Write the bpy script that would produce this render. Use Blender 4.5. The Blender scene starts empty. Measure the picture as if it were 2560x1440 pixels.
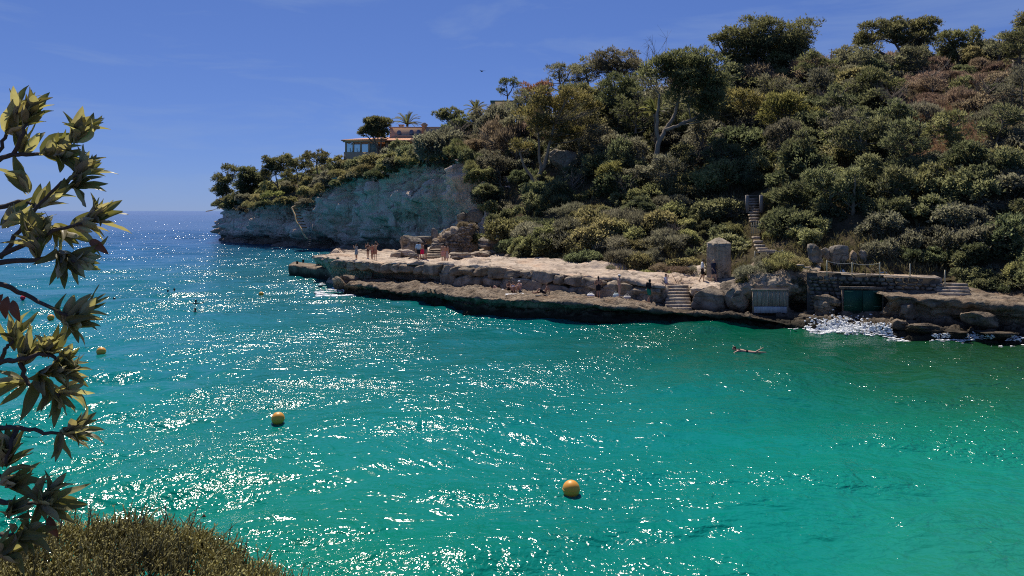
import bpy, math, random
import numpy as np
from mathutils import Vector, Matrix

# ------------------------------------------------------------------ camera, sky, sun, exposure
scene = bpy.context.scene
COL = scene.collection
R = math.radians
F = 1849.0            # focal length in photograph pixels (2560 wide)
HZ = 527.0            # horizon row in the photograph
CH = 7.7              # camera height above the sea
cam_data = bpy.data.cameras.new('camera')
cam = bpy.data.objects.new('camera', cam_data)
COL.objects.link(cam)
cam.location = (0, 0, CH)
cam.rotation_euler = (R(90), 0, 0)
cam_data.sensor_width = 36.0
cam_data.lens = 36.0 * F / 2560.0
cam_data.shift_y = -(720.0 - HZ) / 2560.0
cam_data.clip_start = 0.05
cam_data.clip_end = 60000
scene.camera = cam

SUN_EL, SUN_AZ = R(57), R(-15)       # azimuth from +Y (view direction), negative = to the left
world = bpy.data.worlds.new('World')
scene.world = world
world.use_nodes = True
wn, wl = world.node_tree.nodes, world.node_tree.links
wn.clear()
w_out = wn.new('ShaderNodeOutputWorld')
w_bg = wn.new('ShaderNodeBackground')
w_bg.inputs['Strength'].default_value = 0.086
sky = wn.new('ShaderNodeTexSky')
sky.sky_type = 'NISHITA'
sky.sun_disc = False
sky.sun_elevation = SUN_EL
sky.sun_rotation = SUN_AZ
sky.altitude = 0
sky.air_density = 0.8
sky.dust_density = 0.0
sky.ozone_density = 5.0
tint = wn.new('ShaderNodeMix'); tint.data_type = 'RGBA'; tint.blend_type = 'MULTIPLY'
tint.inputs['Factor'].default_value = 1.0
tint.inputs[7].default_value = (0.53, 0.72, 1.33, 1)
gam = wn.new('ShaderNodeGamma'); gam.inputs[1].default_value = 0.62
wl.new(sky.outputs[0], gam.inputs[0])
wl.new(gam.outputs[0], tint.inputs[6])
# thin cirrus veils on the sky itself
tc = wn.new('ShaderNodeTexCoord')
mp = wn.new('ShaderNodeMapping')
mp.inputs['Scale'].default_value = (1.6, 1.2, 9.0)
mp.inputs['Rotation'].default_value = (0, R(4), 0)
wl.new(tc.outputs['Generated'], mp.inputs['Vector'])
nz = wn.new('ShaderNodeTexNoise')
nz.inputs['Scale'].default_value = 2.3
nz.inputs['Detail'].default_value = 9
nz.inputs['Roughness'].default_value = 0.6
nz.inputs['Distortion'].default_value = 0.5
wl.new(mp.outputs[0], nz.inputs['Vector'])
rmp = wn.new('ShaderNodeMapRange')
rmp.inputs['From Min'].default_value = 0.47
rmp.inputs['From Max'].default_value = 0.85
rmp.inputs['To Min'].default_value = 0.0
rmp.inputs['To Max'].default_value = 0.55
wl.new(nz.outputs[0], rmp.inputs['Value'])
cmix = wn.new('ShaderNodeMix'); cmix.data_type = 'RGBA'
cmix.inputs[7].default_value = (2.2, 3.0, 4.6, 1)
wl.new(rmp.outputs[0], cmix.inputs['Factor'])
wl.new(tint.outputs[2], cmix.inputs[6])
wl.new(cmix.outputs[2], w_bg.inputs['Color'])
wl.new(w_bg.outputs[0], w_out.inputs['Surface'])

sun_data = bpy.data.lights.new('sun', 'SUN')
sun_data.energy = 3.8
sun_data.angle = R(0.53)
sun_data.color = (1.0, 0.91, 0.78)
sun = bpy.data.objects.new('sun', sun_data)
COL.objects.link(sun)
sd = Vector((math.sin(SUN_AZ) * math.cos(SUN_EL), math.cos(SUN_AZ) * math.cos(SUN_EL), math.sin(SUN_EL)))
sun.rotation_euler = sd.to_track_quat('Z', 'Y').to_euler()

vs = scene.view_settings
vs.view_transform = 'Standard'
vs.look = 'None'
vs.exposure = 0.62
vs.gamma = 1.0
vs.use_curve_mapping = False
scene.render.engine = 'CYCLES'
cy = scene.cycles
cy.use_adaptive_sampling = False
cy.use_denoising = False
cy.denoiser = 'OPENIMAGEDENOISE'
cy.denoising_input_passes = 'RGB_ALBEDO_NORMAL'
cy.max_bounces = 7
cy.diffuse_bounces = 4
cy.glossy_bounces = 2
cy.transmission_bounces = 3
cy.transparent_max_bounces = 6
cy.caustics_reflective = False
cy.caustics_refractive = False
cy.sample_clamp_indirect = 4
cy.sample_clamp_direct = 0
cy.pixel_filter_type = 'BLACKMAN_HARRIS'
cy.filter_width = 1.1

rng = np.random.default_rng(11)
random.seed(11)

# ------------------------------------------------------------------ helpers
def P(px, py, Y):
    """world point seen at photograph pixel (px, py) when it stands Y metres away"""
    return np.array([(px - 1280.0) / F * Y, Y, CH - (py - HZ) / F * Y])

def WX(px, Y):
    return (px - 1280.0) / F * Y

def _hash(ix, iy, iz, seed):
    h = (ix.astype(np.int64) * 374761393 + iy.astype(np.int64) * 668265263 + iz.astype(np.int64) * 2147483647 + seed * 1274126177) & 0xffffffff
    h = ((h ^ (h >> 13)) * 1274126177) & 0xffffffff
    h = (h ^ (h >> 16)) & 0xffffffff
    return h / 4294967295.0 * 2 - 1

def vnoise(p, seed=0):
    p = np.asarray(p, float)
    i = np.floor(p); f = p - i
    u = f * f * f * (f * (f * 6 - 15) + 10)
    x, y, z = i[..., 0], i[..., 1], i[..., 2]
    r = 0
    for dx in (0, 1):
        wx = u[..., 0] if dx else 1 - u[..., 0]
        for dy in (0, 1):
            wy = u[..., 1] if dy else 1 - u[..., 1]
            for dz in (0, 1):
                wz = u[..., 2] if dz else 1 - u[..., 2]
                r = r + wx * wy * wz * _hash(x + dx, y + dy, z + dz, seed)
    return r

def fbm(p, octaves=4, seed=0, gain=0.5):
    p = np.asarray(p, float)
    r = 0; a = 1.0
    for o in range(octaves):
        r = r + a * vnoise(p, seed + o * 17)
        p = p * 2.03 + 7.1
        a *= gain
    return r

def ridged(p, octaves=3, seed=0):
    r = 0; a = 1.0
    p = np.asarray(p, float)
    for o in range(octaves):
        r = r + a * (1 - 2 * np.abs(vnoise(p, seed + o * 31)))
        p = p * 2.1 + 3.3
        a *= 0.5
    return r

def new_mesh(name, V, Fc, mat=None, smooth=False, attrs=None):
    """V (n,3); Fc an (m,k) array or a list of such arrays"""
    me = bpy.data.meshes.new(name)
    V = np.ascontiguousarray(V, dtype=np.float32)
    fl = Fc if isinstance(Fc, list) else [Fc]
    fl = [np.asarray(f, dtype=np.int32) for f in fl if len(f)]
    me.vertices.add(len(V))
    me.vertices.foreach_set('co', V.ravel())
    nl = sum(f.size for f in fl); npoly = sum(len(f) for f in fl)
    me.loops.add(nl); me.polygons.add(npoly)
    me.loops.foreach_set('vertex_index', np.concatenate([f.ravel() for f in fl]))
    tot = np.concatenate([np.full(len(f), f.shape[1], np.int32) for f in fl])
    start = np.concatenate([[0], np.cumsum(tot)[:-1]]).astype(np.int32)
    me.polygons.foreach_set('loop_start', start)
    if smooth:
        me.polygons.foreach_set('use_smooth', np.ones(npoly, dtype=bool))
    if attrs:
        for k, a in attrs.items():
            a = np.asarray(a, np.float32)
            if a.ndim == 1:
                at = me.attributes.new(k, 'FLOAT', 'POINT'); at.data.foreach_set('value', a)
            else:
                at = me.attributes.new(k, 'FLOAT_COLOR', 'POINT')
                if a.shape[1] == 3:
                    a = np.concatenate([a, np.ones((len(a), 1), np.float32)], 1)
                at.data.foreach_set('color', np.ascontiguousarray(a).ravel())
    me.update(calc_edges=True)
    if mat is not None:
        me.materials.append(mat)
    return me

def link(name, me, parent=None, loc=None, rot=None, scale=None):
    o = bpy.data.objects.new(name, me)
    COL.objects.link(o)
    if parent is not None:
        o.parent = parent
    if loc is not None:
        o.location = [float(v) for v in loc]
    if rot is not None:
        o.rotation_euler = rot
    if scale is not None:
        o.scale = (scale,) * 3 if np.isscalar(scale) else scale
    return o

def tag(o, label=None, cat=None, group=None, kind=None):
    if label: o['label'] = label
    if cat: o['category'] = cat
    if group: o['group'] = group
    if kind: o['kind'] = kind
    return o

def empty(name, loc, rz=0.0):
    o = link(name, None, None, loc, (0, 0, rz))
    o.empty_display_size = 0.2
    return o

class MB:
    """collects quads and triangles into ONE mesh"""
    def __init__(self):
        self.V = []; self.Q = []; self.T = []; self.n = 0
    def add(self, V, Q=None, T=None):
        V = np.asarray(V, float).reshape(-1, 3)
        if Q is not None and len(Q): self.Q.append(np.asarray(Q, int) + self.n)
        if T is not None and len(T): self.T.append(np.asarray(T, int) + self.n)
        self.V.append(V); self.n += len(V)
        return self
    def box(self, c, s, rz=0.0, M=None):
        x, y, z = [v / 2.0 for v in s]
        v = np.array([[-x,-y,-z],[x,-y,-z],[x,y,-z],[-x,y,-z],[-x,-y,z],[x,-y,z],[x,y,z],[-x,y,z]])
        if rz:
            cs, sn = math.cos(rz), math.sin(rz)
            v = np.stack([v[:,0]*cs - v[:,1]*sn, v[:,0]*sn + v[:,1]*cs, v[:,2]], 1)
        if M is not None: v = v @ np.asarray(M).T
        return self.add(v + np.asarray(c, float), [[0,3,2,1],[4,5,6,7],[0,1,5,4],[1,2,6,5],[2,3,7,6],[3,0,4,7]])
    def tube(self, pts, rad, sides=6, caps=True):
        pts = np.asarray(pts, float); n = len(pts)
        rad = np.full(n, rad) if np.isscalar(rad) else np.asarray(rad, float)
        tg = np.gradient(pts, axis=0)
        tg /= np.linalg.norm(tg, axis=1, keepdims=True) + 1e-9
        ref = np.array([0., 0, 1]) if abs(tg[0, 2]) < 0.9 else np.array([1., 0, 0])
        a = np.linspace(0, 2*np.pi, sides, endpoint=False)
        V = []
        for i in range(n):
            u = np.cross(tg[i], ref); u /= np.linalg.norm(u) + 1e-9
            w = np.cross(u, tg[i]); ref = w
            V.append(pts[i] + rad[i] * (np.cos(a)[:, None]*u + np.sin(a)[:, None]*w))
        V = np.concatenate(V)
        k = np.arange(sides); k2 = (k + 1) % sides
        Q = np.concatenate([np.stack([i*sides+k, i*sides+k2, (i+1)*sides+k2, (i+1)*sides+k], 1) for i in range(n-1)])
        T = None
        if caps:
            V = np.concatenate([V, pts[:1], pts[-1:]])
            T = np.concatenate([np.stack([k2, k, np.full(sides, n*sides)], 1), np.stack([(n-1)*sides+k, (n-1)*sides+k2, np.full(sides, n*sides+1)], 1)])
        return self.add(V, Q, T)
    def lathe(self, prof, c=(0,0,0), sides=12, sx=1.0, sy=1.0):
        prof = np.asarray(prof, float)
        a = np.linspace(0, 2*np.pi, sides, endpoint=False)
        V = np.concatenate([np.stack([r*np.cos(a)*sx, r*np.sin(a)*sy, np.full(sides, z)], 1) for r, z in prof]) + np.asarray(c, float)
        k = np.arange(sides); k2 = (k+1) % sides
        Q = np.concatenate([np.stack([i*sides+k, i*sides+k2, (i+1)*sides+k2, (i+1)*sides+k], 1) for i in range(len(prof)-1)])
        n = len(prof)
        V = np.concatenate([V, [np.asarray(c) + (0,0,prof[0,1])], [np.asarray(c) + (0,0,prof[-1,1])]])
        T = np.concatenate([np.stack([k2, k, np.full(sides, n*sides)], 1), np.stack([(n-1)*sides+k, (n-1)*sides+k2, np.full(sides, n*sides+1)], 1)])
        return self.add(V, Q, T)
    def arrays(self):
        V = np.concatenate(self.V)
        fs = []
        if self.Q: fs.append(np.concatenate(self.Q))
        if self.T: fs.append(np.concatenate(self.T))
        return V, fs
    def mesh(self, name, mat=None, smooth=False):
        V, fs = self.arrays()
        return new_mesh(name, V, fs, mat, smooth)
    def build(self, name, mat, parent=None, smooth=False, loc=None):
        return link(name, self.mesh(name, mat, smooth), parent, loc)

def grid_faces(nu, nv):
    i = np.arange(nu - 1)[:, None] * nv + np.arange(nv - 1)[None, :]
    i = i.ravel()
    return np.stack([i, i + nv, i + nv + 1, i + 1], 1)

def grid_normals(G):
    du = np.gradient(G, axis=0); dv = np.gradient(G, axis=1)
    n = np.cross(du, dv)
    return n / (np.linalg.norm(n, axis=2, keepdims=True) + 1e-9)

def resample(rows, nu, nv, smooth_u=0, vpos=None):
    """rows: list of (k,3) polylines of equal k -> (nu,nv,3) grid"""
    A = np.stack([np.asarray(r, float) for r in rows], 1)          # (k, rows, 3)
    k, m = A.shape[:2]
    d = np.concatenate([[0], np.cumsum(np.linalg.norm(np.diff(A[:, m//2], axis=0), axis=1))])
    u = np.linspace(0, d[-1], nu)
    B = np.empty((nu, m, 3))
    for r in range(m):
        for c in range(3):
            B[:, r, c] = np.interp(u, d, A[:, r, c])
    if smooth_u:
        ker = np.hanning(smooth_u + 2)[1:-1]; ker /= ker.sum()
        for r in range(m):
            for c in range(3):
                pad = np.pad(B[:, r, c], smooth_u // 2, mode='reflect', reflect_type='odd')
                B[:, r, c] = np.convolve(pad, ker, 'valid')[:nu]
    dv = np.linalg.norm(np.diff(B, axis=1), axis=2).mean(0)
    s = np.concatenate([[0], np.cumsum(dv)])
    v = np.linspace(0, s[-1], nv)
    G = np.empty((nu, nv, 3))
    j = np.clip(np.searchsorted(s, v, side='right') - 1, 0, m - 2)
    t = ((v - s[j]) / (s[j+1] - s[j] + 1e-9))[None, :, None]
    G = B[:, j] * (1 - t) + B[:, j+1] * t
    return G

# ------------------------------------------------------------------ materials
def mat(name):
    m = bpy.data.materials.new(name)
    m.use_nodes = True
    nt = m.node_tree
    b = nt.nodes['Principled BSDF']
    return m, nt, b

def N(nt, t, **kw):
    n = nt.nodes.new(t)
    for k, v in kw.items():
        if k in n.inputs: n.inputs[k].default_value = v
        else: setattr(n, k, v)
    return n

def ramp(nt, fac, stops):
    r = N(nt, 'ShaderNodeValToRGB')
    el = r.color_ramp.elements
    while len(el) < len(stops): el.new(0.5)
    for e, (p, c) in zip(el, stops):
        e.position = p; e.color = (*c, 1) if len(c) == 3 else c
    nt.links.new(fac, r.inputs[0])
    return r.outputs[0]

def mixc(nt, f, a, b, blend='MIX'):
    m = N(nt, 'ShaderNodeMix'); m.data_type = 'RGBA'; m.blend_type = blend
    for s, v in ((0, f), (6, a), (7, b)):
        if isinstance(v, (int, float)): m.inputs[s].default_value = v
        elif isinstance(v, tuple): m.inputs[s].default_value = (*v, 1)
        else: nt.links.new(v, m.inputs[s])
    return m.outputs[2]

def noise(nt, scale, detail=5, rough=0.55, vec=None, stretch=None, dist=0.0):
    n = N(nt, 'ShaderNodeTexNoise')
    n.inputs['Scale'].default_value = scale
    n.inputs['Detail'].default_value = detail
    n.inputs['Roughness'].default_value = rough
    n.inputs['Distortion'].default_value = dist
    if vec is None:
        g = N(nt, 'ShaderNodeNewGeometry'); vec = g.outputs['Position']
    if stretch is not None:
        mp = N(nt, 'ShaderNodeMapping'); mp.inputs['Scale'].default_value = stretch
        nt.links.new(vec, mp.inputs['Vector']); vec = mp.outputs[0]
    nt.links.new(vec, n.inputs['Vector'])
    return n.outputs[0]

def mrange(nt, val, a, b, c=0.0, d=1.0):
    m = N(nt, 'ShaderNodeMapRange')
    for k, v in (('From Min', a), ('From Max', b), ('To Min', c), ('To Max', d)): m.inputs[k].default_value = v
    nt.links.new(val, m.inputs['Value'])
    return m.outputs[0]

def bump(nt, b, h, strength=0.6, dist=0.1):
    n = N(nt, 'ShaderNodeBump'); n.inputs['Strength'].default_value = strength; n.inputs['Distance'].default_value = dist
    nt.links.new(h, n.inputs['Height'])
    nt.links.new(n.outputs[0], b.inputs['Normal'])
    return n

def plain(name, col, rough=0.7, var=0.12, scale=6.0, bumpk=0.0, spec=0.3, rand=0.0):
    m, nt, b = mat(name)
    c = mixc(nt, noise(nt, scale, 5), tuple(v * (1 - var) for v in col), tuple(min(1, v * (1 + var)) for v in col))
    if rand:
        oi = N(nt, 'ShaderNodeObjectInfo')
        c = mixc(nt, 1.0, c, ramp(nt, oi.outputs['Random'], [(0, (1-rand,)*3), (1, (1+rand,)*3)]), 'MULTIPLY')
    nt.links.new(c, b.inputs['Base Color'])
    b.inputs['Roughness'].default_value = rough
    b.inputs['Specular IOR Level'].default_value = spec
    if bumpk: bump(nt, b, noise(nt, scale * 4, 6), bumpk, 0.05)
    return m

def zpos(nt):
    g = N(nt, 'ShaderNodeNewGeometry'); s = N(nt, 'ShaderNodeSeparateXYZ')
    nt.links.new(g.outputs['Position'], s.inputs[0])
    return s.outputs[2]

def math_(nt, op, a, b=None):
    m = N(nt, 'ShaderNodeMath', operation=op)
    for i, v in enumerate((a, b)):
        if v is None: continue
        if isinstance(v, (int, float)): m.inputs[i].default_value = v
        else: nt.links.new(v, m.inputs[i])
    return m.outputs[0]

def rock_material(name, light, mid, dark, wet=None, scale=1.0, bumpk=0.8, rand=0.0, stain=True):
    m, nt, b = mat(name)
    n1 = noise(nt, 0.9*scale, 8, 0.62)
    c = ramp(nt, n1, [(0.30, dark), (0.47, mid), (0.66, light)])
    n2 = noise(nt, 5.0*scale, 6, 0.65)
    c = mixc(nt, mrange(nt, n2, 0.52, 0.72, 0, 0.55), c, tuple(v*0.45 for v in mid))
    n3 = noise(nt, 0.35*scale, 3)
    c = mixc(nt, mrange(nt, n3, 0.5, 0.7, 0, 0.5), c, (mid[0]*1.15, mid[1]*0.92, mid[2]*0.74))
    n4 = noise(nt, 1.1*scale, 6, 0.6, stretch=(1, 1, 0.18), dist=0.4)
    c = mixc(nt, mrange(nt, n4, 0.54, 0.64, 0, 0.6 if stain else 0.0), c, tuple(v*0.30 for v in mid))
    g = N(nt, 'ShaderNodeNewGeometry')
    warp = N(nt, 'ShaderNodeMix'); warp.data_type = 'RGBA'; warp.inputs[0].default_value = 0.12
    wn_ = N(nt, 'ShaderNodeTexNoise'); wn_.inputs['Scale'].default_value = 0.9*scale; wn_.inputs['Detail'].default_value = 4
    nt.links.new(g.outputs['Position'], wn_.inputs['Vector']); nt.links.new(g.outputs['Position'], warp.inputs[6]); nt.links.new(wn_.outputs['Color'], warp.inputs[7])
    vo = N(nt, 'ShaderNodeTexVoronoi', feature='DISTANCE_TO_EDGE'); vo.inputs['Scale'].default_value = 0.75*scale
    mpv = N(nt, 'ShaderNodeMapping'); mpv.inputs['Scale'].default_value = (0.8, 0.8, 2.2); nt.links.new(warp.outputs[2], mpv.inputs['Vector']); nt.links.new(mpv.outputs[0], vo.inputs['Vector'])
    crack = mrange(nt, vo.outputs['Distance'], 0.045, 0.008, 0, 0.8)
    c = mixc(nt, math_(nt, 'MULTIPLY', crack, mrange(nt, noise(nt, 0.5*scale, 3), 0.42, 0.58, 0, 1)), c, tuple(v*0.18 for v in mid))
    if wet is not None:                        # dark tidal algae band; shade of the undercut faces is painted into it too
        z = math_(nt, 'ADD', zpos(nt), mrange(nt, noise(nt, 0.8, 5), 0, 1, -0.5, 0.5))
        c = mixc(nt, mrange(nt, z, wet, wet*0.35, 0, 0.93), c, (0.022, 0.020, 0.014))
    if rand:
        oi = N(nt, 'ShaderNodeObjectInfo')
        c = mixc(nt, 1.0, c, ramp(nt, oi.outputs['Random'], [(0, (1-rand,)*3), (1, (1+rand,)*3)]), 'MULTIPLY')
    nt.links.new(c, b.inputs['Base Color'])
    b.inputs['Roughness'].default_value = 0.92
    b.inputs['Specular IOR Level'].default_value = 0.15
    bump(nt, b, noise(nt, 3.0*scale, 9, 0.68), bumpk, 0.25)
    return m

M = {}
M['terrace'] = rock_material('terrace_rock', (0.55, 0.455, 0.36), (0.45, 0.365, 0.285), (0.27, 0.215, 0.165), None, 1.0, 0.5, 0.0, False)
M['block'] = rock_material('block_rock', (0.40, 0.335, 0.26), (0.28, 0.23, 0.175), (0.11, 0.09, 0.068), 1.0, 1.3, 0.8, 0.18)
M['ledge'] = rock_material('ledge_rock', (0.36, 0.29, 0.21), (0.23, 0.18, 0.13), (0.085, 0.068, 0.05), 1.0, 1.4, 1.0)
M['boulder'] = rock_material('boulder_rock', (0.34, 0.30, 0.25), (0.24, 0.21, 0.17), (0.10, 0.085, 0.065), None, 1.2, 0.8, 0.15)
M['wallstone'] = rock_material('wall_stone', (0.27, 0.235, 0.195), (0.19, 0.16, 0.13), (0.09, 0.075, 0.06), None, 2.5, 0.6, 0.35)
M['mortar'] = plain('wall_mortar', (0.10, 0.085, 0.07), 0.95, 0.3, 5, 0.4)

def cliff_material():
    m, nt, b = mat('cliff_rock')
    base = ramp(nt, noise(nt, 0.13, 9, 0.66), [(0.32, (0.45, 0.34, 0.255)), (0.43, (0.82, 0.63, 0.50)), (0.60, (0.93, 0.77, 0.63))])
    streak = noise(nt, 0.24, 7, 0.62, stretch=(1.0, 1.0, 0.16), dist=0.9)
    c = mixc(nt, mrange(nt, streak, 0.49, 0.56, 0, 0.85), base, (0.94, 0.79, 0.66))
    streak2 = noise(nt, 0.40, 8, 0.66, stretch=(1.0, 1.0, 0.14), dist=0.6)
    c = mixc(nt, mrange(nt, streak2, 0.55, 0.62, 0, 0.75), c, (0.22, 0.165, 0.125))
    oc = noise(nt, 0.09, 5, 0.6)
    c = mixc(nt, mrange(nt, oc, 0.55, 0.64, 0, 0.6), c, (0.50, 0.31, 0.17))
    c = mixc(nt, mrange(nt, noise(nt, 0.8, 6, 0.7), 0.58, 0.68, 0, 0.45), c, (0.16, 0.13, 0.10))
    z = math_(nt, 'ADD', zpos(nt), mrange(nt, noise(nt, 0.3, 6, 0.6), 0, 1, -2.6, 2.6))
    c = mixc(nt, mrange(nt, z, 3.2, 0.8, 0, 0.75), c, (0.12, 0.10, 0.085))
    nt.links.new(c, b.inputs['Base Color'])
    b.inputs['Roughness'].default_value = 0.95
    b.inputs['Specular IOR Level'].default_value = 0.1
    bump(nt, b, noise(nt, 1.0, 10, 0.75), 1.0, 0.8)
    return m
M['cliff'] = cliff_material()

def ground_material():
    m, nt, b = mat('hill_soil')
    c = ramp(nt, noise(nt, 0.25, 8, 0.65), [(0.3, (0.050, 0.043, 0.026)), (0.5, (0.095, 0.078, 0.050)), (0.68, (0.16, 0.125, 0.082))])
    c = mixc(nt, mrange(nt, noise(nt, 2.5, 6, 0.7), 0.5, 0.7, 0, 0.6), c, (0.06, 0.058, 0.025))
    nt.links.new(c, b.inputs['Base Color'])
    b.inputs['Roughness'].default_value = 1.0
    b.inputs['Specular IOR Level'].default_value = 0.0
    bump(nt, b, noise(nt, 2.0, 8, 0.7), 1.0, 0.4)
    return m
M['soil'] = ground_material()

def leaf_material(name, a, bcol, trans=0.5, rough=0.6, var=0.25, hue=0.03, tcol=None):
    """a, bcol: dark and light foliage colour, mixed by the 'tone' each leaf clump carries"""
    m, nt, b = mat(name)
    at = N(nt, 'ShaderNodeAttribute'); at.attribute_name = 'tone'
    c = mixc(nt, at.outputs['Fac'], a, bcol)
    oi = N(nt, 'ShaderNodeObjectInfo')
    hs = N(nt, 'ShaderNodeHueSaturation')
    nt.links.new(mrange(nt, oi.outputs['Random'], 0, 1, 0.5 - hue, 0.5 + hue), hs.inputs['Hue'])
    r2 = math_(nt, 'FRACT', math_(nt, 'MULTIPLY', oi.outputs['Random'], 7.31))
    nt.links.new(mrange(nt, r2, 0, 1, 1 - var, 1 + var), hs.inputs['Value'])
    nt.links.new(c, hs.inputs['Color'])
    c = hs.outputs[0]
    nt.links.new(c, b.inputs['Base Color'])
    b.inputs['Roughness'].default_value = rough
    b.inputs['Specular IOR Level'].default_value = 0.25
    if trans:
        t = N(nt, 'ShaderNodeBsdfTranslucent')
        tc = mixc(nt, 1.0, c, tcol or (2.0, 1.95, 1.6), 'MULTIPLY')
        nt.links.new(tc, t.inputs['Color'])
        mx = N(nt, 'ShaderNodeMixShader'); mx.inputs[0].default_value = trans
        nt.links.new(b.outputs[0], mx.inputs[1]); nt.links.new(t.outputs[0], mx.inputs[2])
        nt.links.new(mx.outputs[0], nt.nodes['Material Output'].inputs['Surface'])
    return m
M['pine'] = leaf_material('pine_needles', (0.061, 0.067, 0.036), (0.172, 0.175, 0.091))
M['pine_bright'] = leaf_material('bright_pine_needles', (0.087, 0.092, 0.036), (0.244, 0.235, 0.092))
M['pine_grey'] = leaf_material('grey_pine_needles', (0.084, 0.084, 0.058), (0.192, 0.187, 0.130))
M['pine_dead'] = leaf_material('dead_pine_needles', (0.11, 0.062, 0.042), (0.23, 0.13, 0.09))
M['bush_olive'] = leaf_material('olive_bush_leaves', (0.090, 0.093, 0.047), (0.251, 0.242, 0.124))
M['bush_dark'] = leaf_material('dark_bush_leaves', (0.055, 0.067, 0.041), (0.158, 0.170, 0.097))
M['bush_grey'] = leaf_material('grey_bush_leaves', (0.079, 0.078, 0.063), (0.183, 0.180, 0.142))
M['bush_dry'] = leaf_material('dry_bush_leaves', (0.098, 0.074, 0.061), (0.211, 0.162, 0.133))
M['bush_pale'] = leaf_material('pale_bush_leaves', (0.089, 0.095, 0.045), (0.254, 0.254, 0.143))
M['drygrass'] = leaf_material('dry_grass', (0.17, 0.115, 0.080), (0.36, 0.255, 0.175), 0.3)
M['bark'] = plain('pine_bark', (0.15, 0.115, 0.085), 0.95, 0.35, 3.0, 0.5)
M['palebark'] = plain('pale_bark', (0.20, 0.165, 0.13), 0.95, 0.3, 3.0, 0.5)
# ------------------------------------------------------------------ the sea
def srgb(c):
    c = np.asarray(c, float) / 255.0
    return np.where(c <= 0.04045, c / 12.92, ((c + 0.055) / 1.055) ** 2.4)

def sea_xy(px, py):
    Y = CH * F / (py - HZ)
    return np.array([WX(px, Y), Y])

# water body colour by place: depth and bed (white sand, deep channel, rock and weed)
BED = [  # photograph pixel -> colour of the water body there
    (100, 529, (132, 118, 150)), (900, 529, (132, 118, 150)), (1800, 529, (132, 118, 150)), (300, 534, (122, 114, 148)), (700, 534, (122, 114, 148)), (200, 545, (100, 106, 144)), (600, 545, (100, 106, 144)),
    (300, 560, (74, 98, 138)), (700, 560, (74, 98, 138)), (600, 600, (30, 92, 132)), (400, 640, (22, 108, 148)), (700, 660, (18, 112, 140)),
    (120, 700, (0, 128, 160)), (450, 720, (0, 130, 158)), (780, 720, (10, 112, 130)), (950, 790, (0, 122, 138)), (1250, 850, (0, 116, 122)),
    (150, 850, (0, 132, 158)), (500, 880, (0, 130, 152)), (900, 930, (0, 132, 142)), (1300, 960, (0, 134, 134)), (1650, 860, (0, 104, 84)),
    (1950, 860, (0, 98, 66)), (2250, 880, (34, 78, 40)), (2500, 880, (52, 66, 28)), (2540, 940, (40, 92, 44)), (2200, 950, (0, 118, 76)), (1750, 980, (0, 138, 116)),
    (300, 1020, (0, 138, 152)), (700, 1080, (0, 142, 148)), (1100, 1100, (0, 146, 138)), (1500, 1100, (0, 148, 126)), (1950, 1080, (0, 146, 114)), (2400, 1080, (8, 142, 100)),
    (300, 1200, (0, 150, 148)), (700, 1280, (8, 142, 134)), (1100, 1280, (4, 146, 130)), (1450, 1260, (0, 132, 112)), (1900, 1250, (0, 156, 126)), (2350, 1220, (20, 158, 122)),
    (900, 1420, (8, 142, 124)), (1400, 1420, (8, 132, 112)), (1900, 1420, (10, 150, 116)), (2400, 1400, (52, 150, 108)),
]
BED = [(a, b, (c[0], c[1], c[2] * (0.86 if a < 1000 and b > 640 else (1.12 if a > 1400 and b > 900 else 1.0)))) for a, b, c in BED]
def bed_colour(xy):
    c = np.array([sea_xy(a, b) for a, b, _ in BED]); col = np.array([srgb(v) for _, _, v in BED])
    y = np.maximum(xy[:, 1], 6.0)
    q = np.stack([xy[:, 0] / y * 2.2, np.log(y) * 1.6], 1)
    k = np.stack([c[:, 0] / c[:, 1] * 2.2, np.log(c[:, 1]) * 1.6], 1)
    out = np.zeros((len(xy), 3)); w = np.zeros(len(xy))
    for i in range(len(k)):
        g = np.exp(-((q - k[i]) ** 2).sum(1) / (2 * 0.26 ** 2)) + 1e-9
        out += g[:, None] * col[i]; w += g
    return out / w[:, None]

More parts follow.
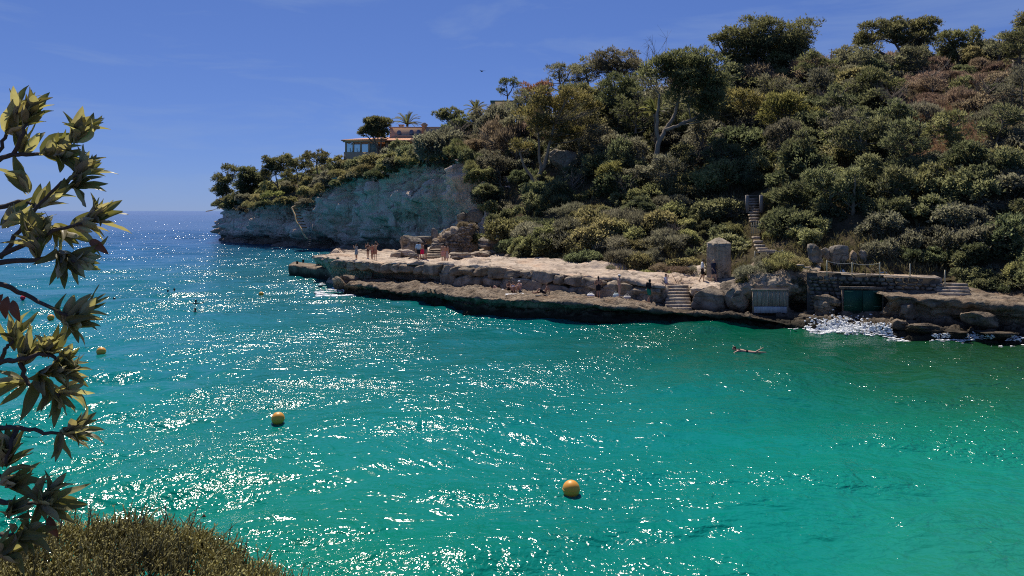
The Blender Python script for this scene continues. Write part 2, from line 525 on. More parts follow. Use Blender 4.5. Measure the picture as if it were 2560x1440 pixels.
def build_sea():
    a = [-40, -20, -8, -2, 2, 5]
    y = 6.0
    while y < 300: a.append(y); y += max(0.14, 0.0095 * y)
    while y < 45000: a.append(y); y *= 1.07
    ys = np.array(a)
    h = [0.0]; x = 0.0
    while x < 26: x += 0.25; h.append(x)
    while x < 140: x *= 1.02; h.append(x)
    while x < 45000: x *= 1.13; h.append(x)
    h = np.array(h); xs = np.concatenate([-h[:0:-1], h])
    X, Yg = np.meshgrid(xs, ys, indexing='ij')
    Z = np.zeros_like(X)
    sp = np.maximum(np.gradient(xs)[:, None], np.gradient(ys)[None, :] * 0.9)
    r = np.random.default_rng(5)
    for lam, n, slope in ((14, 4, .018), (8, 5, .026), (4.5, 8, .036), (2.6, 10, .042), (1.5, 12, .046), (0.9, 14, .046)):
        for k in range(n):
            l = lam * r.uniform(0.75, 1.35)
            th = R(-58) + r.normal(0, 0.55)
            d = np.array([math.cos(th), math.sin(th)])
            A = slope * l / (2 * np.pi) * 1.4 / math.sqrt(n) * 1.6
            ph = 2*np.pi/l * (d[0]*X + d[1]*Yg) + r.uniform(0, 6.28) + 0.6*np.sin(0.11*X*d[1]/max(lam,2)*4 + r.uniform(0, 6))
            fade = np.clip((l / (sp * 2.6)) - 0.6, 0, 1)
            Z += A * fade * (np.sin(ph) + 0.18 * np.cos(2*ph))
    Z *= np.clip(1 + 0.45 * vnoise(np.stack([X*0.06, Yg*0.06, X*0], -1), 3), 0.3, 2)
    V = np.stack([X, Yg, Z], -1).reshape(-1, 3)
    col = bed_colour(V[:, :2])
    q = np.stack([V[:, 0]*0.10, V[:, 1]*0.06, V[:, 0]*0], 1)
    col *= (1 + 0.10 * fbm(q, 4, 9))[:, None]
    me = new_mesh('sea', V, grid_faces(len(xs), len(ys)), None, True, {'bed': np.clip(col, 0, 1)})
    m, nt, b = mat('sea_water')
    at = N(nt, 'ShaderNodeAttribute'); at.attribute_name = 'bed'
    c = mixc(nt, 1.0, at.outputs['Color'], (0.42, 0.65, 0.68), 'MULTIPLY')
    nt.links.new(c, b.inputs['Base Color'])
    b.inputs['Roughness'].default_value = 0.145
    b.inputs['IOR'].default_value = 1.333
    b.inputs['Specular IOR Level'].default_value = 0.5
    n1 = noise(nt, 1.5, 3, 0.50, stretch=(0.8, 1.0, 1.0), dist=0.4)
    n2 = noise(nt, 5.5, 2, 0.5, dist=0.3)
    patch = mrange(nt, noise(nt, 0.13, 5, 0.65, stretch=(0.6, 1.0, 1.0), dist=0.8), 0.40, 0.62, 0.12, 1.0)   # gusts ruffle some patches more than others
    h1 = math_(nt, 'MULTIPLY', math_(nt, 'MULTIPLY', n1, 0.27), math_(nt, 'ADD', math_(nt, 'MULTIPLY', patch, 0.7), 0.3))
    h2 = math_(nt, 'MULTIPLY', math_(nt, 'MULTIPLY', n2, 0.10), patch)
    bn = bump(nt, b, math_(nt, 'ADD', h1, h2), 1.0, 1.0)
    me.materials.append(m)
    o = link('sea', me)
    tag(o, 'turquoise green cove water turning deep blue towards the horizon', 'sea', kind='structure')
    return o, (xs, ys, Z)
SEA, (SEA_X, SEA_Y, SEA_Z) = build_sea()

def sea_z(x, y):
    i = min(max(int(np.searchsorted(SEA_X, x)), 0), len(SEA_X)-1); j = min(max(int(np.searchsorted(SEA_Y, y)), 0), len(SEA_Y)-1)
    return float(SEA_Z[i, j])

# ------------------------------------------------------------------ the headland hill (ground under the scrub)
# cliff columns: (photo column, distance of the foot, photo row of the rim)
CLIFF = [(556, 236, 512), (538, 214, 510), (534, 203, 517), (545, 192, 520), (575, 177, 521), (610, 167, 516), (650, 159.5, 512), (700, 154, 512), (722, 151, 522), (752, 148, 524), (785, 146.5, 492),
         (815, 143, 474), (850, 138.5, 458), (885, 134, 447), (925, 128.5, 437), (965, 123, 424), (1005, 117.5, 416), (1045, 112, 405), (1085, 106.5, 402), (1120, 101.5, 398), (1150, 97.5, 396), (1180, 94, 420), (1205, 91.5, 470), (1225, 90, 520)]
def cliff_rim(c):
    px, Y, py = c
    return P(px, py, Y + 4.0)

GP = []   # ground control points (X, Y, z)
def g_(px, Y, z): GP.append((WX(px, Y), Y, z))
for c in CLIFF[2:]:
    p = cliff_rim(c); GP.append((p[0], p[1], p[2]))
for px, Y, z in [(560, 225, 9.5), (640, 175, 11.0), (640, 200, 12), (740, 163, 12.0), (740, 190, 14), (830, 158, 15.0), (870, 152, 16.5), (900, 165, 18.5), (960, 150, 18.0), (1000, 160, 19.5), (1000, 190, 20), (1050, 128, 18.0), (1080, 145, 21.0),
                 (1180, 108, 17.0), (1190, 130, 22.0), (1230, 90, 6.0), (1250, 80, 3.6), (1250, 100, 14.0), (1300, 76, 3.5), (1300, 95, 12.0), (1340, 88, 9.2), (1350, 108, 18.0), (1350, 122, 22.0),
                 (1400, 70, 3.2), (1400, 80, 6.5), (1500, 67, 3.0), (1500, 75, 6.5), (1500, 90, 13.5), (1500, 105, 20.0), (1520, 119, 23.0),
                 (1640, 64.5, 2.9), (1640, 71, 6.5), (1637, 82, 11.0), (1650, 95, 17.0), (1650, 112, 23.5), (1780, 62, 3.0), (1780, 70, 6.5), (1780, 85, 14.0), (1780, 100, 21.5),
                 (1890, 59, 3.8), (1885, 66, 6.0), (1885, 73, 8.6), (1890, 88, 16.5), (1900, 108, 25.0), (2030, 55.5, 3.4), (2050, 60, 6.0), (2050, 72, 12.5), (2050, 88, 20.0), (2080, 104, 26.0),
                 (2200, 53.5, 3.4), (2200, 59, 7.0), (2200, 70, 13.2), (2200, 84, 20.0), (2250, 98, 25.5), (2380, 52, 3.0), (2400, 57, 7.0), (2400, 68, 13.5), (2400, 82, 20.0), (2400, 97, 25.6),
                 (2560, 48.5, 2.6), (2560, 54, 7.0), (2560, 66, 14.0), (2560, 80, 21.0), (2560, 95, 27.2), (2750, 47, 3.5), (2750, 65, 15.0), (2750, 95, 29), (2900, 110, 31),
                 (1280, 150, 23), (1650, 140, 24), (2100, 130, 27), (2560, 130, 29), (1000, 230, 19), (1500, 200, 22), (2200, 200, 26)]:
    g_(px, Y, z)
GP = np.array(GP)
def _tps_k(r2): return 0.5 * r2 * np.log(r2 + 1e-9)
def _tps_fit(C, lam=6.0):
    n = len(C)
    d2 = ((C[:, None, :2] - C[None, :, :2]) ** 2).sum(2)
    K = _tps_k(d2) + lam * np.eye(n)
    Pm = np.concatenate([np.ones((n, 1)), C[:, :2]], 1)
    A = np.block([[K, Pm], [Pm.T, np.zeros((3, 3))]])
    return np.linalg.solve(A, np.concatenate([C[:, 2], np.zeros(3)]))
TPS = _tps_fit(GP)
def ground_z(X, Y):
    X = np.atleast_1d(np.asarray(X, float)); Y = np.atleast_1d(np.asarray(Y, float))
    sh = X.shape; X = X.ravel(); Y = Y.ravel()
    out = TPS[-3] + TPS[-2] * X + TPS[-1] * Y
    for i in range(len(GP)):
        out = out + TPS[i] * _tps_k((X - GP[i, 0]) ** 2 + (Y - GP[i, 1]) ** 2)
    return out.reshape(sh)
def gz(px, Y): return float(ground_z(WX(px, Y), Y)[0])

# plan outline of the vegetated ground
OUT = [cliff_rim(c)[:2] for c in CLIFF] + [np.array([WX(a, b), b]) for a, b in
       [(1250, 80), (1300, 74.5), (1400, 68.5), (1500, 65.5), (1600, 63), (1700, 60.5), (1790, 58.8), (1850, 57.0), (1900, 55.5), (2030, 53.5), (2200, 52.3), (2350, 50.8), (2480, 48.8), (2640, 46.5), (2900, 45)]]
OUT += [np.array(v, float) for v in [(160, 60), (190, 240), (-110, 250)]]
OUT = np.array(OUT)
def inside(X, Y, poly):
    r = np.zeros(X.shape, bool); j = len(poly) - 1
    for i in range(len(poly)):
        xi, yi = poly[i]; xj, yj = poly[j]
        c = ((yi > Y) != (yj > Y)) & (X < (xj - xi) * (Y - yi) / (yj - yi + 1e-12) + xi)
        r ^= c; j = i
    return r

def build_hill():
    xs = np.concatenate([np.arange(-110, 70, 0.9), np.arange(70, 190, 4)]); ys = np.concatenate([np.arange(44, 150, 0.9), np.arange(150, 250, 2.5)])
    X, Y = np.meshgrid(xs, ys, indexing='ij')
    Z = ground_z(X, Y)
    q = np.stack([X*0.22, Y*0.22, X*0], -1)
    Z = Z + 0.45 * fbm(q, 4, 21)
    V = np.stack([X, Y, Z], -1).reshape(-1, 3)
    ok = inside(X, Y, OUT).ravel()
    Fc = grid_faces(len(xs), len(ys))
    Fc = Fc[ok[Fc].all(1)]
    used = np.unique(Fc); mp = -np.ones(len(V), int); mp[used] = np.arange(len(used))
    o = link('hill', new_mesh('hill', V[used], mp[Fc], M['soil'], True))
    tag(o, 'brown soil of the scrub covered hill behind the rock terrace', 'hill', kind='structure')
build_hill()

def loft(name, rows, nu, nv, m, disp, smooth_u=0, smooth=True, parent=None):
    G = resample(rows, nu, nv, smooth_u)
    n = grid_normals(G)
    G = G + disp(G, n)
    return link(name, new_mesh(name, G.reshape(-1, 3), grid_faces(nu, nv), m, smooth), parent)

def build_cliff():
    rows = []
    base = []
    for px, Y, py in CLIFF:
        b = P(px, HZ, Y); b[2] = 0
        base.append(b)
    base = np.array(base)
    tan = np.gradient(base[:, :2], axis=0); tan /= np.linalg.norm(tan, axis=1, keepdims=True)
    inn = np.stack([-tan[:, 1], tan[:, 0]], 1)      # inland (left of travel = away from the sea)
    rim = np.array([cliff_rim(c) for c in CLIFF])
    for t, off in ((-0.25, 1.5), (0.0, 1.6), (0.07, 2.4), (0.15, 2.2), (0.24, 0.8), (0.38, 0.0), (0.6, 0.5), (0.8, 1.2), (0.93, 2.2), (1.0, 3.6), (1.02, 6.5)):
        r = base.copy()
        r[:, :2] += inn * off
        r[:, 2] = rim[:, 2] * t if t >= 0 else -2.0
        if off >= 3.6:
            r[:, :2] = rim[:, :2] + inn * (off - 3.6)
            r[:, 2] = rim[:, 2] + (0.2 if off < 5 else 0.9)
        rows.append(r)
    tail = rim.copy(); tail[:, :2] += inn * 7.0; tail[:, 2] = ground_z(tail[:, 0], tail[:, 1]) - 0.5
    rows.append(tail)
    def disp(G, n):
        x = G
        d = 2.4 * fbm(x * np.array([.09, .09, .08]), 3, 41) + 2.6 * ridged(x * np.array([.17, .17, .09]), 3, 51) + 1.0 * fbm(x * np.array([.5, .5, .42]), 4, 61) + 0.30 * ridged(x * 1.3, 3, 71)
        d = d + 0.9 * np.sign(vnoise(x * np.array([.16, .16, .5]), 75)) * np.abs(vnoise(x * np.array([.2, .2, .6]), 76)) ** .5
        # flowstone ribs on the inner end, flutes that run down the face
        px = G[..., 0] / G[..., 1] * F + 1280
        k = np.clip((px - 1020) / 80, 0, 1)
        fl = ridged(np.stack([x[..., 0]*0.62, x[..., 1]*0.62, x[..., 2]*0.06], -1), 3, 81)
        d = d + (0.7 + 0.7 * k) * fl
        # shallow cave in the middle of the face
        cx = np.exp(-(((px - 1005) / 62) ** 2 + ((x[..., 2] - 4.6) / 3.0) ** 2))
        d = d + 1.8 * cx
        edge = np.clip((x[..., 2] + 2) / 3, 0.25, 1) * np.clip((1 - np.linspace(0, 1, G.shape[1])) * 4, 0.15, 1)[None, :]
        h = np.cross(np.array([0, 0, 1.0]), np.gradient(G, axis=0)); h /= np.linalg.norm(h, axis=2, keepdims=True) + 1e-9
        top = np.linspace(0, 1, G.shape[1])[None, :, None]
        dd = h * (d * edge)[..., None]
        dd[..., 2] += 0.35 * fbm(x * 0.5, 3, 91)
        return dd
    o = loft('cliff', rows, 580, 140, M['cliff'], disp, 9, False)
    tag(o, 'grey streaked limestone sea cliff with an undercut foot', 'cliff', kind='structure')
build_cliff()

# ------------------------------------------------------------------ rock terrace, ledge and shore shelves
T_EDGE = [(790, 640, 83), (818, 642, 76), (870, 650, 73), (950, 655, 71), (1050, 658, 68.5), (1150, 660, 66), (1250, 667, 63), (1300, 672, 61.5), (1400, 682, 59.5), (1500, 694, 57.5), (1600, 708, 55.8), (1652, 716, 55), (1662, 713, 57.3), (1726, 713, 57.3), (1738, 722, 54.6), (1790, 727, 54.2), (1860, 735, 53.6)]
T_INN = [(820, 637, 84), (850, 638, 86), (900, 636.5, 88.5), (980, 634, 90.5), (1060, 632, 90), (1150, 632, 85.5), (1240, 636, 80.5), (1295, 641, 76), (1395, 652, 70), (1500, 661, 67), (1600, 670, 64.5), (1650, 674, 63.2), (1680, 677, 62.4), (1715, 680, 61.6), (1745, 684, 60.5), (1810, 690, 59), (1870, 697, 57.2)]
TE = np.array([P(*v) for v in T_EDGE]); TI = np.array([P(*v) for v in T_INN])
def terrace_z(x, y):
    d = ((TE[:, None, :] * (1 - np.linspace(0, 1, 9))[None, :, None] + TI[:, None, :] * np.linspace(0, 1, 9)[None, :, None]).reshape(-1, 3))
    w = 1 / (((d[:, 0] - x) ** 2 + (d[:, 1] - y) ** 2) ** 1.5 + 0.02)
    return float((w * d[:, 2]).sum() / w.sum())

def build_terrace():
    down = TE.copy(); down[:, 1] += 0.5; down[:, 2] -= 0.7
    lf = np.clip((1130 - np.array([v[0] for v in T_EDGE])) / 120, 0, 1)
    d2 = TE.copy(); d2[:, 1] += 1.1 + 1.0 * lf; d2[:, 2] = 1.5
    d3 = TE.copy(); d3[:, 1] += 1.8 + 1.6 * lf; d3[:, 2] = 0.8
    d4 = TE.copy(); d4[:, 1] += 1.6; d4[:, 2] = -1.0
    back = TI + np.array([0.5, 2.5, 0.5])
    fill = TE * 0.5 + TI * 0.5
    rows = [d4, d3, d2, down, TE - (0, 0.15, 0.12), TE, TE * 0.85 + TI * 0.15, fill, TI, back]
    rows = [np.asarray(r) for r in rows]
    def disp(G, n):
        d = n * (0.10 * fbm(G * 0.7, 4, 101) + 0.05 * ridged(G * np.array([1.4, 1.4, 4.0]), 3, 111))[..., None]
        steep = np.clip(1 - np.abs(n[..., 2]) * 1.6, 0, 1)
        px = G[..., 0] / G[..., 1] * F + 1280
        left = np.clip((1130 - px) / 120, 0, 1)
        d += n * (steep * (0.26 + 0.40 * left) * (fbm(G * np.array([.9, .9, 1.6]), 4, 121) + 0.7 * ridged(G * np.array([.5, .5, 2.2]), 2, 131)))[..., None]
        # weathered flat steps in the walking surface
        flat = 1 - steep
        d[..., 2] += flat * 0.20 * np.round(1.2 * fbm(G * np.array([.32, .55, 0]), 3, 141) * 2) / 2
        return d
    o = loft('rock_terrace', rows, 500, 120, M['terrace'], disp, 7)
    tag(o, 'wide sunlit pink tan rock terrace above the lower ledge', 'rock terrace', kind='structure')
    return o
TERRACE = build_terrace()

# lower ledge: waterline, undercut face, lip, top, foot of the block wall
LC = [(862, 733, 69.0, 712, 703), (900, 739, 67.0, 713, 700), (1000, 750, 63.8, 728, 706), (1080, 762, 60.6, 736, 709), (1150, 775, 57.4, 741, 713), (1200, 788, 54.5, 745, 716), (1300, 797, 52.7, 752, 724), (1400, 799, 52.3, 756, 732), (1500, 800, 52.1, 764, 739), (1600, 803, 51.6, 772, 750), (1700, 805, 51.2, 781, 764), (1800, 807, 50.9, 791, 776), (1900, 809, 50.6, 799, 784), (1975, 818, 48.9, 812, 792)]
def ledge_rows():
    w0, w1, w2, lip, top, foot, back = [], [], [], [], [], [], []
    for px, pw, Y, pl, pf in LC:
        zl = CH - (pl - HZ) / F * (Y - 0.1)
        Yf = float(np.interp(px, [v[0] for v in T_EDGE], [v[2] for v in T_EDGE])) if px < 1800 else Y + 3.0
        zf = CH - (pf - HZ) / F * Yf
        x0 = lambda yy: WX(px, yy)
        w0.append((x0(Y + .5), Y + 0.5, -1.2)); w1.append((x0(Y + .1), Y + 0.1, -0.05)); w2.append((x0(Y+.65), Y + 0.65, zl * 0.55))
        lip.append((x0(Y - .1), Y - 0.1, zl)); top.append((x0(Y*.6+Yf*.4), Y * .6 + Yf * .4, zl * .55 + zf * .45 + 0.03)); foot.append((x0(Yf), Yf, zf)); back.append((x0(Yf + 2), Yf + 2, zf - 0.05))
    return [np.array(v) for v in (w0, w1, w2, lip, top, foot, back)]
LR = ledge_rows()
def ledge_z(px, py):
    """distance and height where photo pixel (px,py) meets the ledge top"""
    lip, foot = LR[3], LR[5]
    pxs = np.array([v[0] for v in LC])
    a = np.array([np.interp(px, pxs, lip[:, i]) for i in range(3)]); b = np.array([np.interp(px, pxs, foot[:, i]) for i in range(3)])
    best = None
    for t in np.linspace(-0.1, 1.1, 61):
        p = a * (1 - t) + b * t
        e = abs(HZ + (CH - p[2]) / p[1] * F - py)
        if best is None or e < best[0]: best = (e, p)
    return best[1]
def build_ledge():
    def disp(G, n):
        steep = np.clip(1 - np.abs(n[..., 2]) * 1.3, 0, 1)
        r = 0.17 * fbm(G * np.array([.8, .8, 1.6]), 4, 151) + 0.17 * ridged(G * np.array([1.5, 1.5, 2.6]), 3, 161)
        d = n * (r * (0.7 + 1.0 * steep))[..., None]
        px = G[..., 0] / G[..., 1] * F + 1280
        d[..., 2] += (1 - steep) * 0.26 * np.clip(fbm(G * np.array([.45, .6, 0]), 4, 171), -0.5, 1.2) * np.clip((1480 - px) / 250, 0.35, 1)
        d[..., 0:2] += (steep * 0.55 * fbm(np.stack([G[..., 0]*.3, G[..., 1]*.3, G[..., 2]*0.3], -1), 3, 181))[..., None] * np.array([0.3, 1.0])
        return d
    o = loft('rock_ledge', LR, 660, 104, M['ledge'], disp, 7)
    tag(o, 'rough low rock ledge with black undercut edge at the waterline', 'rock ledge', kind='structure')
build_ledge()

# wave-washed shelf in front of the boathouses and along the right shore
SC = [(1940, 813, 49.8, 0.10, 53.0), (2000, 820, 48.6, 0.25, 52.0), (2060, 826, 47.6, 0.35, 51.0), (2150, 832, 46.7, 0.28, 50.2), (2250, 840, 45.5, 0.42, 49.5), (2330, 846, 44.6, 0.45, 48.8), (2420, 850, 44.1, 0.40, 47.8), (2500, 853, 43.7, 0.32, 46.8), (2580, 856, 43.3, 0.40, 46.0), (2720, 860, 42.8, 0.40, 45.0)]
def build_shelf():
    a, b, c, d = [], [], [], []
    for px, pw, Y, z, Yb in SC:
        a.append((WX(px, Y-.3), Y-.3, -1.0)); b.append((WX(px, Y), Y, 0.0)); c.append((WX(px, Y+.7), Y+.7, z)); d.append((WX(px, Yb), Yb, z + 0.35))
    def disp(G, n):
        r = 0.20 * fbm(G * np.array([.7, .7, 1.0]), 4, 191) + 0.14 * ridged(G * np.array([1.2, 1.8, 2.0]), 3, 201)
        dd = np.zeros_like(G); dd[..., 2] = np.round(r * 6) / 6 * 0.6 + r * 0.6
        return dd
    o = loft('shore_shelf', [np.array(v) for v in (a, b, c, d)], 360, 60, M['ledge'], disp, 5)
    tag(o, 'low wave washed rock shelf below the boathouse doors', 'rock shelf', kind='structure')
build_shelf()

# higher dark rock bank to the right of the green door
RC = [(2215, 742, 48.2), (2232, 740, 47.6), (2300, 744, 47.2), (2360, 748, 46.6), (2420, 752, 46.0), (2480, 757, 45.4), (2560, 765, 44.6), (2640, 772, 44.0), (2760, 780, 43.4)]
def build_bank():
    e = np.array([P(*v) for v in RC])
    f0 = e + (0, 1.5, 0); f0[:, 2] = -0.2
    f1 = e + (0, 1.1, 0); f1[:, 2] = 0.55
    f2 = e + (0, 0.35, 0); f2[:, 2] -= 0.75
    f3 = e + (0, -0.1, -0.25)
    b1 = e + (0, 2.2, 0.10); b2 = e + (0, 7.0, 0.9)
    def disp(G, n):
        steep = np.clip(1 - np.abs(n[..., 2]) * 1.3, 0, 1)
        r = 0.25 * fbm(G * np.array([.6, .6, 1.2]), 4, 211) + 0.16 * ridged(G * np.array([.8, .8, 2.6]), 3, 221)
        d = n * (r * (0.5 + 1.3 * steep))[..., None]
        return d
    o = loft('rock_bank', [f0, f1, f2, f3, e, b1, b2], 260, 80, M['ledge'], disp, 3)
    tag(o, 'dark layered rock bank with a pale rim below the steps', 'rock bank', kind='structure')
build_bank()

# foreshore the photographer stands on, out of view below the frame
def build_foreshore():
    xs = np.linspace(-14, 12, 70); ys = np.linspace(-8, 9.0, 60)
    X, Y = np.meshgrid(xs, ys, indexing='ij')
    Z = np.interp(Y, [-8, 1.5, 3.0, 5.0, 7.0, 9.0], [6.4, 6.1, 5.5, 4.4, 1.5, -1.5])
    Z = np.where(X > -1.5, Z - np.clip((X + 1.5) * 0.10, 0, 1.0), Z) + 0.10 * fbm(np.stack([X*.8, Y*.8, X*0], -1), 4, 231) * np.clip((9 - Y)/4, 0.2, 1)
    o = link('near_shore_ground', new_mesh('near_shore_ground', np.stack([X, Y, Z], -1).reshape(-1, 3), grid_faces(70, 60), M['ledge'], True))
    tag(o, 'rocky ground under the near shrubs', 'ground', kind='structure')
build_foreshore()
# ------------------------------------------------------------------ vegetation builders
def unit(v): return v / (np.linalg.norm(v, axis=-1, keepdims=True) + 1e-9)

def cards(c, d, L, W, r):
    """diamond leaf blades: roots c (n,3), directions d, lengths L, widths W"""
    n = len(c)
    d = unit(d)
    s = unit(np.cross(d, r.normal(size=(n, 3))))
    L = np.broadcast_to(np.asarray(L, float), (n,))[:, None]; W = np.broadcast_to(np.asarray(W, float), (n,))[:, None]
    V = np.stack([c, c + d * L * 0.55 + s * W * 0.5, c + d * L, c + d * L * 0.55 - s * W * 0.5], 1).reshape(-1, 3)
    Fq = np.arange(4 * n).reshape(n, 4)
    return V, Fq

def sphere_pts(n, r):
    return unit(r.normal(size=(n, 3)))

def bush_mesh(name, seed, lobes=9, n=2400, flat=0.75, L=0.25, W=0.115, twig=False, spiky=0.0):
    r = np.random.default_rng(seed)
    cs, rs = [], []
    for i in range(lobes):
        a = r.uniform(0, 2*np.pi); q = r.uniform(0.15, 0.95) if i else 0
        rad = r.uniform(0.22, 0.60) * (1.15 - 0.4*q)
        cs.append((q*np.cos(a), q*np.sin(a), (0.25 + r.uniform(0.05, 0.75)*(1 - q*0.7)) * flat)); rs.append(rad)
    cs = np.array(cs); rs = np.array(rs)
    k = r.choice(lobes, n * 2, p=rs**2 / (rs**2).sum())
    s = sphere_pts(n * 2, r)
    s[:, 2] = np.where(s[:, 2] < -0.35, -s[:, 2], s[:, 2])
    depth = 1 - 0.30 * r.random(n * 2) ** 1.7 + np.where(r.random(n * 2) < .12, r.random(n * 2) * .28, 0)
    bumpy = 1 + 0.22 * fbm(s * 2.6 + k[:, None] * 3.1, 3, seed)
    p = cs[k] + s * (rs[k] * depth * bumpy)[:, None] * np.array([1, 1, 0.85])
    keep = np.ones(n * 2, bool)
    for i in range(lobes):                         # drop leaves buried inside another lobe
        q = np.linalg.norm((p - cs[i]) / np.array([1, 1, 0.85]), axis=1)
        keep &= ~((q < rs[i] * 0.62) & (k != i))
    keep &= p[:, 2] > 0.0
    p, s, k = p[keep][:n], s[keep][:n], k[keep][:n]
    gap = fbm(p * 3.0, 2, seed + 5) > -0.30          # open gaps between sprays
    p, s, k = p[gap], s[gap], k[gap]
    tone0 = np.clip(0.5 + 0.55 * fbm(p * 2.2, 2, seed + 9), 0, 1)
    p2 = np.repeat(p, 4, 0) + r.normal(0, 0.035, (len(p)*4, 3)); s2 = np.repeat(s, 4, 0); t2 = np.repeat(tone0, 4)
    d = s2 + r.normal(0, 0.75, s2.shape) + np.array([0, 0, 0.35 + spiky])
    sc = 0.5                                          # unit bush has radius about 1, leaves given for a 2 m radius
    V, Fq = cards(p2, d, L * sc * r.uniform(0.6, 1.25, len(p2)), W * sc * r.uniform(0.7, 1.2, len(p2)), r)
    tone = np.repeat(np.clip(t2 + r.normal(0, 0.18, len(t2)), 0, 1), 4)
    mb = MB()
    for i in range(14):                               # stems
        a = r.uniform(0, 6.28); q = p[r.integers(len(p))]
        b0 = np.array([0.12*np.cos(a), 0.12*np.sin(a), -0.25])
        mid = (b0 + q) / 2 + r.normal(0, 0.06, 3)
        mb.tube([b0, mid, q], [0.022, 0.014, 0.005], 4, False)
    Vs, fs = mb.arrays()
    me = new_mesh(name, np.concatenate([V, Vs]), [Fq] + [f + len(V) for f in fs], None, False, {'tone': np.concatenate([tone, np.full(len(Vs), 0.35)])})
    me.materials.append(M['bush_olive'])
    return me

BUSH = [bush_mesh('round_bush_leaves', 100 + i, 11 + i % 4, 2500, 0.85 + .1*(i % 3)) for i in range(8)]
BUSHF = [bush_mesh('low_bush_leaves', 200 + i, 10, 1900, 0.5) for i in range(3)]
BUSHT = [bush_mesh('upright_bush_leaves', 300 + i, 12, 2500, 1.45, spiky=0.3) for i in range(3)]
BUSHD = [bush_mesh('thin_bush_twigs', 400 + i, 11, 1900, 0.9, 0.42, 0.055, spiky=0.5) for i in range(3)]

def put_bush(kind, X, Y, z, rad, hgt, m, label, group, r, cat='bush', name=None):
    pool = {'round': BUSH, 'low': BUSHF, 'tall': BUSHT, 'dry': BUSHD}[kind]
    me = pool[int(r.integers(len(pool)))]
    o = link(name or {'round': 'bush', 'low': 'low_bush', 'tall': 'upright_shrub', 'dry': 'dry_shrub'}[kind], me, None, (X, Y, z), (r.uniform(-.2, .2), r.uniform(-.2, .2), r.uniform(0, 6.28)),
             (rad * r.uniform(0.8, 1.3), rad * r.uniform(0.8, 1.3), hgt * r.uniform(.85, 1.2)))
    o.material_slots[0].link = 'OBJECT'
    o.material_slots[0].material = M[m]
    return tag(o, label, cat, group)

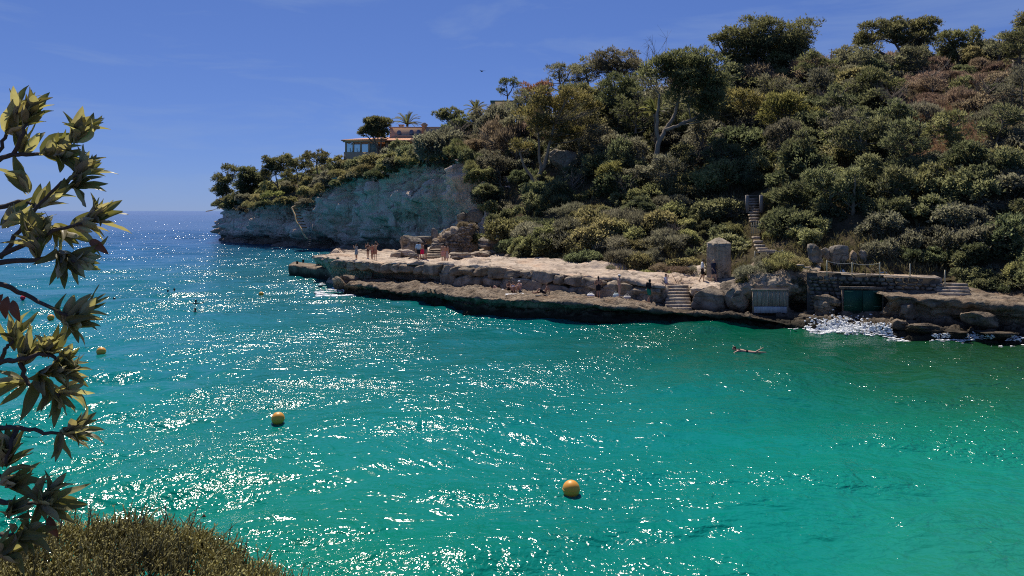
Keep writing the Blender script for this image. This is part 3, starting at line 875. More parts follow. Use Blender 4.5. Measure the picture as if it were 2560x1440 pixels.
# ---- pines: trunk with limbs + crown of needle tufts in clumps
def pine(name, label, base, Y, trunks, ells, m='pine', r0=0.28, seed=0, dens=1.0, group=None, bark='bark', tuft=0.46, cat='pine tree', zb=None, droop=False):
    r = np.random.default_rng(seed)
    s = Y / F
    bx = WX(base, Y)
    bz = gz(base, Y) - 0.4 if zb is None else zb
    origin = np.array([bx, Y, bz])
    root = empty(name, origin)
    tag(root, label, cat, group)
    mb = MB()
    stems = []
    for i, tr in enumerate(trunks):
        pts = [P(a, b, Y) - origin for a, b in tr]
        if i == 0: pts[0] = np.array([pts[0][0], 0, min(pts[0][2], 0.0)]) if pts[0][2] < 2.5 else pts[0]
        if i == 0 and pts[0][2] > 0.05: pts = [np.array([0., 0, 0])] + pts
        pts = np.array(pts); pts[1:, 1] += np.cumsum(r.normal(0, 0.25, len(pts) - 1))
        # smooth path
        t = np.linspace(0, len(pts) - 1, len(pts) * 4)
        sm = np.stack([np.interp(t, np.arange(len(pts)), pts[:, c]) for c in range(3)], 1)
        for _ in range(2): sm[1:-1] = (sm[:-2] + 2 * sm[1:-1] + sm[2:]) / 4
        sm[1:-1] += r.normal(0, 0.05, sm[1:-1].shape)
        rr = np.linspace(r0 if i == 0 else r0 * 0.65, r0 * 0.35, len(sm))
        mb.tube(sm, rr, 8)
        stems.append(np.concatenate([sm, rr[:, None]], 1))
    st = np.concatenate(stems)
    C = []
    if droop:
        ells = list(ells) + [(cx + r.normal(0, 4), cy + ry*1.0, rx*.85, ry*1.0, max(2, int(n*.6))) for cx, cy, rx, ry, n in ells]
    for (cx, cy, rx, ry, n) in ells:
        for k in range(int(n*1.2)):
            v = sphere_pts(1, r)[0] * (r.random() ** 0.40)
            c = P(cx + v[0]*rx*0.88, cy - v[2]*ry*0.88, Y) - origin
            c[1] += v[1] * rx * 0.75 * s
            rc = min(rx, ry) * s * r.uniform(0.24, 0.56)
            C.append((c, max(rc, 0.45), rx * s))
    Vs, Fs, Ts = [], [], []; nv = 0
    for c, rc, ex in C:
        dd = np.linalg.norm(st[:, :3] - c, axis=1) + np.where(st[:, 2] > c[2] - 0.3, 1.5, 0)
        j = int(np.argmin(dd)); a = st[j, :3]
        end = c + np.array([0, 0, -rc * 0.25])
        mid = (a + end) / 2 + np.array([0, 0, -0.10 * np.linalg.norm(end - a)]) + r.normal(0, 0.12, 3)
        t = np.linspace(0, 1, 6)[:, None]
        path = (1-t)**2 * a + 2*t*(1-t) * mid + t*t * end
        rb = min(0.10, st[j, 3] * 0.6)
        mb.tube(path, np.linspace(rb, 0.025, 6), 5, False)
        for q in range(3):                       # fine side twigs
            e = end + sphere_pts(1, r)[0] * rc * 0.8
            mb.tube([path[3], (path[4] + e) / 2, e], [0.03, 0.02, 0.01], 3, False)
        n = int(np.clip(105 * dens * (rc / 0.8) ** 2, 36, 400))
        v = sphere_pts(n, r); v[:, 2] = np.where((v[:, 2] < -0.2) & (r.random(n) < 0.75), -v[:, 2], v[:, 2])
        bump_ = 1 + 0.35 * fbm(v * 2.2 + c, 2, seed)
        rad = rc * (1 - 0.55 * r.random(n) ** 2 + np.where(r.random(n) < .2, .45*r.random(n), 0)) * bump_
        p = c + v * rad[:, None] * np.array([1.12, 1.12, 0.78])
        tone = np.clip(0.42 + 0.4 * v[:, 2] * 0 + 0.45 * fbm(p * 0.9, 2, seed + 3) + r.normal(0, 0.15, n), 0, 1)
        p3 = np.repeat(p, 3, 0); d3 = np.repeat(v * 0.7 + np.array([0, 0, 0.55]), 3, 0) + r.normal(0, 0.6, (n*3, 3))
        V, Fq = cards(p3, d3, tuft * r.uniform(0.6, 1.2, n*3), 0.10 * r.uniform(0.7, 1.4, n*3) * (tuft/0.46), r)
        Vs.append(V); Fs.append(Fq + nv); nv += len(V); Ts.append(np.repeat(tone, 12))
    link('trunk', mb.mesh('pine_trunk', M[bark], True), root)
    link('crown', new_mesh('pine_crown', np.concatenate(Vs), np.concatenate(Fs), M[m], False, {'tone': np.concatenate(Ts)}), root)
    return root

SKY = 'pines along the crest of the hill'
PT = [
 # name, label, base column, distance, trunks, ellipses, material, r0, dens
 ('leaning_pine', 'tall dark pine with bare pale trunk leaning right in the middle of the slope', 1637, 82, [[(1637, 445), (1639, 400), (1646, 355), (1664, 325), (1690, 288), (1700, 250), (1702, 190)], [(1664, 325), (1700, 312), (1745, 292), (1775, 255)], [(1646, 355), (1640, 300), (1650, 235)]],
  [(1705, 170, 80, 55, 15), (1770, 195, 58, 55, 11), (1650, 190, 48, 48, 8), (1790, 255, 42, 42, 8), (1720, 250, 60, 45, 9), (1745, 300, 50, 26, 5)], 'pine', 0.34, 1.0),
 ('forked_pine', 'broad yellow green pine with several pale forked trunks above the low scrub', 1340, 90, [[(1338, 490), (1342, 450), (1362, 410), (1372, 370), (1385, 310)], [(1340, 470), (1328, 440), (1308, 415), (1300, 380)], [(1352, 430), (1350, 395), (1345, 330)]],
  [(1400, 255, 85, 42, 15), (1345, 300, 62, 40, 10), (1435, 330, 45, 26, 6), (1395, 345, 40, 24, 5), (1305, 365, 40, 24, 5), (1480, 270, 30, 26, 4)], 'pine_bright', 0.34, 1.0),
 ('great_pine', 'largest pine on the skyline with a huge rounded double crown', 1900, 108, [[(1900, 240), (1905, 190), (1890, 140)], [(1905, 200), (1945, 160), (1965, 110)], [(1895, 210), (1850, 165), (1810, 130)]],
  [(1880, 95, 72, 52, 15), (1960, 100, 72, 58, 16), (1795, 110, 55, 30, 7), (2005, 160, 38, 45, 7), (1855, 170, 55, 38, 7), (1925, 180, 60, 35, 7)], 'pine', 0.5, 1.0),
 ('umbrella_pine', 'flat topped umbrella pine with open dark limbs on the right skyline', 2270, 100, [[(2270, 175), (2262, 150), (2235, 110)], [(2268, 165), (2290, 130), (2300, 90)], [(2265, 160), (2210, 140), (2165, 115)]],
  [(2185, 85, 55, 30, 12), (2250, 74, 52, 28, 13), (2310, 72, 48, 26, 12), (2165, 105, 35, 20, 5), (2300, 98, 60, 20, 8), (2230, 100, 40, 18, 5)], 'pine', 0.36, 1.5),
 ('spreading_pine', 'lower spreading pine directly right of the umbrella pine', 2400, 101, [[(2400, 165), (2395, 140), (2380, 110)], [(2398, 150), (2425, 125)]], [(2365, 92, 42, 22, 9), (2415, 92, 42, 26, 9), (2440, 118, 22, 20, 3), (2345, 115, 30, 20, 3)], 'pine', 0.3, 0.9),
 ('edge_pine', 'pine cut by the right edge of the view on the crest', 2585, 95, [[(2585, 150), (2580, 110), (2572, 70)]], [(2565, 72, 32, 28, 5), (2590, 60, 35, 40, 6), (2570, 110, 40, 26, 4)], 'pine', 0.3, 1.0),
 ('round_pine', 'small round pine between the spreading pine and the right edge', 2500, 96, [[(2500, 160), (2498, 120)]], [(2490, 108, 40, 20, 5), (2525, 104, 30, 18, 4)], 'pine_grey', 0.22, 1.0),
 ('bushy_pine', 'bushy bright topped pine on the slope below the umbrella pine', 2120, 84, [[(2125, 405), (2130, 350), (2150, 290), (2170, 240)], [(2130, 340), (2200, 280)]], [(2195, 215, 60, 38, 11), (2130, 250, 50, 36, 7), (2225, 262, 36, 40, 6), (2165, 285, 55, 30, 6)], 'pine', 0.3, 1.0),
 ('yellow_pine', 'yellow green pine left of the bushy pine in mid slope', 1985, 82, [[(1990, 400), (1985, 340), (1970, 290)]], [(1970, 265, 62, 42, 11), (2015, 290, 40, 36, 6), (1930, 300, 36, 30, 5)], 'pine_bright', 0.26, 0.9),
 ('young_pine', 'young yellowish pine just right of the leaning pine crown', 1880, 88, [[(1880, 340), (1880, 290)]], [(1865, 250, 38, 34, 7), (1905, 270, 38, 30, 6)], 'pine_bright', 0.22, 1.0),
 ('crest_pine', 'wide skyline pine left of the dead bare twigs', 1550, 116, [[(1560, 270), (1550, 220), (1545, 180)], [(1555, 235), (1590, 190)]], [(1520, 155, 48, 34, 8), (1570, 160, 48, 36, 8), (1600, 185, 30, 26, 4)], 'pine_grey', 0.32, 1.0),
 ('crest_pine', 'airy skyline pine standing just left of the wide crest pine', 1470, 118, [[(1475, 265), (1470, 210), (1465, 180)]], [(1470, 170, 40, 26, 8), (1445, 195, 28, 22, 4)], 'pine_grey', 0.28, 0.8),
 ('thin_pine', 'thin see through pine on the crest above the broad forked pine', 1405, 120, [[(1408, 275), (1402, 220), (1395, 180)], [(1402, 220), (1425, 180)]], [(1395, 170, 30, 22, 6), (1425, 185, 25, 25, 4), (1375, 195, 18, 18, 2)], 'pine_grey', 0.22, 0.55),
 ('lone_pine', 'small lone pine with a slender trunk at the left end of the crest', 1270, 122, [[(1270, 295), (1270, 250), (1266, 215)], [(1269, 240), (1285, 215)]], [(1258, 205, 20, 14, 4), (1285, 205, 22, 14, 4), (1252, 230, 14, 12, 2)], 'pine', 0.18, 0.7),
 ('dead_pine', 'reddish brown dead pine on the crest beside the lone small pine', 1335, 117, [[(1335, 300), (1335, 240)]], [(1330, 232, 38, 28, 8), (1362, 222, 26, 24, 4)], 'pine_dead', 0.24, 0.8),
 ('shaded_pine', 'dark shaded pine with a pale stem between forked pine and leaning pine', 1548, 100, [[(1545, 345), (1546, 305), (1540, 250)], [(1546, 300), (1562, 275)]], [(1545, 225, 50, 40, 9), (1530, 260, 36, 40, 6), (1580, 250, 36, 36, 5)], 'pine', 0.26, 1.0),
 ('tall_thin_pine', 'tall grey pine behind the left side of the leaning pine', 1610, 106, [[(1612, 330), (1610, 270), (1605, 220)]], [(1605, 215, 38, 36, 7), (1630, 250, 30, 32, 5)], 'pine_grey', 0.24, 0.8),
 ('dark_conifer', 'narrow dark conifer standing alone on the dry brown slope', 2402, 82, [[(2400, 310), (2400, 270), (2400, 220)]], [(2400, 205, 20, 22, 4), (2395, 235, 24, 24, 5), (2405, 262, 20, 20, 3)], 'pine', 0.16, 1.1),
 ('house_pine', 'dark pine growing in front of the villa on the headland', 945, 148, [[(946, 425), (948, 380), (955, 340)], [(948, 385), (935, 345), (925, 320)], [(948, 370), (915, 340)]], [(922, 318, 20, 20, 9), (955, 306, 28, 17, 11), (942, 330, 36, 18, 11), (897, 331, 11, 8, 3)], 'pine', 0.28, 1.5),
 ('villa_pine', 'pine to the right of the villa at the foot of the crest', 1112, 138, [[(1130, 350), (1122, 310), (1112, 290)]], [(1105, 285, 28, 18, 7), (1140, 290, 32, 20, 6)], 'pine', 0.24, 1.0),
 ('headland_pine', 'leftmost wind shaped pine leaning out over the headland tip', 575, 186, [[(580, 530), (565, 490), (560, 450)], [(575, 510), (545, 500)]], [(562, 440, 30, 26, 7), (548, 478, 24, 24, 5), (585, 428, 22, 16, 4), (555, 505, 24, 12, 3)], 'pine', 0.3, 1.0),
 ('headland_pine', 'second pine from the headland tip with a dense dark crown', 622, 178, [[(622, 530), (620, 480), (618, 450)]], [(612, 440, 30, 24, 7), (640, 462, 32, 34, 8), (605, 480, 30, 28, 6)], 'pine', 0.28, 1.0),
 ('headland_pine', 'round topped headland pine above the pale cliff notch', 690, 169, [[(700, 510), (694, 460), (688, 430)], [(694, 465), (665, 440)]], [(672, 408, 26, 20, 6), (700, 420, 28, 26, 7), (660, 435, 24, 22, 4)], 'pine', 0.26, 1.0),
 ('headland_pine', 'see through headland pine with dark forked limbs left of the stone steps', 745, 165, [[(748, 500), (745, 455), (738, 420)], [(745, 460), (765, 425)]], [(735, 400, 26, 18, 6), (757, 415, 24, 24, 5), (720, 430, 20, 20, 3)], 'pine', 0.24, 0.8),
 ('headland_pine', 'pine on the headland ridge midway between the tip and the villa', 795, 161, [[(792, 485), (795, 440), (790, 405)]], [(785, 390, 26, 16, 6), (808, 405, 26, 20, 6), (780, 425, 20, 18, 3)], 'pine', 0.24, 0.9),
 ('headland_pine', 'smallest headland pine just left of the villa veranda', 848, 158, [[(848, 455), (848, 415)]], [(838, 405, 24, 14, 5), (858, 412, 16, 12, 3)], 'pine_bright', 0.2, 0.9),
 ('flat_pine', 'low flat pine bough spreading over the cliff beside the rope handrail', 690, 156.5, [[(735, 512), (728, 496), (700, 493)]], [(690, 487, 34, 7, 5), (665, 492, 20, 6, 2)], 'pine_bright', 0.12, 0.9),
 ('ridge_pine', 'dense grey pine on the ridge between dead pine and forked pine', 1305, 112, [[(1308, 330), (1305, 290), (1302, 260)]], [(1300, 258, 40, 30, 8), (1335, 275, 40, 34, 7)], 'pine_grey', 0.24, 0.9),
 ('ridge_pine', 'dense dull green pine behind the crown of the forked pine', 1455, 108, [[(1455, 320), (1452, 270), (1450, 240)]], [(1440, 225, 42, 28, 8), (1470, 245, 40, 34, 7), (1500, 235, 34, 30, 5)], 'pine', 0.26, 0.9),
 ('ridge_pine', 'grey pine on the ridge in front of the flat roofed house', 1225, 117, [[(1228, 350), (1225, 310), (1222, 290)]], [(1215, 285, 34, 22, 7), (1248, 282, 28, 24, 6)], 'pine_grey', 0.22, 0.9),
 ('ridge_pine', 'small ridge pine beside the palm top right of the villa', 1160, 128, [[(1162, 350), (1160, 315)]], [(1155, 300, 32, 20, 6), (1185, 305, 26, 20, 5)], 'pine', 0.2, 0.9),
 ('ridge_pine', 'small pine filling the gap between great pine and umbrella pine', 2075, 102, [[(2075, 230), (2072, 190)]], [(2065, 165, 34, 24, 7), (2100, 180, 34, 24, 6)], 'pine_grey', 0.2, 0.9),
 ('slope_pine', 'grey green pine at the top of the cliff near its inner end', 1225, 106, [[(1222, 430), (1220, 390), (1230, 350)]], [(1225, 345, 36, 30, 7), (1200, 370, 30, 26, 4)], 'pine_grey', 0.2, 0.8),
 ('slope_pine', 'pale trunked grey pine left of the broad forked pine', 1235, 112, [[(1226, 380), (1229, 340), (1235, 310)]], [(1240, 295, 36, 26, 6), (1265, 320, 30, 26, 4)], 'pine_grey', 0.2, 0.7),
]
for i, (nm, lb, bx, Y, tr, el, m, r0, dn) in enumerate(PT):
    grp = SKY if 'crest' in lb or 'skyline' in lb else ('headland pines' if nm == 'headland_pine' else None)
    pine(nm, lb, bx, Y, tr, el, m, r0, 1000 + i, dn, grp, 'palebark' if nm in ('leaning_pine', 'forked_pine', 'shaded_pine', 'slope_pine') else 'bark', 0.46 if Y < 125 else 0.6, droop=nm in ('great_pine', 'crest_pine', 'thin_pine', 'dead_pine', 'ridge_pine', 'edge_pine', 'round_pine', 'spreading_pine', 'shaded_pine', 'tall_thin_pine'))

# pines mixed into the scrub of the slope
ORDT = 'first second third fourth fifth sixth seventh eighth ninth tenth eleventh twelfth thirteenth fourteenth fifteenth sixteenth seventeenth eighteenth nineteenth twentieth'.split()
MIX = [(2080, 62, 120, 'bush_dark', 1), (2135, 61, 110, 'bush_dark', 1), (2230, 60, 110, 'bush_dark', 1), (2410, 60, 110, 'bush_pale', 1), (2520, 58, 110, 'bush_dark', 1), (1780, 90, 110, 'pine', 1), (1660, 96, 110, 'pine_grey', 1), (2100, 96, 100, 'pine_grey', 1), (1975, 76, 110, 'bush_grey', 1), (2120, 72, 110, 'bush_grey', 1), (2240, 72, 100, 'bush_dark', 1), (1480, 97, 110, 'pine', 1), (1370, 98, 110, 'pine_grey', 1), (1450, 92, 150, 'pine', 1), (1500, 88, 120, 'pine_grey', 1), (1590, 93, 150, 'pine', 2), (1600, 84, 105, 'bush_grey', 1), (1700, 92, 110, 'pine_grey', 1), (1760, 84, 120, 'bush_grey', 1), (1830, 92, 130, 'pine', 2), (1800, 78, 110, 'bush_dark', 1), (1930, 90, 120, 'pine_grey', 1), (2050, 86, 120, 'bush_grey', 1), (2040, 94, 110, 'pine', 1), (2090, 78, 120, 'bush_dark', 1), (2170, 92, 110, 'pine_grey', 1), (2300, 94, 90, 'pine_grey', 1), (2160, 68, 130, 'bush_dark', 1), (2280, 64, 140, 'bush_dark', 2), (2380, 66, 120, 'bush_pale', 1), (2480, 64, 130, 'bush_dark', 2), (2550, 70, 150, 'bush_grey', 1), (2540, 86, 120, 'pine', 1), (1680, 78, 100, 'bush_grey', 1), (1540, 80, 90, 'pine_bright', 1), (1420, 100, 120, 'pine_grey', 1), (1290, 102, 110, 'pine_grey', 1), (1255, 95, 100, 'bush_grey', 1), (2020, 70, 120, 'bush_dark', 1), (1985, 64, 95, 'bush_dark', 1)]
_lab = {}
for i in sorted(range(len(MIX)), key=lambda q: MIX[q][0]):
    px, Y, hp, m, kk = MIX[i]
    r = np.random.default_rng(1500 + i)
    py0 = HZ + (CH - gz(px, Y)) / Y * F
    lean = r.uniform(-.2, .2) * hp
    top = py0 - hp
    k = hp / 130.0
    tr = [[(px, py0), (px + lean*.3, py0 - hp*.35), (px + lean*.7, py0 - hp*.7)], [(px + lean*.3, py0 - hp*.35), (px + lean*.3 + r.choice([-1, 1])*25*k, py0 - hp*.6)]]
    el = [(px + lean, top + 26*k, 42*k, 26*k, 6), (px + lean - 26*k, top + 52*k, 38*k, 28*k, 5), (px + lean + 28*k, top + 56*k, 38*k, 28*k, 5), (px + lean*.6, top + 84*k, 48*k, 28*k, 5)]
    word = {'pine': 'dull green pine', 'pine_grey': 'grey green pine', 'pine_bright': 'yellow green pine', 'bush_grey': 'grey leaved small tree', 'bush_dark': 'dark leaved small tree', 'bush_pale': 'pale leaved small tree'}[m]
    n_ = _lab.get(word, 0); _lab[word] = n_ + 1
    pine('mixed_pine' if 'pine' in m else 'wild_olive_tree', '%s from the left, %s rising out of slope scrub' % (ORDT[n_], word), px, Y, tr, el, m, 0.18, 1600 + i, 0.66, 'trees in the slope scrub', 'palebark' if i % 2 else 'bark', 0.42, 'pine tree' if 'pine' in m else 'tree')

# bare dead twigs reaching above the crest
def bare_tree(name, label, px, Y, py, hpx, seed, n=26, spread=0.5, cat='dead tree', m='palebark', th=0.05):
    r = np.random.default_rng(seed); s = Y / F
    base = np.array([WX(px, Y), Y, gz(px, Y) - 0.3]); top = CH - (py - HZ) * s
    H = top - base[2]
    root = empty(name, base); tag(root, label, cat)
    mb = MB(); mb.tube([(0, 0, 0), (0.1, 0, H*.4), (0.0, 0.1, H*.75)], [th*2.2, th*1.6, th*.8], 6)
    br = MB()
    for k in range(n):
        t = r.uniform(0.25, 0.75); a = r.uniform(0, 6.28)
        p0 = np.array([0.05, 0.05, H * t]); l = H * r.uniform(.2, .45)
        e = p0 + np.array([np.cos(a)*spread*l, np.sin(a)*spread*l, l])
        mid = (p0 + e) / 2 + r.normal(0, .1*l, 3)
        br.tube([p0, mid, e], [th*.8, th*.5, th*.2], 3, False)
        for q in range(4):
            f = e * r.uniform(.75, 1) + (1 - 1) * p0; g = f + r.normal(0, .16*l, 3) + np.array([0, 0, .14*l])
            br.tube([mid * .4 + e * .6, g], [th*.4, th*.15], 3, False)
    link('trunk', mb.mesh('bare_trunk', M[m], True), root)
    link('branches', br.mesh('bare_branches', M[m]), root)
bare_tree('dead_tree', 'bare dead tree tips sticking up above the crest pines', 1640, 112, 108, 60, 61)
bare_tree('dead_tree', 'bare grey dead tree leaning over the top of the inner cliff', 1150, 112, 300, 60, 62, 40, 1.2)
bare_tree('dead_shrub', 'bare forked dead shrub at the edge of the path above the stone steps', 1690, 57.5, 676, 30, 63, 8, 0.6, 'shrub', 'bark', 0.03)
for _k, (_px, _Y, _h, _w) in enumerate([(1230, 100, 60, 'above the inner cliff'), (1290, 97, 60, 'left of the forked pine'), (1430, 84, 50, 'below the forked pine'), (1560, 78, 50, 'left of the leaning pine trunk'), (1720, 80, 60, 'right of the leaning pine trunk'), (1830, 84, 60, 'above the hillside gate'), (2080, 82, 60, 'below the yellow green pine'), (2230, 78, 60, 'at the left of the dry grass'), (2330, 84, 60, 'above the dry grass'), (2470, 76, 60, 'right of the dry grass'), (2060, 66, 50, 'above the boulder row'), (2350, 60, 50, 'on the dark slope above the sea wall')]):
    _py = HZ + (CH - gz(_px, _Y)) / _Y * F - _h - 20
    bare_tree('bare_shrub', 'bare grey twigs standing in the scrub ' + _w, _px, _Y, _py, _h, 640 + _k, 46, 1.1, 'shrub', 'palebark', 0.035)
bare_tree('dead_shrub', 'tangle of bare grey twigs in the scrub left of the stone pillar', 1690, 68, 560, 30, 64, 40, 1.4, 'shrub', 'palebark', 0.03)

# ---- palms
def palm(name, label, px, Y, py, Lf, nf, seed, zb=None):
    r = np.random.default_rng(seed)
    c = P(px, py, Y); zb = gz(px, Y) - 0.2 if zb is None else zb
    root = empty(name, (c[0], Y, zb)); tag(root, label, 'palm tree')
    h = c[2] - zb
    mb = MB(); t = np.linspace(0, 1, 10)
    mb.tube(np.stack([0.15*np.sin(t*3), t*0, t*h], 1), 0.26 + 0.05*np.sin(np.arange(10)*2.2), 8)
    link('trunk', mb.mesh('palm_trunk', M['bark'], True), root)
    for k in range(nf):
        a = k / nf * 2*np.pi * 2.4 + r.uniform(-.2, .2); up = r.uniform(0.35, 1.35)
        t = np.linspace(0, 1, 12)
        fx = Lf * t * math.cos(up); fz = Lf * (t * math.sin(up) - 0.42 * t**2.2 * (1.3 - 0.5*math.sin(up)))
        path = np.stack([np.cos(a)*fx, np.sin(a)*fx, h + fz], 1)
        fm = MB(); fm.tube(path, np.linspace(0.05, 0.01, 12), 4, False)
        tg = unit(np.gradient(path, axis=0)); side = unit(np.cross(tg, np.array([0, 0, 1.0])))
        for j in range(1, 12):
            for sgn in (-1, 1):
                for q in range(2):
                    b0 = path[j] + tg[j] * q * Lf/26
                    d = side[j]*sgn*0.8 + tg[j]*0.7 + np.array([0, 0, 0.25])
                    l = Lf * 0.17 * math.sin(math.pi * (0.15 + 0.8*j/12)) + 0.1
                    w = np.cross(d, tg[j]); w = w / (np.linalg.norm(w)+1e-9) * 0.05
                    e = b0 + d/np.linalg.norm(d)*l
                    fm.add([b0 - w*.6 - tg[j]*.05, b0 + w*.6 + tg[j]*.05, e], None, [[0, 1, 2]])
        V, fs = fm.arrays()
        link('frond', new_mesh('palm_frond', V, fs, M['palm'], False, {'tone': np.full(len(V), r.uniform(.2, .9))}), root)
M['palm'] = leaf_material('palm_leaves', (0.05, 0.058, 0.022), (0.15, 0.15, 0.06))
palm('palm_tree', 'tall palm rising behind the villa roof', 1018, 172, 312, 4.6, 26, 71)
palm('palm_tree', 'palm top showing on the ridge right of the villa', 1190, 135, 277, 3.0, 20, 72)
palm('palm_tree', 'small palm half hidden behind the leaning pine trunk', 1638, 88, 285, 2.6, 20, 73)
# ------------------------------------------------------------------ scrub on the slope
ZONES = [  # (test, weights of (shape, material, rad, height)), label, group
 ('front', 'rounded olive bush in the low thicket between the path and the forked pine', 'low thicket along the path'),
 ('pillar', 'dark green bush in the thicket behind the stone pillar', 'thicket behind the stone pillar'),
 ('mid', 'grey green bush on the middle slope around the leaning pine', 'bushes around the leaning pine'),
 ('leftslope', 'grey brown dry bush on the slope above the inner end of the cliff', 'dry bushes above the inner cliff'),
 ('stairs', 'dark leafy bush on the slope right of the hillside steps', 'bushes right of the hillside steps'),
 ('rightlow', 'pale topped bush on the dark slope above the sea wall', 'bushes above the sea wall'),
 ('rightdry', 'dry brown shrub on the open upper slope at the right', 'dry shrubs on the upper right slope'),
 ('crest', 'bush filling the crest between the skyline pines', 'bushes along the crest'),
 ('headland', 'windswept bush on top of the sea cliff below the villa', 'bushes on the headland'),
]
ZL = {z[0]: (z[1], z[2]) for z in ZONES}
ZK = {'front': [('round', 'bush_olive', 1.9, 1.75), ('round', 'bush_olive', 1.6, 1.5), ('low', 'bush_olive', 1.9, 1.9), ('round', 'bush_dark', 1.7, 1.7), ('dry', 'bush_grey', 1.6, 1.5)],
      'pillar': [('round', 'bush_dark', 1.8, 1.9), ('round', 'bush_dark', 1.5, 1.6), ('round', 'bush_olive', 1.6, 1.6)],
      'mid': [('round', 'bush_grey', 2.2, 2.2), ('tall', 'bush_grey', 1.7, 1.7), ('round', 'bush_olive', 2.1, 2.0), ('round', 'bush_dark', 2.2, 2.2), ('tall', 'bush_dark', 1.8, 1.9)],
      'leftslope': [('dry', 'bush_dry', 2.1, 2.0), ('round', 'bush_grey', 2.1, 2.0), ('dry', 'bush_grey', 2.2, 2.1), ('round', 'bush_olive', 1.9, 1.8)],
      'stairs': [('round', 'bush_dark', 1.8, 1.9), ('round', 'bush_pale', 1.7, 1.7), ('round', 'bush_dark', 2.0, 2.1), ('tall', 'bush_dark', 1.5, 1.6), ('round', 'bush_olive', 1.7, 1.7)],
      'rightlow': [('round', 'bush_pale', 2.0, 2.0), ('round', 'bush_dark', 1.9, 2.0), ('tall', 'bush_dark', 1.7, 1.9), ('round', 'bush_grey', 1.9, 1.9)],
      'rightdry': [('dry', 'bush_dry', 1.9, 1.6), ('low', 'bush_dry', 1.9, 1.8), ('dry', 'bush_dry', 1.6, 1.5), ('dry', 'bush_grey', 1.9, 1.7), ('round', 'bush_dark', 1.2, 1.2)],
      'crest': [('round', 'bush_grey', 2.8, 3.0), ('tall', 'bush_olive', 2.5, 2.4), ('dry', 'bush_dry', 2.7, 3.0), ('tall', 'bush_dark', 2.3, 2.4), ('tall', 'bush_grey', 2.4, 2.4)],
      'headland': [('round', 'bush_dark', 2.4, 2.0), ('round', 'bush_olive', 2.4, 2.0), ('low', 'bush_olive', 2.6, 2.4), ('round', 'bush_grey', 2.2, 1.9)]}
def zone(px, py, Y):
    if px < 1110 or Y > 128: return 'headland'
    if Y > 100 - max(0, px - 2000) * 0.012: return 'crest'
    if px < 1310 and py < 490: return 'leftslope'
    if px < 1730 and Y < 79: return 'front'
    if px < 1870 and Y < 74: return 'pillar'
    if px > 2230 and Y > 66: return 'rightdry'
    if px > 2180: return 'rightlow'
    if px > 1850 and Y < 78: return 'stairs'
    return 'mid'

def blocked(px, py, X, Y):
    if 1820 < px < 1958 and 54 < Y < 75: return True          # hillside steps
    if 1815 < px < 1955 and 54 < Y < 66: return True
    if 1700 < px < 1860 and Y < 61.6: return True                                # room round the pillar
    if 845 < px < 1100 and 142 < Y < 178: return True                             # villa
    if 2005 < px < 2185 and Y < 59.5: return True                                 # boulders behind the rope
    if 2330 < px < 2470 and 285 < py < 375 and Y > 60: return True                # open dry grass
    if 2215 < px < 2500 and 255 < py < 400 and Y > 60 and (int(X*37) % 5) < 3: return True
    if 2030 < px < 2420 and Y < 53.6: return True                                 # walkway behind the wall
    return False

def scatter_bushes():
    r = np.random.default_rng(77)
    pts = []
    cand = []
    y = 58.0
    for _ in range(9000):
        Y = r.uniform(52, 128); px = r.uniform(1165, 2600)
        X = WX(px, Y)
        cand.append((X, Y, px))
    for _ in range(2500):
        Y = r.uniform(97, 205); px = r.uniform(545, 1180); cand.append((WX(px, Y), Y, px))
    C = np.array(cand)
    ok = inside(C[:, 0], C[:, 1], OUT)
    C = C[ok]; Zg = ground_z(C[:, 0], C[:, 1])
    keep = []
    for (X, Y, px), z in zip(C, Zg):
        py = HZ + (CH - z) / Y * F
        if blocked(px, py, X, Y): continue
        zn = zone(px, py, Y)
        d = {'front': 1.85, 'pillar': 2.2, 'mid': 2.7, 'leftslope': 2.6, 'stairs': 2.1, 'rightlow': 2.15, 'rightdry': 2.9, 'crest': 3.9, 'headland': 4.7}[zn]
        if Y > 112 and zn == 'crest': continue
        if zn == 'headland':
            # only where the slope faces the cove or shows on the ridge
            if Y > 178 and r.random() < .6: continue
        if any((X - a) ** 2 + (Y - b) ** 2 < d * d for a, b, *_ in keep): continue
        keep.append((X, Y, z, px, py, zn))
    return keep
SCRUB = scatter_bushes()
_r = np.random.default_rng(78)
cnt = {}; sub = []
for X, Y, z, px, py, zn in SCRUB:
    ks = ZK[zn]
    k = ks[int(_r.integers(len(ks)))]
    sc = _r.uniform(0.62, 1.32)
    # lower growth right at the edge of the path
    if zn in ('front', 'pillar') and Y < np.interp(px, [1250, 1400, 1600, 1800], [78, 71.5, 66, 61.5]): sc *= 0.8
    sub.append((k, X, Y, z, px, py, zn, sc))
COLW = {'bush_olive': 'olive', 'bush_dark': 'dark green', 'bush_grey': 'grey green', 'bush_dry': 'brown', 'bush_pale': 'pale topped'}
SHW = {'round': 'rounded bush', 'low': 'low bush', 'tall': 'upright shrub', 'dry': 'twiggy shrub'}
WHERE = {'front': 'in the path thicket', 'pillar': 'behind the pillar', 'mid': 'round the leaning pine', 'leftslope': 'above the inner cliff', 'stairs': 'beside the hillside steps', 'rightlow': 'above the sea wall', 'rightdry': 'on the dry right slope', 'crest': 'along the crest', 'headland': 'on the villa headland'}
ORD = 'leftmost second third fourth fifth sixth seventh eighth ninth tenth eleventh twelfth thirteenth fourteenth fifteenth sixteenth seventeenth eighteenth nineteenth twentieth'.split()
buckets = {}
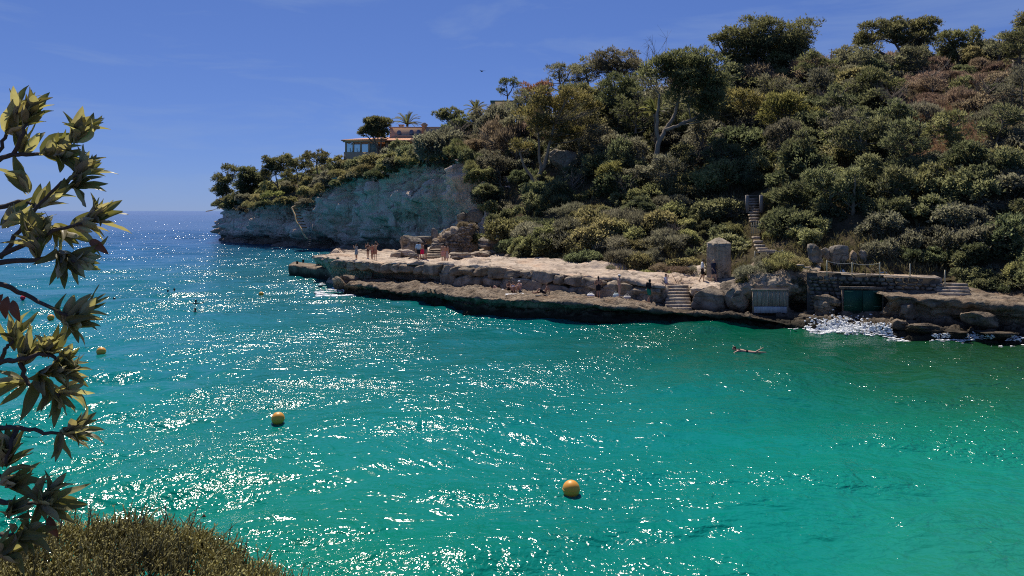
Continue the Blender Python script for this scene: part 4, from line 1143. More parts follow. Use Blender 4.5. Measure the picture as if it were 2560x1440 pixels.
for e in sub:
    k, X, Y, z, px, py, zn, sc = e
    row = 'nearer' if Y < {'front': 71, 'pillar': 66, 'mid': 87, 'leftslope': 98, 'stairs': 64, 'rightlow': 58, 'rightdry': 78, 'crest': 105, 'headland': 150}[zn] else 'farther'
    size = 'large' if sc > 1.08 else ('small' if sc < .85 else 'medium')
    buckets.setdefault((size, COLW[k[1]], SHW[k[0]], row, zn), []).append(e)
for (size, cw, sw, row, zn), es in buckets.items():
    es.sort(key=lambda e: e[4])
    for i, (k, X, Y, z, px, py, _, sc) in enumerate(es):
        lead = (ORD[min(i, 19)] + (' ' if i == 0 else ' from left ')) if len(es) > 1 else ''
        lb = '%s%s %s %s, %s %s' % (lead, size, cw, sw, row, WHERE[zn])
        put_bush(k[0], X, Y, z - 0.35, k[2]*sc, k[3]*sc, k[1], lb, ZL[zn][1], _r)
    cnt[zn] = cnt.get(zn, 0) + len(es)
print('bushes', cnt, len(SCRUB))

# undergrowth: low dry tufts and litter nobody could count, over the whole slope
def undergrowth():
    r = np.random.default_rng(81)
    n = 34000
    Y = r.uniform(52, 120, n); px = r.uniform(1170, 2640, n); X = WX(px, Y)
    Y2 = r.uniform(100, 205, 9000); px2 = r.uniform(540, 1180, 9000)
    X = np.concatenate([X, WX(px2, Y2)]); Y = np.concatenate([Y, Y2])
    ok = inside(X, Y, OUT); X, Y = X[ok], Y[ok]
    px = X / Y * F + 1280
    z = ground_z(X, Y) + 0.45 * fbm(np.stack([X*.22, Y*.22, X*0], -1), 4, 21)
    py = HZ + (CH - z) / Y * F
    st = (px > 1868) & (px < 1902) & (py > 480) & (py < 632) & (Y < 76)
    X, Y, z = X[~st], Y[~st], z[~st]
    dens = fbm(np.stack([X*.3, Y*.3, X*0], -1), 3, 33) > -0.35
    X, Y, z = X[dens], Y[dens], z[dens]
    c = np.stack([X, Y, z - 0.05], 1)
    c3 = np.repeat(c, 3, 0) + r.normal(0, 0.10, (len(c)*3, 3)) * np.array([1, 1, 0.2])
    d = r.normal(0, 0.45, c3.shape) + np.array([0, 0, 1.0])
    V, Fq = cards(c3, d, r.uniform(0.25, 0.75, len(c3)), r.uniform(0.05, 0.12, len(c3)), r)
    tone = np.repeat(np.clip(0.5 + 0.5 * fbm(c3 * 0.25, 2, 35) + r.normal(0, 0.15, len(c3)), 0, 1), 4)
    o = link('undergrowth', new_mesh('undergrowth', V, Fq, M['drygrass_dull'], False, {'tone': tone}))
    tag(o, 'dry tufts and low undergrowth between the bushes of the slope', 'undergrowth', kind='stuff')
    # sunlit patch of pinkish dry grass on the upper right slope
    n = 22000
    px = r.normal(2375, 62, n); Y = r.uniform(62, 84, n); X = WX(px, Y); z = ground_z(X, Y)
    py = HZ + (CH - z) / Y * F
    k = (np.abs(py - 330) < 62 + r.normal(0, 16, n)); X, Y, z = X[k], Y[k], z[k]
    c = np.stack([X, Y, z], 1); c3 = np.repeat(c, 4, 0) + r.normal(0, .12, (len(c)*4, 3)) * np.array([1, 1, .2])
    d = r.normal(0, .5, c3.shape) + np.array([0.2, -0.1, 1.0])
    V, Fq = cards(c3, d, r.uniform(0.3, 0.8, len(c3)), r.uniform(.04, .09, len(c3)), r)
    o = link('dry_grass', new_mesh('dry_grass', V, Fq, M['drygrass'], False, {'tone': np.repeat(r.random(len(c3)), 4)}))
    tag(o, 'pinkish dry grass on the open patch of the right slope', 'grass', kind='stuff')
M['drygrass_dull'] = leaf_material('dull_undergrowth', (0.052, 0.050, 0.026), (0.145, 0.128, 0.072), 0.3)
undergrowth()

# bushes closing the gap behind the rock bank and beside the hillside steps
for k, (px, py, Y, kd, m, rad, lb) in enumerate([
    (2440, 728, 50.2, 'round', 'bush_dark', 1.1, 'dark bush right of the sea wall steps'), (2480, 735, 49.6, 'round', 'bush_dark', 1.2, 'dark bush with flowers second right of the sea wall steps'), (2520, 742, 49.0, 'low', 'bush_dark', 1.3, 'low dark bush above the pale rim of the rock bank'),
    (2565, 744, 48.8, 'round', 'bush_dark', 1.4, 'dark bush at the right edge above the rock bank'), (2460, 690, 52.0, 'round', 'bush_dark', 1.6, 'large dark bush behind the sea wall steps'), (2520, 690, 51.4, 'tall', 'bush_dark', 1.4, 'upright dark shrub near the right edge above the rock bank'),
    (2575, 680, 51.0, 'round', 'bush_pale', 1.6, 'pale topped bush at the right edge above the dark ones'), (2425, 712, 50.8, 'round', 'bush_dark', 1.2, 'dark bush touching the sea wall steps'), (2490, 715, 50.4, 'low', 'bush_grey', 1.2, 'grey low bush above the rock bank rim'), (2545, 715, 49.8, 'round', 'bush_olive', 1.2, 'olive bush above the rock bank near the right edge'), (2590, 715, 49.6, 'round', 'bush_dark', 1.4, 'dark bush cut by the right edge above the rock bank'), (2400, 690, 52.8, 'round', 'bush_dark', 1.3, 'dark bush directly behind the last sea wall post'), (2340, 680, 53.6, 'round', 'bush_dark', 1.2, 'dark bush behind the fourth sea wall post'), (2270, 672, 54.2, 'low', 'bush_dark', 1.3, 'low dark bush behind the third sea wall post'), (2215, 668, 55.4, 'round', 'bush_dark', 1.0, 'dark bush behind the rope of the sea wall'),
    (1842, 618, 62.5, 'round', 'bush_dark', 1.0, 'dark bush left of the lower hillside steps'), (1832, 580, 66, 'round', 'bush_olive', 1.1, 'olive bush left of the picket fence'), (1832, 540, 70, 'tall', 'bush_grey', 1.0, 'grey shrub left of the gate post'), (1938, 600, 62.5, 'round', 'bush_olive', .9, 'olive bush right of the lower hillside steps'), (1938, 570, 66, 'round', 'bush_dark', 1.0, 'dark bush right of the picket fence'), (1942, 535, 70, 'round', 'bush_pale', 1.1, 'pale bush right of the gate post'), (1880, 470, 76, 'round', 'bush_dark', 1.4, 'dark bush closing the top of the hillside steps')]):
    c = P(px, py, Y); put_bush(kd, c[0], Y, max(c[2] - rad*.5, gz(px, Y) - .3), rad, rad, m, lb, None, _r)

for px, py, Y, rad, lb in ((872, 408, 154.5, 1.6, 'bush against the left corner of the veranda base'), (893, 412, 154, 1.9, 'bush against the middle of the veranda base'), (916, 410, 154, 1.8, 'bush under the villa pine at the veranda base')):
    c = P(px, py, Y); put_bush('round', c[0], Y, c[2] - .8, rad, rad, 'bush_olive', lb, None, _r)
# ------------------------------------------------------------------ rocks, walls, doors, steps
def cube_grid(n):
    t = np.linspace(-1, 1, n + 1)
    A, B = np.meshgrid(t, t, indexing='ij'); one = np.ones_like(A)
    fs, vs, off = [], [], 0
    for ax in range(3):
        for sg in (-1, 1):
            comp = [None]*3; comp[ax] = one*sg; comp[(ax+1) % 3] = A; comp[(ax+2) % 3] = B
            v = np.stack(comp, -1).reshape(-1, 3); f = grid_faces(n+1, n+1)
            if sg < 0: f = f[:, ::-1]
            vs.append(v); fs.append(f + off); off += len(v)
    V = np.concatenate(vs); Fq = np.concatenate(fs)
    key = np.round(V * 1000).astype(int)
    _, idx, inv = np.unique(key, axis=0, return_index=True, return_inverse=True)
    return V[idx], inv.ravel()[Fq]

def rock_mesh(name, seed, n=8, box=4.0, amp=0.16, strata=0.0, m='boulder', smooth=False, cuts=6):
    V, Fq = cube_grid(n)
    k = (np.abs(V) ** box).sum(1) ** (1 / box)
    V = V / k[:, None]
    d = amp * (fbm(V * 1.1, 3, seed) + 0.5 * ridged(V * 1.9, 2, seed + 3)) + 0.03 * vnoise(V * 7, seed + 5)
    V = V * (1 + d)[:, None]
    rr = np.random.default_rng(seed)
    for _ in range(cuts):                        # broken flat faces
        pn = unit(rr.normal(size=3)); lim = rr.uniform(.72, .95)
        over = np.maximum(0, V @ pn - lim); V = V - over[:, None] * pn * .93
    if strata:
        V[:, :2] *= (1 + strata * np.sign(vnoise(np.stack([V[:, 0]*.4, V[:, 1]*.4, V[:, 2]*4.5], 1), seed + 8)) * np.abs(vnoise(np.stack([V[:, 0]*0, V[:, 1]*0, V[:, 2]*5], 1), seed + 9)) )[:, None]
    V *= 0.5
    return new_mesh(name, V, Fq, M[m], smooth)

BLOCKS = [rock_mesh('stone_block', 500 + i, 7, 6.0, 0.15, 0.07, 'block', False, 4) for i in range(7)]
BOULD = [rock_mesh('boulder', 520 + i, 12, 2.5, 0.34, 0.05, 'boulder', False, 11) for i in range(6)]
SLABS = [rock_mesh('rock_slab', 540 + i, 10, 3.6, 0.28, 0.12, 'terrace', False, 7) for i in range(5)]
STONES = [rock_mesh('stone', 560 + i, 2, 6.0, 0.16, 0.0, 'wallstone') for i in range(6)]

# block wall between the ledge and the terrace: every block a part of the terrace
def block_wall():
    r = np.random.default_rng(91)
    d = np.concatenate([[0], np.cumsum(np.linalg.norm(np.diff(TE[:, :2], axis=0), axis=1))])
    pxs = np.array([v[0] for v in T_EDGE], float)
    def at(s): return np.array([np.interp(s, d, TE[:, i]) for i in range(3)])
    def s_of(px): return float(np.interp(px, pxs, d))
    for (p0, p1, wmin, wmax, course) in ((838, 1655, 0.9, 2.2, 'top'), (1110, 1300, 1.0, 2.3, 'low'), (1290, 1668, 1.7, 3.6, 'foot')):
        s = s_of(p0)
        while s < s_of(p1):
            w = r.uniform(wmin, wmax)
            a, b = at(s), at(s + w); c = (a + b) / 2
            ang = math.atan2(b[1]-a[1], b[0]-a[0])
            nrm = np.array([math.sin(ang), -math.cos(ang), 0])
            zt = c[2]
            if course == 'top': h, zc, out, dep = r.uniform(.75, .95), zt - 0.50 + r.uniform(-.05, .03), 0.12, 1.0
            elif course == 'low': h, zc, out, dep = r.uniform(1.0, 1.25), zt - 1.42 + r.uniform(-.05, .08), 0.0 + r.uniform(-.1, .12), 1.2
            else: h, zc, out, dep = r.uniform(1.05, 1.3), zt - 1.30 + r.uniform(-.10, .10), 0.12 + r.uniform(-.12, .12), 1.1
            p = c + nrm * out; p[2] = max(zc, 0.95 + h * .3)
            link('stone_block', BLOCKS[int(r.integers(7))], TERRACE, p, (r.uniform(-.10, .10), r.uniform(-.09, .09), ang + r.uniform(-.14, .14) + (math.pi if r.random() < .5 else 0)), (w * 1.0, dep, h * r.uniform(.9, 1.08)))
            s += w * 0.97
block_wall()

def rock_at(name, label, px, py, Y, wpx, hpx, seed, pool=None, m=None, cat='boulder', group=None, dep=0.8, rz=None, tilt=0.0, sink=0.15):
    """rock whose outline is about wpx x hpx photograph pixels, its centre seen at (px, py)"""
    r = np.random.default_rng(seed)
    s = Y / F; pool = pool or BOULD
    c = P(px, py, Y)
    o = link(name, pool[seed % len(pool)], None, c, (r.uniform(-.1, .1), tilt, r.uniform(-.5, .5) if rz is None else rz), (wpx*s*1.08, wpx*s*dep, hpx*s*(1 + sink)))
    if m:
        o.material_slots[0].link = 'OBJECT'; o.material_slots[0].material = M[m]
    return tag(o, label, cat, group)

ROCKS = [
 ('boulder', 'large angular grey boulder in front of the cliff foot', 1028, 612, 84, 54, 40, 3, BOULD, 'boulder', 0.8),
 ('boulder', 'flat capped boulder lying on the large angular boulder', 1066, 600, 85, 56, 18, 2, SLABS, 'boulder', 0.7),
 ('boulder', 'upright boulder leaning on the ruined wall', 1086, 592, 84, 16, 38, 3, BOULD, 'boulder', 0.9),
 ('boulder', 'tan boulder at the left end of the rock pile on the terrace', 989, 638, 78, 26, 18, 4, BOULD, 'block', 0.9),
 ('rock_slab', 'tilted pinkish slab in the rock pile beside the tan boulder', 1020, 633, 79, 40, 16, 5, SLABS, 'terrace', 0.6),
 ('boulder', 'small grey boulder under the tilted pinkish slab', 1034, 641, 77.5, 24, 14, 6, BOULD, 'boulder', 0.9),
 ('boulder', 'rounded boulder behind the walkers at the rough steps', 1092, 618, 82, 36, 24, 7, BOULD, 'boulder', 0.8),
 ('rock_slab', 'big layered tan slab beside the bare backed walker', 1149, 642, 72, 58, 18, 8, SLABS, 'block', 0.6),
 ('rock_slab', 'low flat slab at the back of the terrace right of the big layered slab', 1200, 637, 78, 60, 12, 9, SLABS, 'block', 0.6),
 ('rock_slab', 'upper slab of the layered outcrop under the thicket', 1255, 632, 79, 70, 11, 10, SLABS, 'block', 0.5),
 ('rock_slab', 'lower slab of the layered outcrop where the path begins', 1290, 641, 76, 60, 12, 11, SLABS, 'block', 0.5),
 ('rock_slab', 'right end slab of the layered outcrop beside the path', 1335, 645, 74, 46, 11, 12, SLABS, 'block', 0.5),
 ('rock_slab', 'shadowed ledge stone above the layered outcrop', 1230, 612, 82, 76, 26, 13, SLABS, 'boulder', 0.5),
 ('rock_slab', 'shadowed square stone under the dark left end of the thicket', 1300, 612, 79, 60, 22, 14, SLABS, 'boulder', 0.5),
 ('rock_outcrop', 'pale rock outcrop at the foot of the slope where the cliff ends', 1165, 548, 93, 46, 30, 15, BOULD, 'boulder', 0.8),
 ('rock_outcrop', 'pale rock knob above the outcrop at the cliff end', 1190, 535, 92, 40, 28, 16, BOULD, 'boulder', 0.8),
 ('boulder', 'large smooth rounded boulder right of the stone steps', 1772, 752, 53.6, 82, 52, 17, BOULD, 'block', 0.7),
 ('boulder', 'large rounded boulder left of the grey boathouse door', 1846, 754, 53.2, 64, 58, 18, BOULD, 'block', 0.8),
 ('boulder', 'rough leaning boulder left of the stone steps', 1644, 744, 55.2, 34, 36, 19, BOULD, 'block', 0.8),
 ('boulder', 'leftmost pale boulder behind the rope fence', 2036, 642, 54.0, 34, 40, 20, BOULD, 'boulder', 0.9),
 ('boulder', 'small round boulder second in the row behind the rope fence', 2063, 632, 54.6, 22, 24, 21, BOULD, 'boulder', 0.9),
 ('boulder', 'biggest boulder of the row behind the rope fence', 2095, 634, 54.6, 46, 48, 22, BOULD, 'boulder', 0.8),
 ('boulder', 'narrow brownish boulder right of the biggest one behind the fence', 2134, 645, 54.4, 20, 30, 23, BOULD, 'block', 0.9),
 ('boulder', 'dark boulder at the right end of the row behind the fence', 2158, 644, 54.4, 20, 30, 24, BOULD, 'boulder', 0.9),
 ('rock_slab', 'flat broken rock left of the green door', 2070, 752, 50.3, 58, 24, 25, SLABS, 'ledge', 0.5),
 ('boulder', 'dark boulder under the flat broken rock by the green door', 2062, 782, 50.2, 48, 40, 26, BOULD, 'ledge', 0.7),
 ('boulder', 'bulging layered boulder in the dark rock bank', 2442, 795, 44.9, 74, 32, 27, BOULD, 'ledge', 0.6),
 ('boulder', 'half hidden rock at the left end of the dark rock bank', 2268, 775, 47.3, 40, 34, 28, BOULD, 'ledge', 0.7),
 ('boulder', 'dark green topped rock on the slipway right of the green door', 2248, 812, 46.3, 44, 22, 29, BOULD, 'ledge', 0.8),
 ('boulder', 'long low rock at the waterline below the dark bank', 2320, 822, 45.3, 76, 22, 30, SLABS, 'ledge', 0.6),
 ('boulder', 'wet black rock with foam running off it', 2385, 835, 44.5, 60, 22, 31, BOULD, 'ledge', 0.7),
 ('boulder', 'flat wet rock near the right edge at the waterline', 2490, 838, 44.0, 84, 18, 32, SLABS, 'ledge', 0.6),
 ('boulder', 'broken tan rock where the slipway meets the splash', 2020, 800, 50.0, 50, 22, 33, SLABS, 'ledge', 0.6),
 ('boulder', 'pale limestone rock showing in the scrub of the right slope', 2192, 437, 66, 40, 22, 34, BOULD, 'boulder', 0.8),
 ('boulder', 'lower pale limestone rock in the scrub of the right slope', 2180, 460, 64.5, 34, 16, 35, SLABS, 'boulder', 0.8),
 ('boulder', 'grey rock face behind the trunks of the forked pine', 1412, 402, 92, 70, 44, 36, BOULD, 'boulder', 0.6),
 ('boulder', 'white limestone rock low in the right hand scrub', 2500, 470, 60, 60, 24, 37, SLABS, 'boulder', 0.6),
 ('boulder', 'jagged rock at the outer corner of the ledge by the foam', 850, 712, 70, 34, 26, 38, BOULD, 'ledge', 0.8),
 ('boulder', 'rounded brown rock below the terrace tip', 872, 700, 71, 40, 24, 39, BOULD, 'ledge', 0.8),
]
for nm, lb, px, py, Y, w, h, sd_, pool, m, dp in ROCKS:
    rock_at(nm, lb, px, py, Y, w, h, sd_, pool, m, 'rock' if 'slab' in nm or 'outcrop' in nm else 'boulder', None, dp)

# rubble wall ruin at the inner end of the terrace
def ruin():
    root = empty('ruined_wall', P(1140, 628, 83)); o = np.array(root.location)
    tag(root, 'ruined rubble stone wall end with one sunlit face by the cliff', 'wall')
    cols = [(1092, 632, 612, 81.5), (1115, 631, 590, 81.8), (1145, 630, 576, 82.0), (1180, 628, 566, 82.6), (1188, 626, 564, 84.5), (1192, 624, 562, 88)]
    r0 = np.array([P(a, b + 6, Y) for a, b, t, Y in cols]) - o; r1 = np.array([P(a - 4, (b*2+t)/3, Y + .3) for a, b, t, Y in cols]) - o
    r2 = np.array([P(a - 2, t, Y + .8) for a, b, t, Y in cols]) - o; r3 = np.array([P(a + 2, t - 4, Y + 3) for a, b, t, Y in cols]) - o
    def disp(G, n): return n * (0.22 * ridged((G + o) * 1.7, 3, 301) + 0.35 * fbm((G + o) * 0.6, 3, 302))[..., None]
    loft('wall_core', [r0, r1, r2, r3], 120, 60, M['block'], disp, 0, False, root)
    r = np.random.default_rng(302)
    for k in range(44):
        px = r.uniform(1118, 1182); py = r.uniform(max(562, 600 - (px - 1110)*.6), 624)
        link('stone', STONES[k % 6], root, P(px, py, 81.9 + (px - 1150) * .004) - o, r.uniform(-.3, .3, 3), (r.uniform(.25, .5), .3, r.uniform(.18, .32)))
ruin()

# low rough steps on the terrace beside the ruin
def rough_steps():
    base = P(1075, 646, 78); root = empty('rough_steps', base); tag(root, 'short flight of rough stone steps in front of the ruined wall', 'steps')
    mb = BLOCKS
    for k in range(4):
        p = P(1078 + k*6, 643 - k*6, 77.5 + k*0.6) - base
        link('step', mb[k], root, p, (0, 0, 0.05*k), (2.4 - .25*k, 0.8, 0.28))
rough_steps()

# stone stairs between ledge and terrace
M['stepstone'] = rock_material('step_stone', (0.46, 0.39, 0.31), (0.36, 0.30, 0.235), (0.20, 0.165, 0.125), None, 2.0, 0.4, 0.1)
def bev_box(name, s, m, b=0.03):
    V, Fq = cube_grid(2)
    V = V * np.asarray(s) / 2
    k = np.abs(np.abs(V) - np.asarray(s)/2) < 1e-6
    corner = k.sum(1) >= 2
    V = V * np.where(corner[:, None] & k, 1 - b / (np.asarray(s)/2), 1)
    return new_mesh(name, V, Fq, m)
def stairs():
    n = 8
    a = P(1696, 768, 53.6); b = P(1692, 712, 56.3)
    root = empty('stone_stairs', a); tag(root, 'flight of eight stone steps from the ledge up to the terrace', 'stairs')
    me = bev_box('step', (1.95, 0.55, 0.30), M['stepstone'])
    for k in range(n):
        t = k / (n - 1); p = a * (1 - t) + b * t - a
        link('step', me, root, p + np.array([0.03 * math.sin(k*3), 0, -0.15]), (0, 0, 0.10 + 0.02 * math.sin(k*5)), (1 - 0.02*k, 1, 1))
    mb = MB()
    V = np.array([(-1.0, 0, -.6), (1.0, 0.2, -.6), (1.0, 3.6, -.6), (-1.0, 3.4, -.6), (-1.0, 0, -.2), (1.0, .2, -.2), (1.0, 3.6, 1.0), (-1.0, 3.4, 1.0)])
    mb.add(V, [[0,3,2,1],[4,5,6,7],[0,1,5,4],[1,2,6,5],[2,3,7,6],[3,0,4,7]])
    link('stair_base', mb.mesh('stair_base', M['block']), root, (0, 0.15, -0.15))
stairs()

# stone pillar
M['pillar'] = rock_material('pillar_render', (0.40, 0.35, 0.28), (0.31, 0.265, 0.205), (0.18, 0.15, 0.115), None, 1.6, 0.5)
def pillar():
    Y = 57.6; s = Y / F
    base = P(1797, 700, Y); root = empty('stone_pillar', base, R(30)); tag(root, 'stout square stone pillar with a low pointed cap beside the path', 'pillar')
    w = 58 * s / 1.36 ; h = 92 * s
    nx = 10; V, Fq = cube_grid(nx)
    V = V.copy(); z = (V[:, 2] + 1) / 2
    V[:, :2] = V[:, :2] * (w / 2) * (1.0 - 0.03 * z)[:, None]
    V[:, 2] = z * (h + .5) - 0.5
    V += (0.022 * fbm(V * 2.2, 4, 401))[:, None] * np.sign(V)
    link('shaft', new_mesh('pillar_shaft', V, Fq, M['pillar']), root)
    a = w / 2 * 0.985
    mb = MB(); mb.add([(-a, -a, h + .002), (a, -a, h + .002), (a, a, h + .002), (-a, a, h + .002), (-a*.3, -a*.3, h + .38), (a*.3, -a*.3, h + .38), (a*.3, a*.3, h + .38), (-a*.3, a*.3, h + .38), (0, 0, h + .46)],
                      [[0, 1, 5, 4], [1, 2, 6, 5], [2, 3, 7, 6], [3, 0, 4, 7]], [[4, 5, 8], [5, 6, 8], [6, 7, 8], [7, 4, 8]])
    mb.build('cap', M['pillar'], root)
    b = w / 2 + 0.06
    mb = MB(); mb.box((0, 0, -0.1), (2*b, 2*b, 0.6)); mb.build('footing', M['wallstone'], root)
pillar()

# rocky mound with the grey boathouse door under it
def mound():
    cols = [1800, 1835, 1870, 1885, 1925, 1968, 1985, 2010, 2035, 2052]
    r0 = np.array([(WX(c, 54), 54.2, -0.6) for c in cols]); r1 = np.array([(WX(c, 53.6), 53.6 if c < 1972 or c > 2030 else 54.6, 0.7) for c in cols])
    rows = [r0, r1]
    for pys, Ys in (((742, 738, 730, 727, 727, 727, 730, 736, 738, 738), (53.6, 53.0, 52.6, 52.3, 52.3, 52.3, 52.5, 52.6, 52.4, 51.6)),
                    ((728, 722, 716, 712, 712, 712, 714, 716, 700, 690), (53.8, 53.2, 52.6, 52.3, 52.2, 52.2, 52.3, 52.4, 52.2, 51.6)),
                    ((714, 706, 698, 690, 684, 680, 680, 680, 676, 676), (54.8, 54.2, 53.6, 53.4, 53.2, 53.2, 53.2, 53.0, 52.8, 52.2)),
                    ((704, 694, 678, 668, 662, 660, 658, 658, 664, 668), (57, 56.2, 55.6, 55.4, 55.2, 55, 55, 54.8, 54.2, 53.6)),
                    ((697, 686, 668, 656, 652, 652, 652, 652, 655, 660), (60, 59, 58, 58, 58, 57.5, 57, 57, 56, 55.5))):
        rows.append(np.array([P(c, p, Y) for c, p, Y in zip(cols, pys, Ys)]))
    def disp(G, n): return n * (0.16 * fbm(G * .9, 4, 311) + .10 * ridged(G * 2.0, 2, 312))[..., None]
    o = loft('rock_mound', rows, 190, 110, M['block'], disp, 5)
    tag(o, 'rocky mound overgrown with dry plants above the grey boathouse door', 'mound', kind='structure')
mound()
r_ = np.random.default_rng(321)
for k, (px, py, Y, kd, m, rad, lb) in enumerate([
    (1880, 688, 54.0, 'dry', 'bush_grey', .95, 'grey twiggy shrub on the left of the rocky mound'), (1915, 684, 54.2, 'low', 'bush_dark', .9, 'low dark shrub in the middle of the rocky mound'),
    (1955, 676, 54.2, 'dry', 'bush_olive', 1.15, 'yellow green twiggy shrub on the top of the rocky mound'), (1988, 672, 54.0, 'dry', 'bush_olive', 1.1, 'feathery olive shrub on the right of the rocky mound'),
    (1862, 700, 53.6, 'low', 'bush_olive', .6, 'small olive shrub at the left foot of the rocky mound'), (1935, 700, 53.2, 'low', 'bush_grey', .8, 'grey shrub hanging over the grey boathouse door'),
    (1985, 702, 53.0, 'low', 'bush_grey', .8, 'grey shrub hanging over the dark hollow beside the grey door'), (1905, 662, 56.0, 'dry', 'bush_grey', .8, 'thin shrub by the lowest hillside step'),
    (1965, 652, 56.5, 'low', 'bush_grey', .9, 'low grey shrub behind the rope post'), (1728, 676, 60.6, 'dry', 'bush_grey', .6, 'pale flowering tuft beside the walking couple'),
    (1105, 604, 82.6, 'dry', 'bush_dry', .7, 'small brown tuft at the low end of the ruined wall'), (1145, 580, 83.6, 'low', 'bush_olive', .8, 'olive tuft growing on the ruined wall'), (1128, 588, 83.2, 'dry', 'bush_dry', .8, 'dry brown tuft on the sloping top of the ruined wall'), (1165, 568, 84, 'dry', 'bush_dry', .9, 'dry shrub on the high end of the ruined wall'), (1185, 600, 84.5, 'low', 'bush_dark', 1.0, 'dark low shrub in the shade behind the ruined wall'),
    (1700, 682, 61, 'dry', 'bush_dry', .8, 'brown dry tuft where the thicket meets the path'), (1650, 676, 62.6, 'dry', 'bush_dry', .8, 'brown dry tuft left of the bare forked shrub'), (1848, 664, 61.5, 'round', 'bush_dark', .8, 'dark shrub hugging the right side of the stone pillar')]):
    c = P(px, py, Y)
    put_bush(kd, c[0], Y, c[2] - 0.25, rad, rad, m, lb, None, r_, 'shrub')

# grey weathered boathouse door
M['greywood'] = None
def wood(name, col, streakcol, spec=0.2):
    m, nt, b = mat(name)
    n = noise(nt, 3.0, 6, 0.6, stretch=(6.0, 6.0, 0.35))
    c = ramp(nt, n, [(0.35, streakcol), (0.6, col)])
    oi = N(nt, 'ShaderNodeObjectInfo')
    c = mixc(nt, 1.0, c, ramp(nt, oi.outputs['Random'], [(0, (0.85,)*3), (1, (1.12,)*3)]), 'MULTIPLY')
    nt.links.new(c, b.inputs['Base Color']); b.inputs['Roughness'].default_value = 0.85; b.inputs['Specular IOR Level'].default_value = spec
    bump(nt, b, n, 0.4, 0.02)
    return m
M['greywood'] = wood('weathered_planks', (0.40, 0.335, 0.255), (0.20, 0.16, 0.12))
M['palepaint'] = wood('pale_painted_board', (0.44, 0.45, 0.46), (0.28, 0.28, 0.28))
M['greenpaint'] = plain('green_door_paint', (0.005, 0.055, 0.034), 0.55, 0.18, 4.0, 0.0, 0.3)
M['darkslot'] = plain('dark_slot', (0.012, 0.014, 0.012), 0.9)
M['greenmetal'] = plain('pale_green_hinge', (0.10, 0.22, 0.15), 0.6)
def grey_door():
    Y = 51.75; s = Y / F; c = P(1926, 783, Y); root = empty('boathouse_door', c, R(-2)); tag(root, 'weathered grey brown plank boathouse door with a pale bottom board', 'door')
    w, h = 82*s, 56*s
    n = 9; pw = w / n
    me = bev_box('plank', (pw - .003, .05, h * .68), M['greywood'], 0.008)
    for k in range(n): link('plank', me, root, (-w/2 + pw*(k+.5), 0.0015*math.sin(k*7), h*.66))
    link('bottom_board', bev_box('bottom_board', (w, .06, h*.30), M['palepaint'], .01), root, (0, -.01, h*.15))
    mb = MB(); mb.box((0, .03, h + .06), (w + .3, .16, .12)); link('lintel', mb.mesh('lintel', M['greywood']), root)
    for sg in (-1, 1):
        link('jamb', bev_box('jamb', (.09, .14, h), M['greywood'], .01), root, (sg*(w/2 + .05), .03, h/2))
grey_door()
def green_door():
    Y = 49.75; s = Y / F; c = P(2157, 789, Y); root = empty('green_door', c, R(-8)); tag(root, 'dark green double boathouse door set in the stone wall', 'door')
    w, h = 91*s, 63*s
    me = bev_box('door_leaf', (w/2 - .015, .06, h), M['greenpaint'], .01)
    for sg in (-1, 1):
        leaf = link('door_leaf', me, root, (sg*w/4, 0, h/2))
        for zz in (h*.46, -h*.12):
            link('hinge', bev_box('hinge', (w*.22, .02, .035), M['greenmetal'], .004), leaf, (sg*w*.12, -.045, zz))
        for k in range(4):
            link('vent_slot', bev_box('vent_slot', (.09, .014, .07), M['darkslot'], .004), leaf, (sg*(-.05 - k*.0) + (k - 1.5)*.17, -.035, -h*.34))
    fr = bev_box('jamb', (.1, .2, h + .1), M['wallstone'], .01)
    for sg in (-1, 1): link('jamb', fr, root, (sg*(w/2 + .06), .05, h/2))
    link('lintel', bev_box('lintel', (w + .5, .25, .22), M['wallstone'], .02), root, (0, .06, h + .16))
    link('threshold', bev_box('threshold', (w + .3, .5, .2), M['stepstone'], .02), root, (0, -.15, -.1))
green_door()

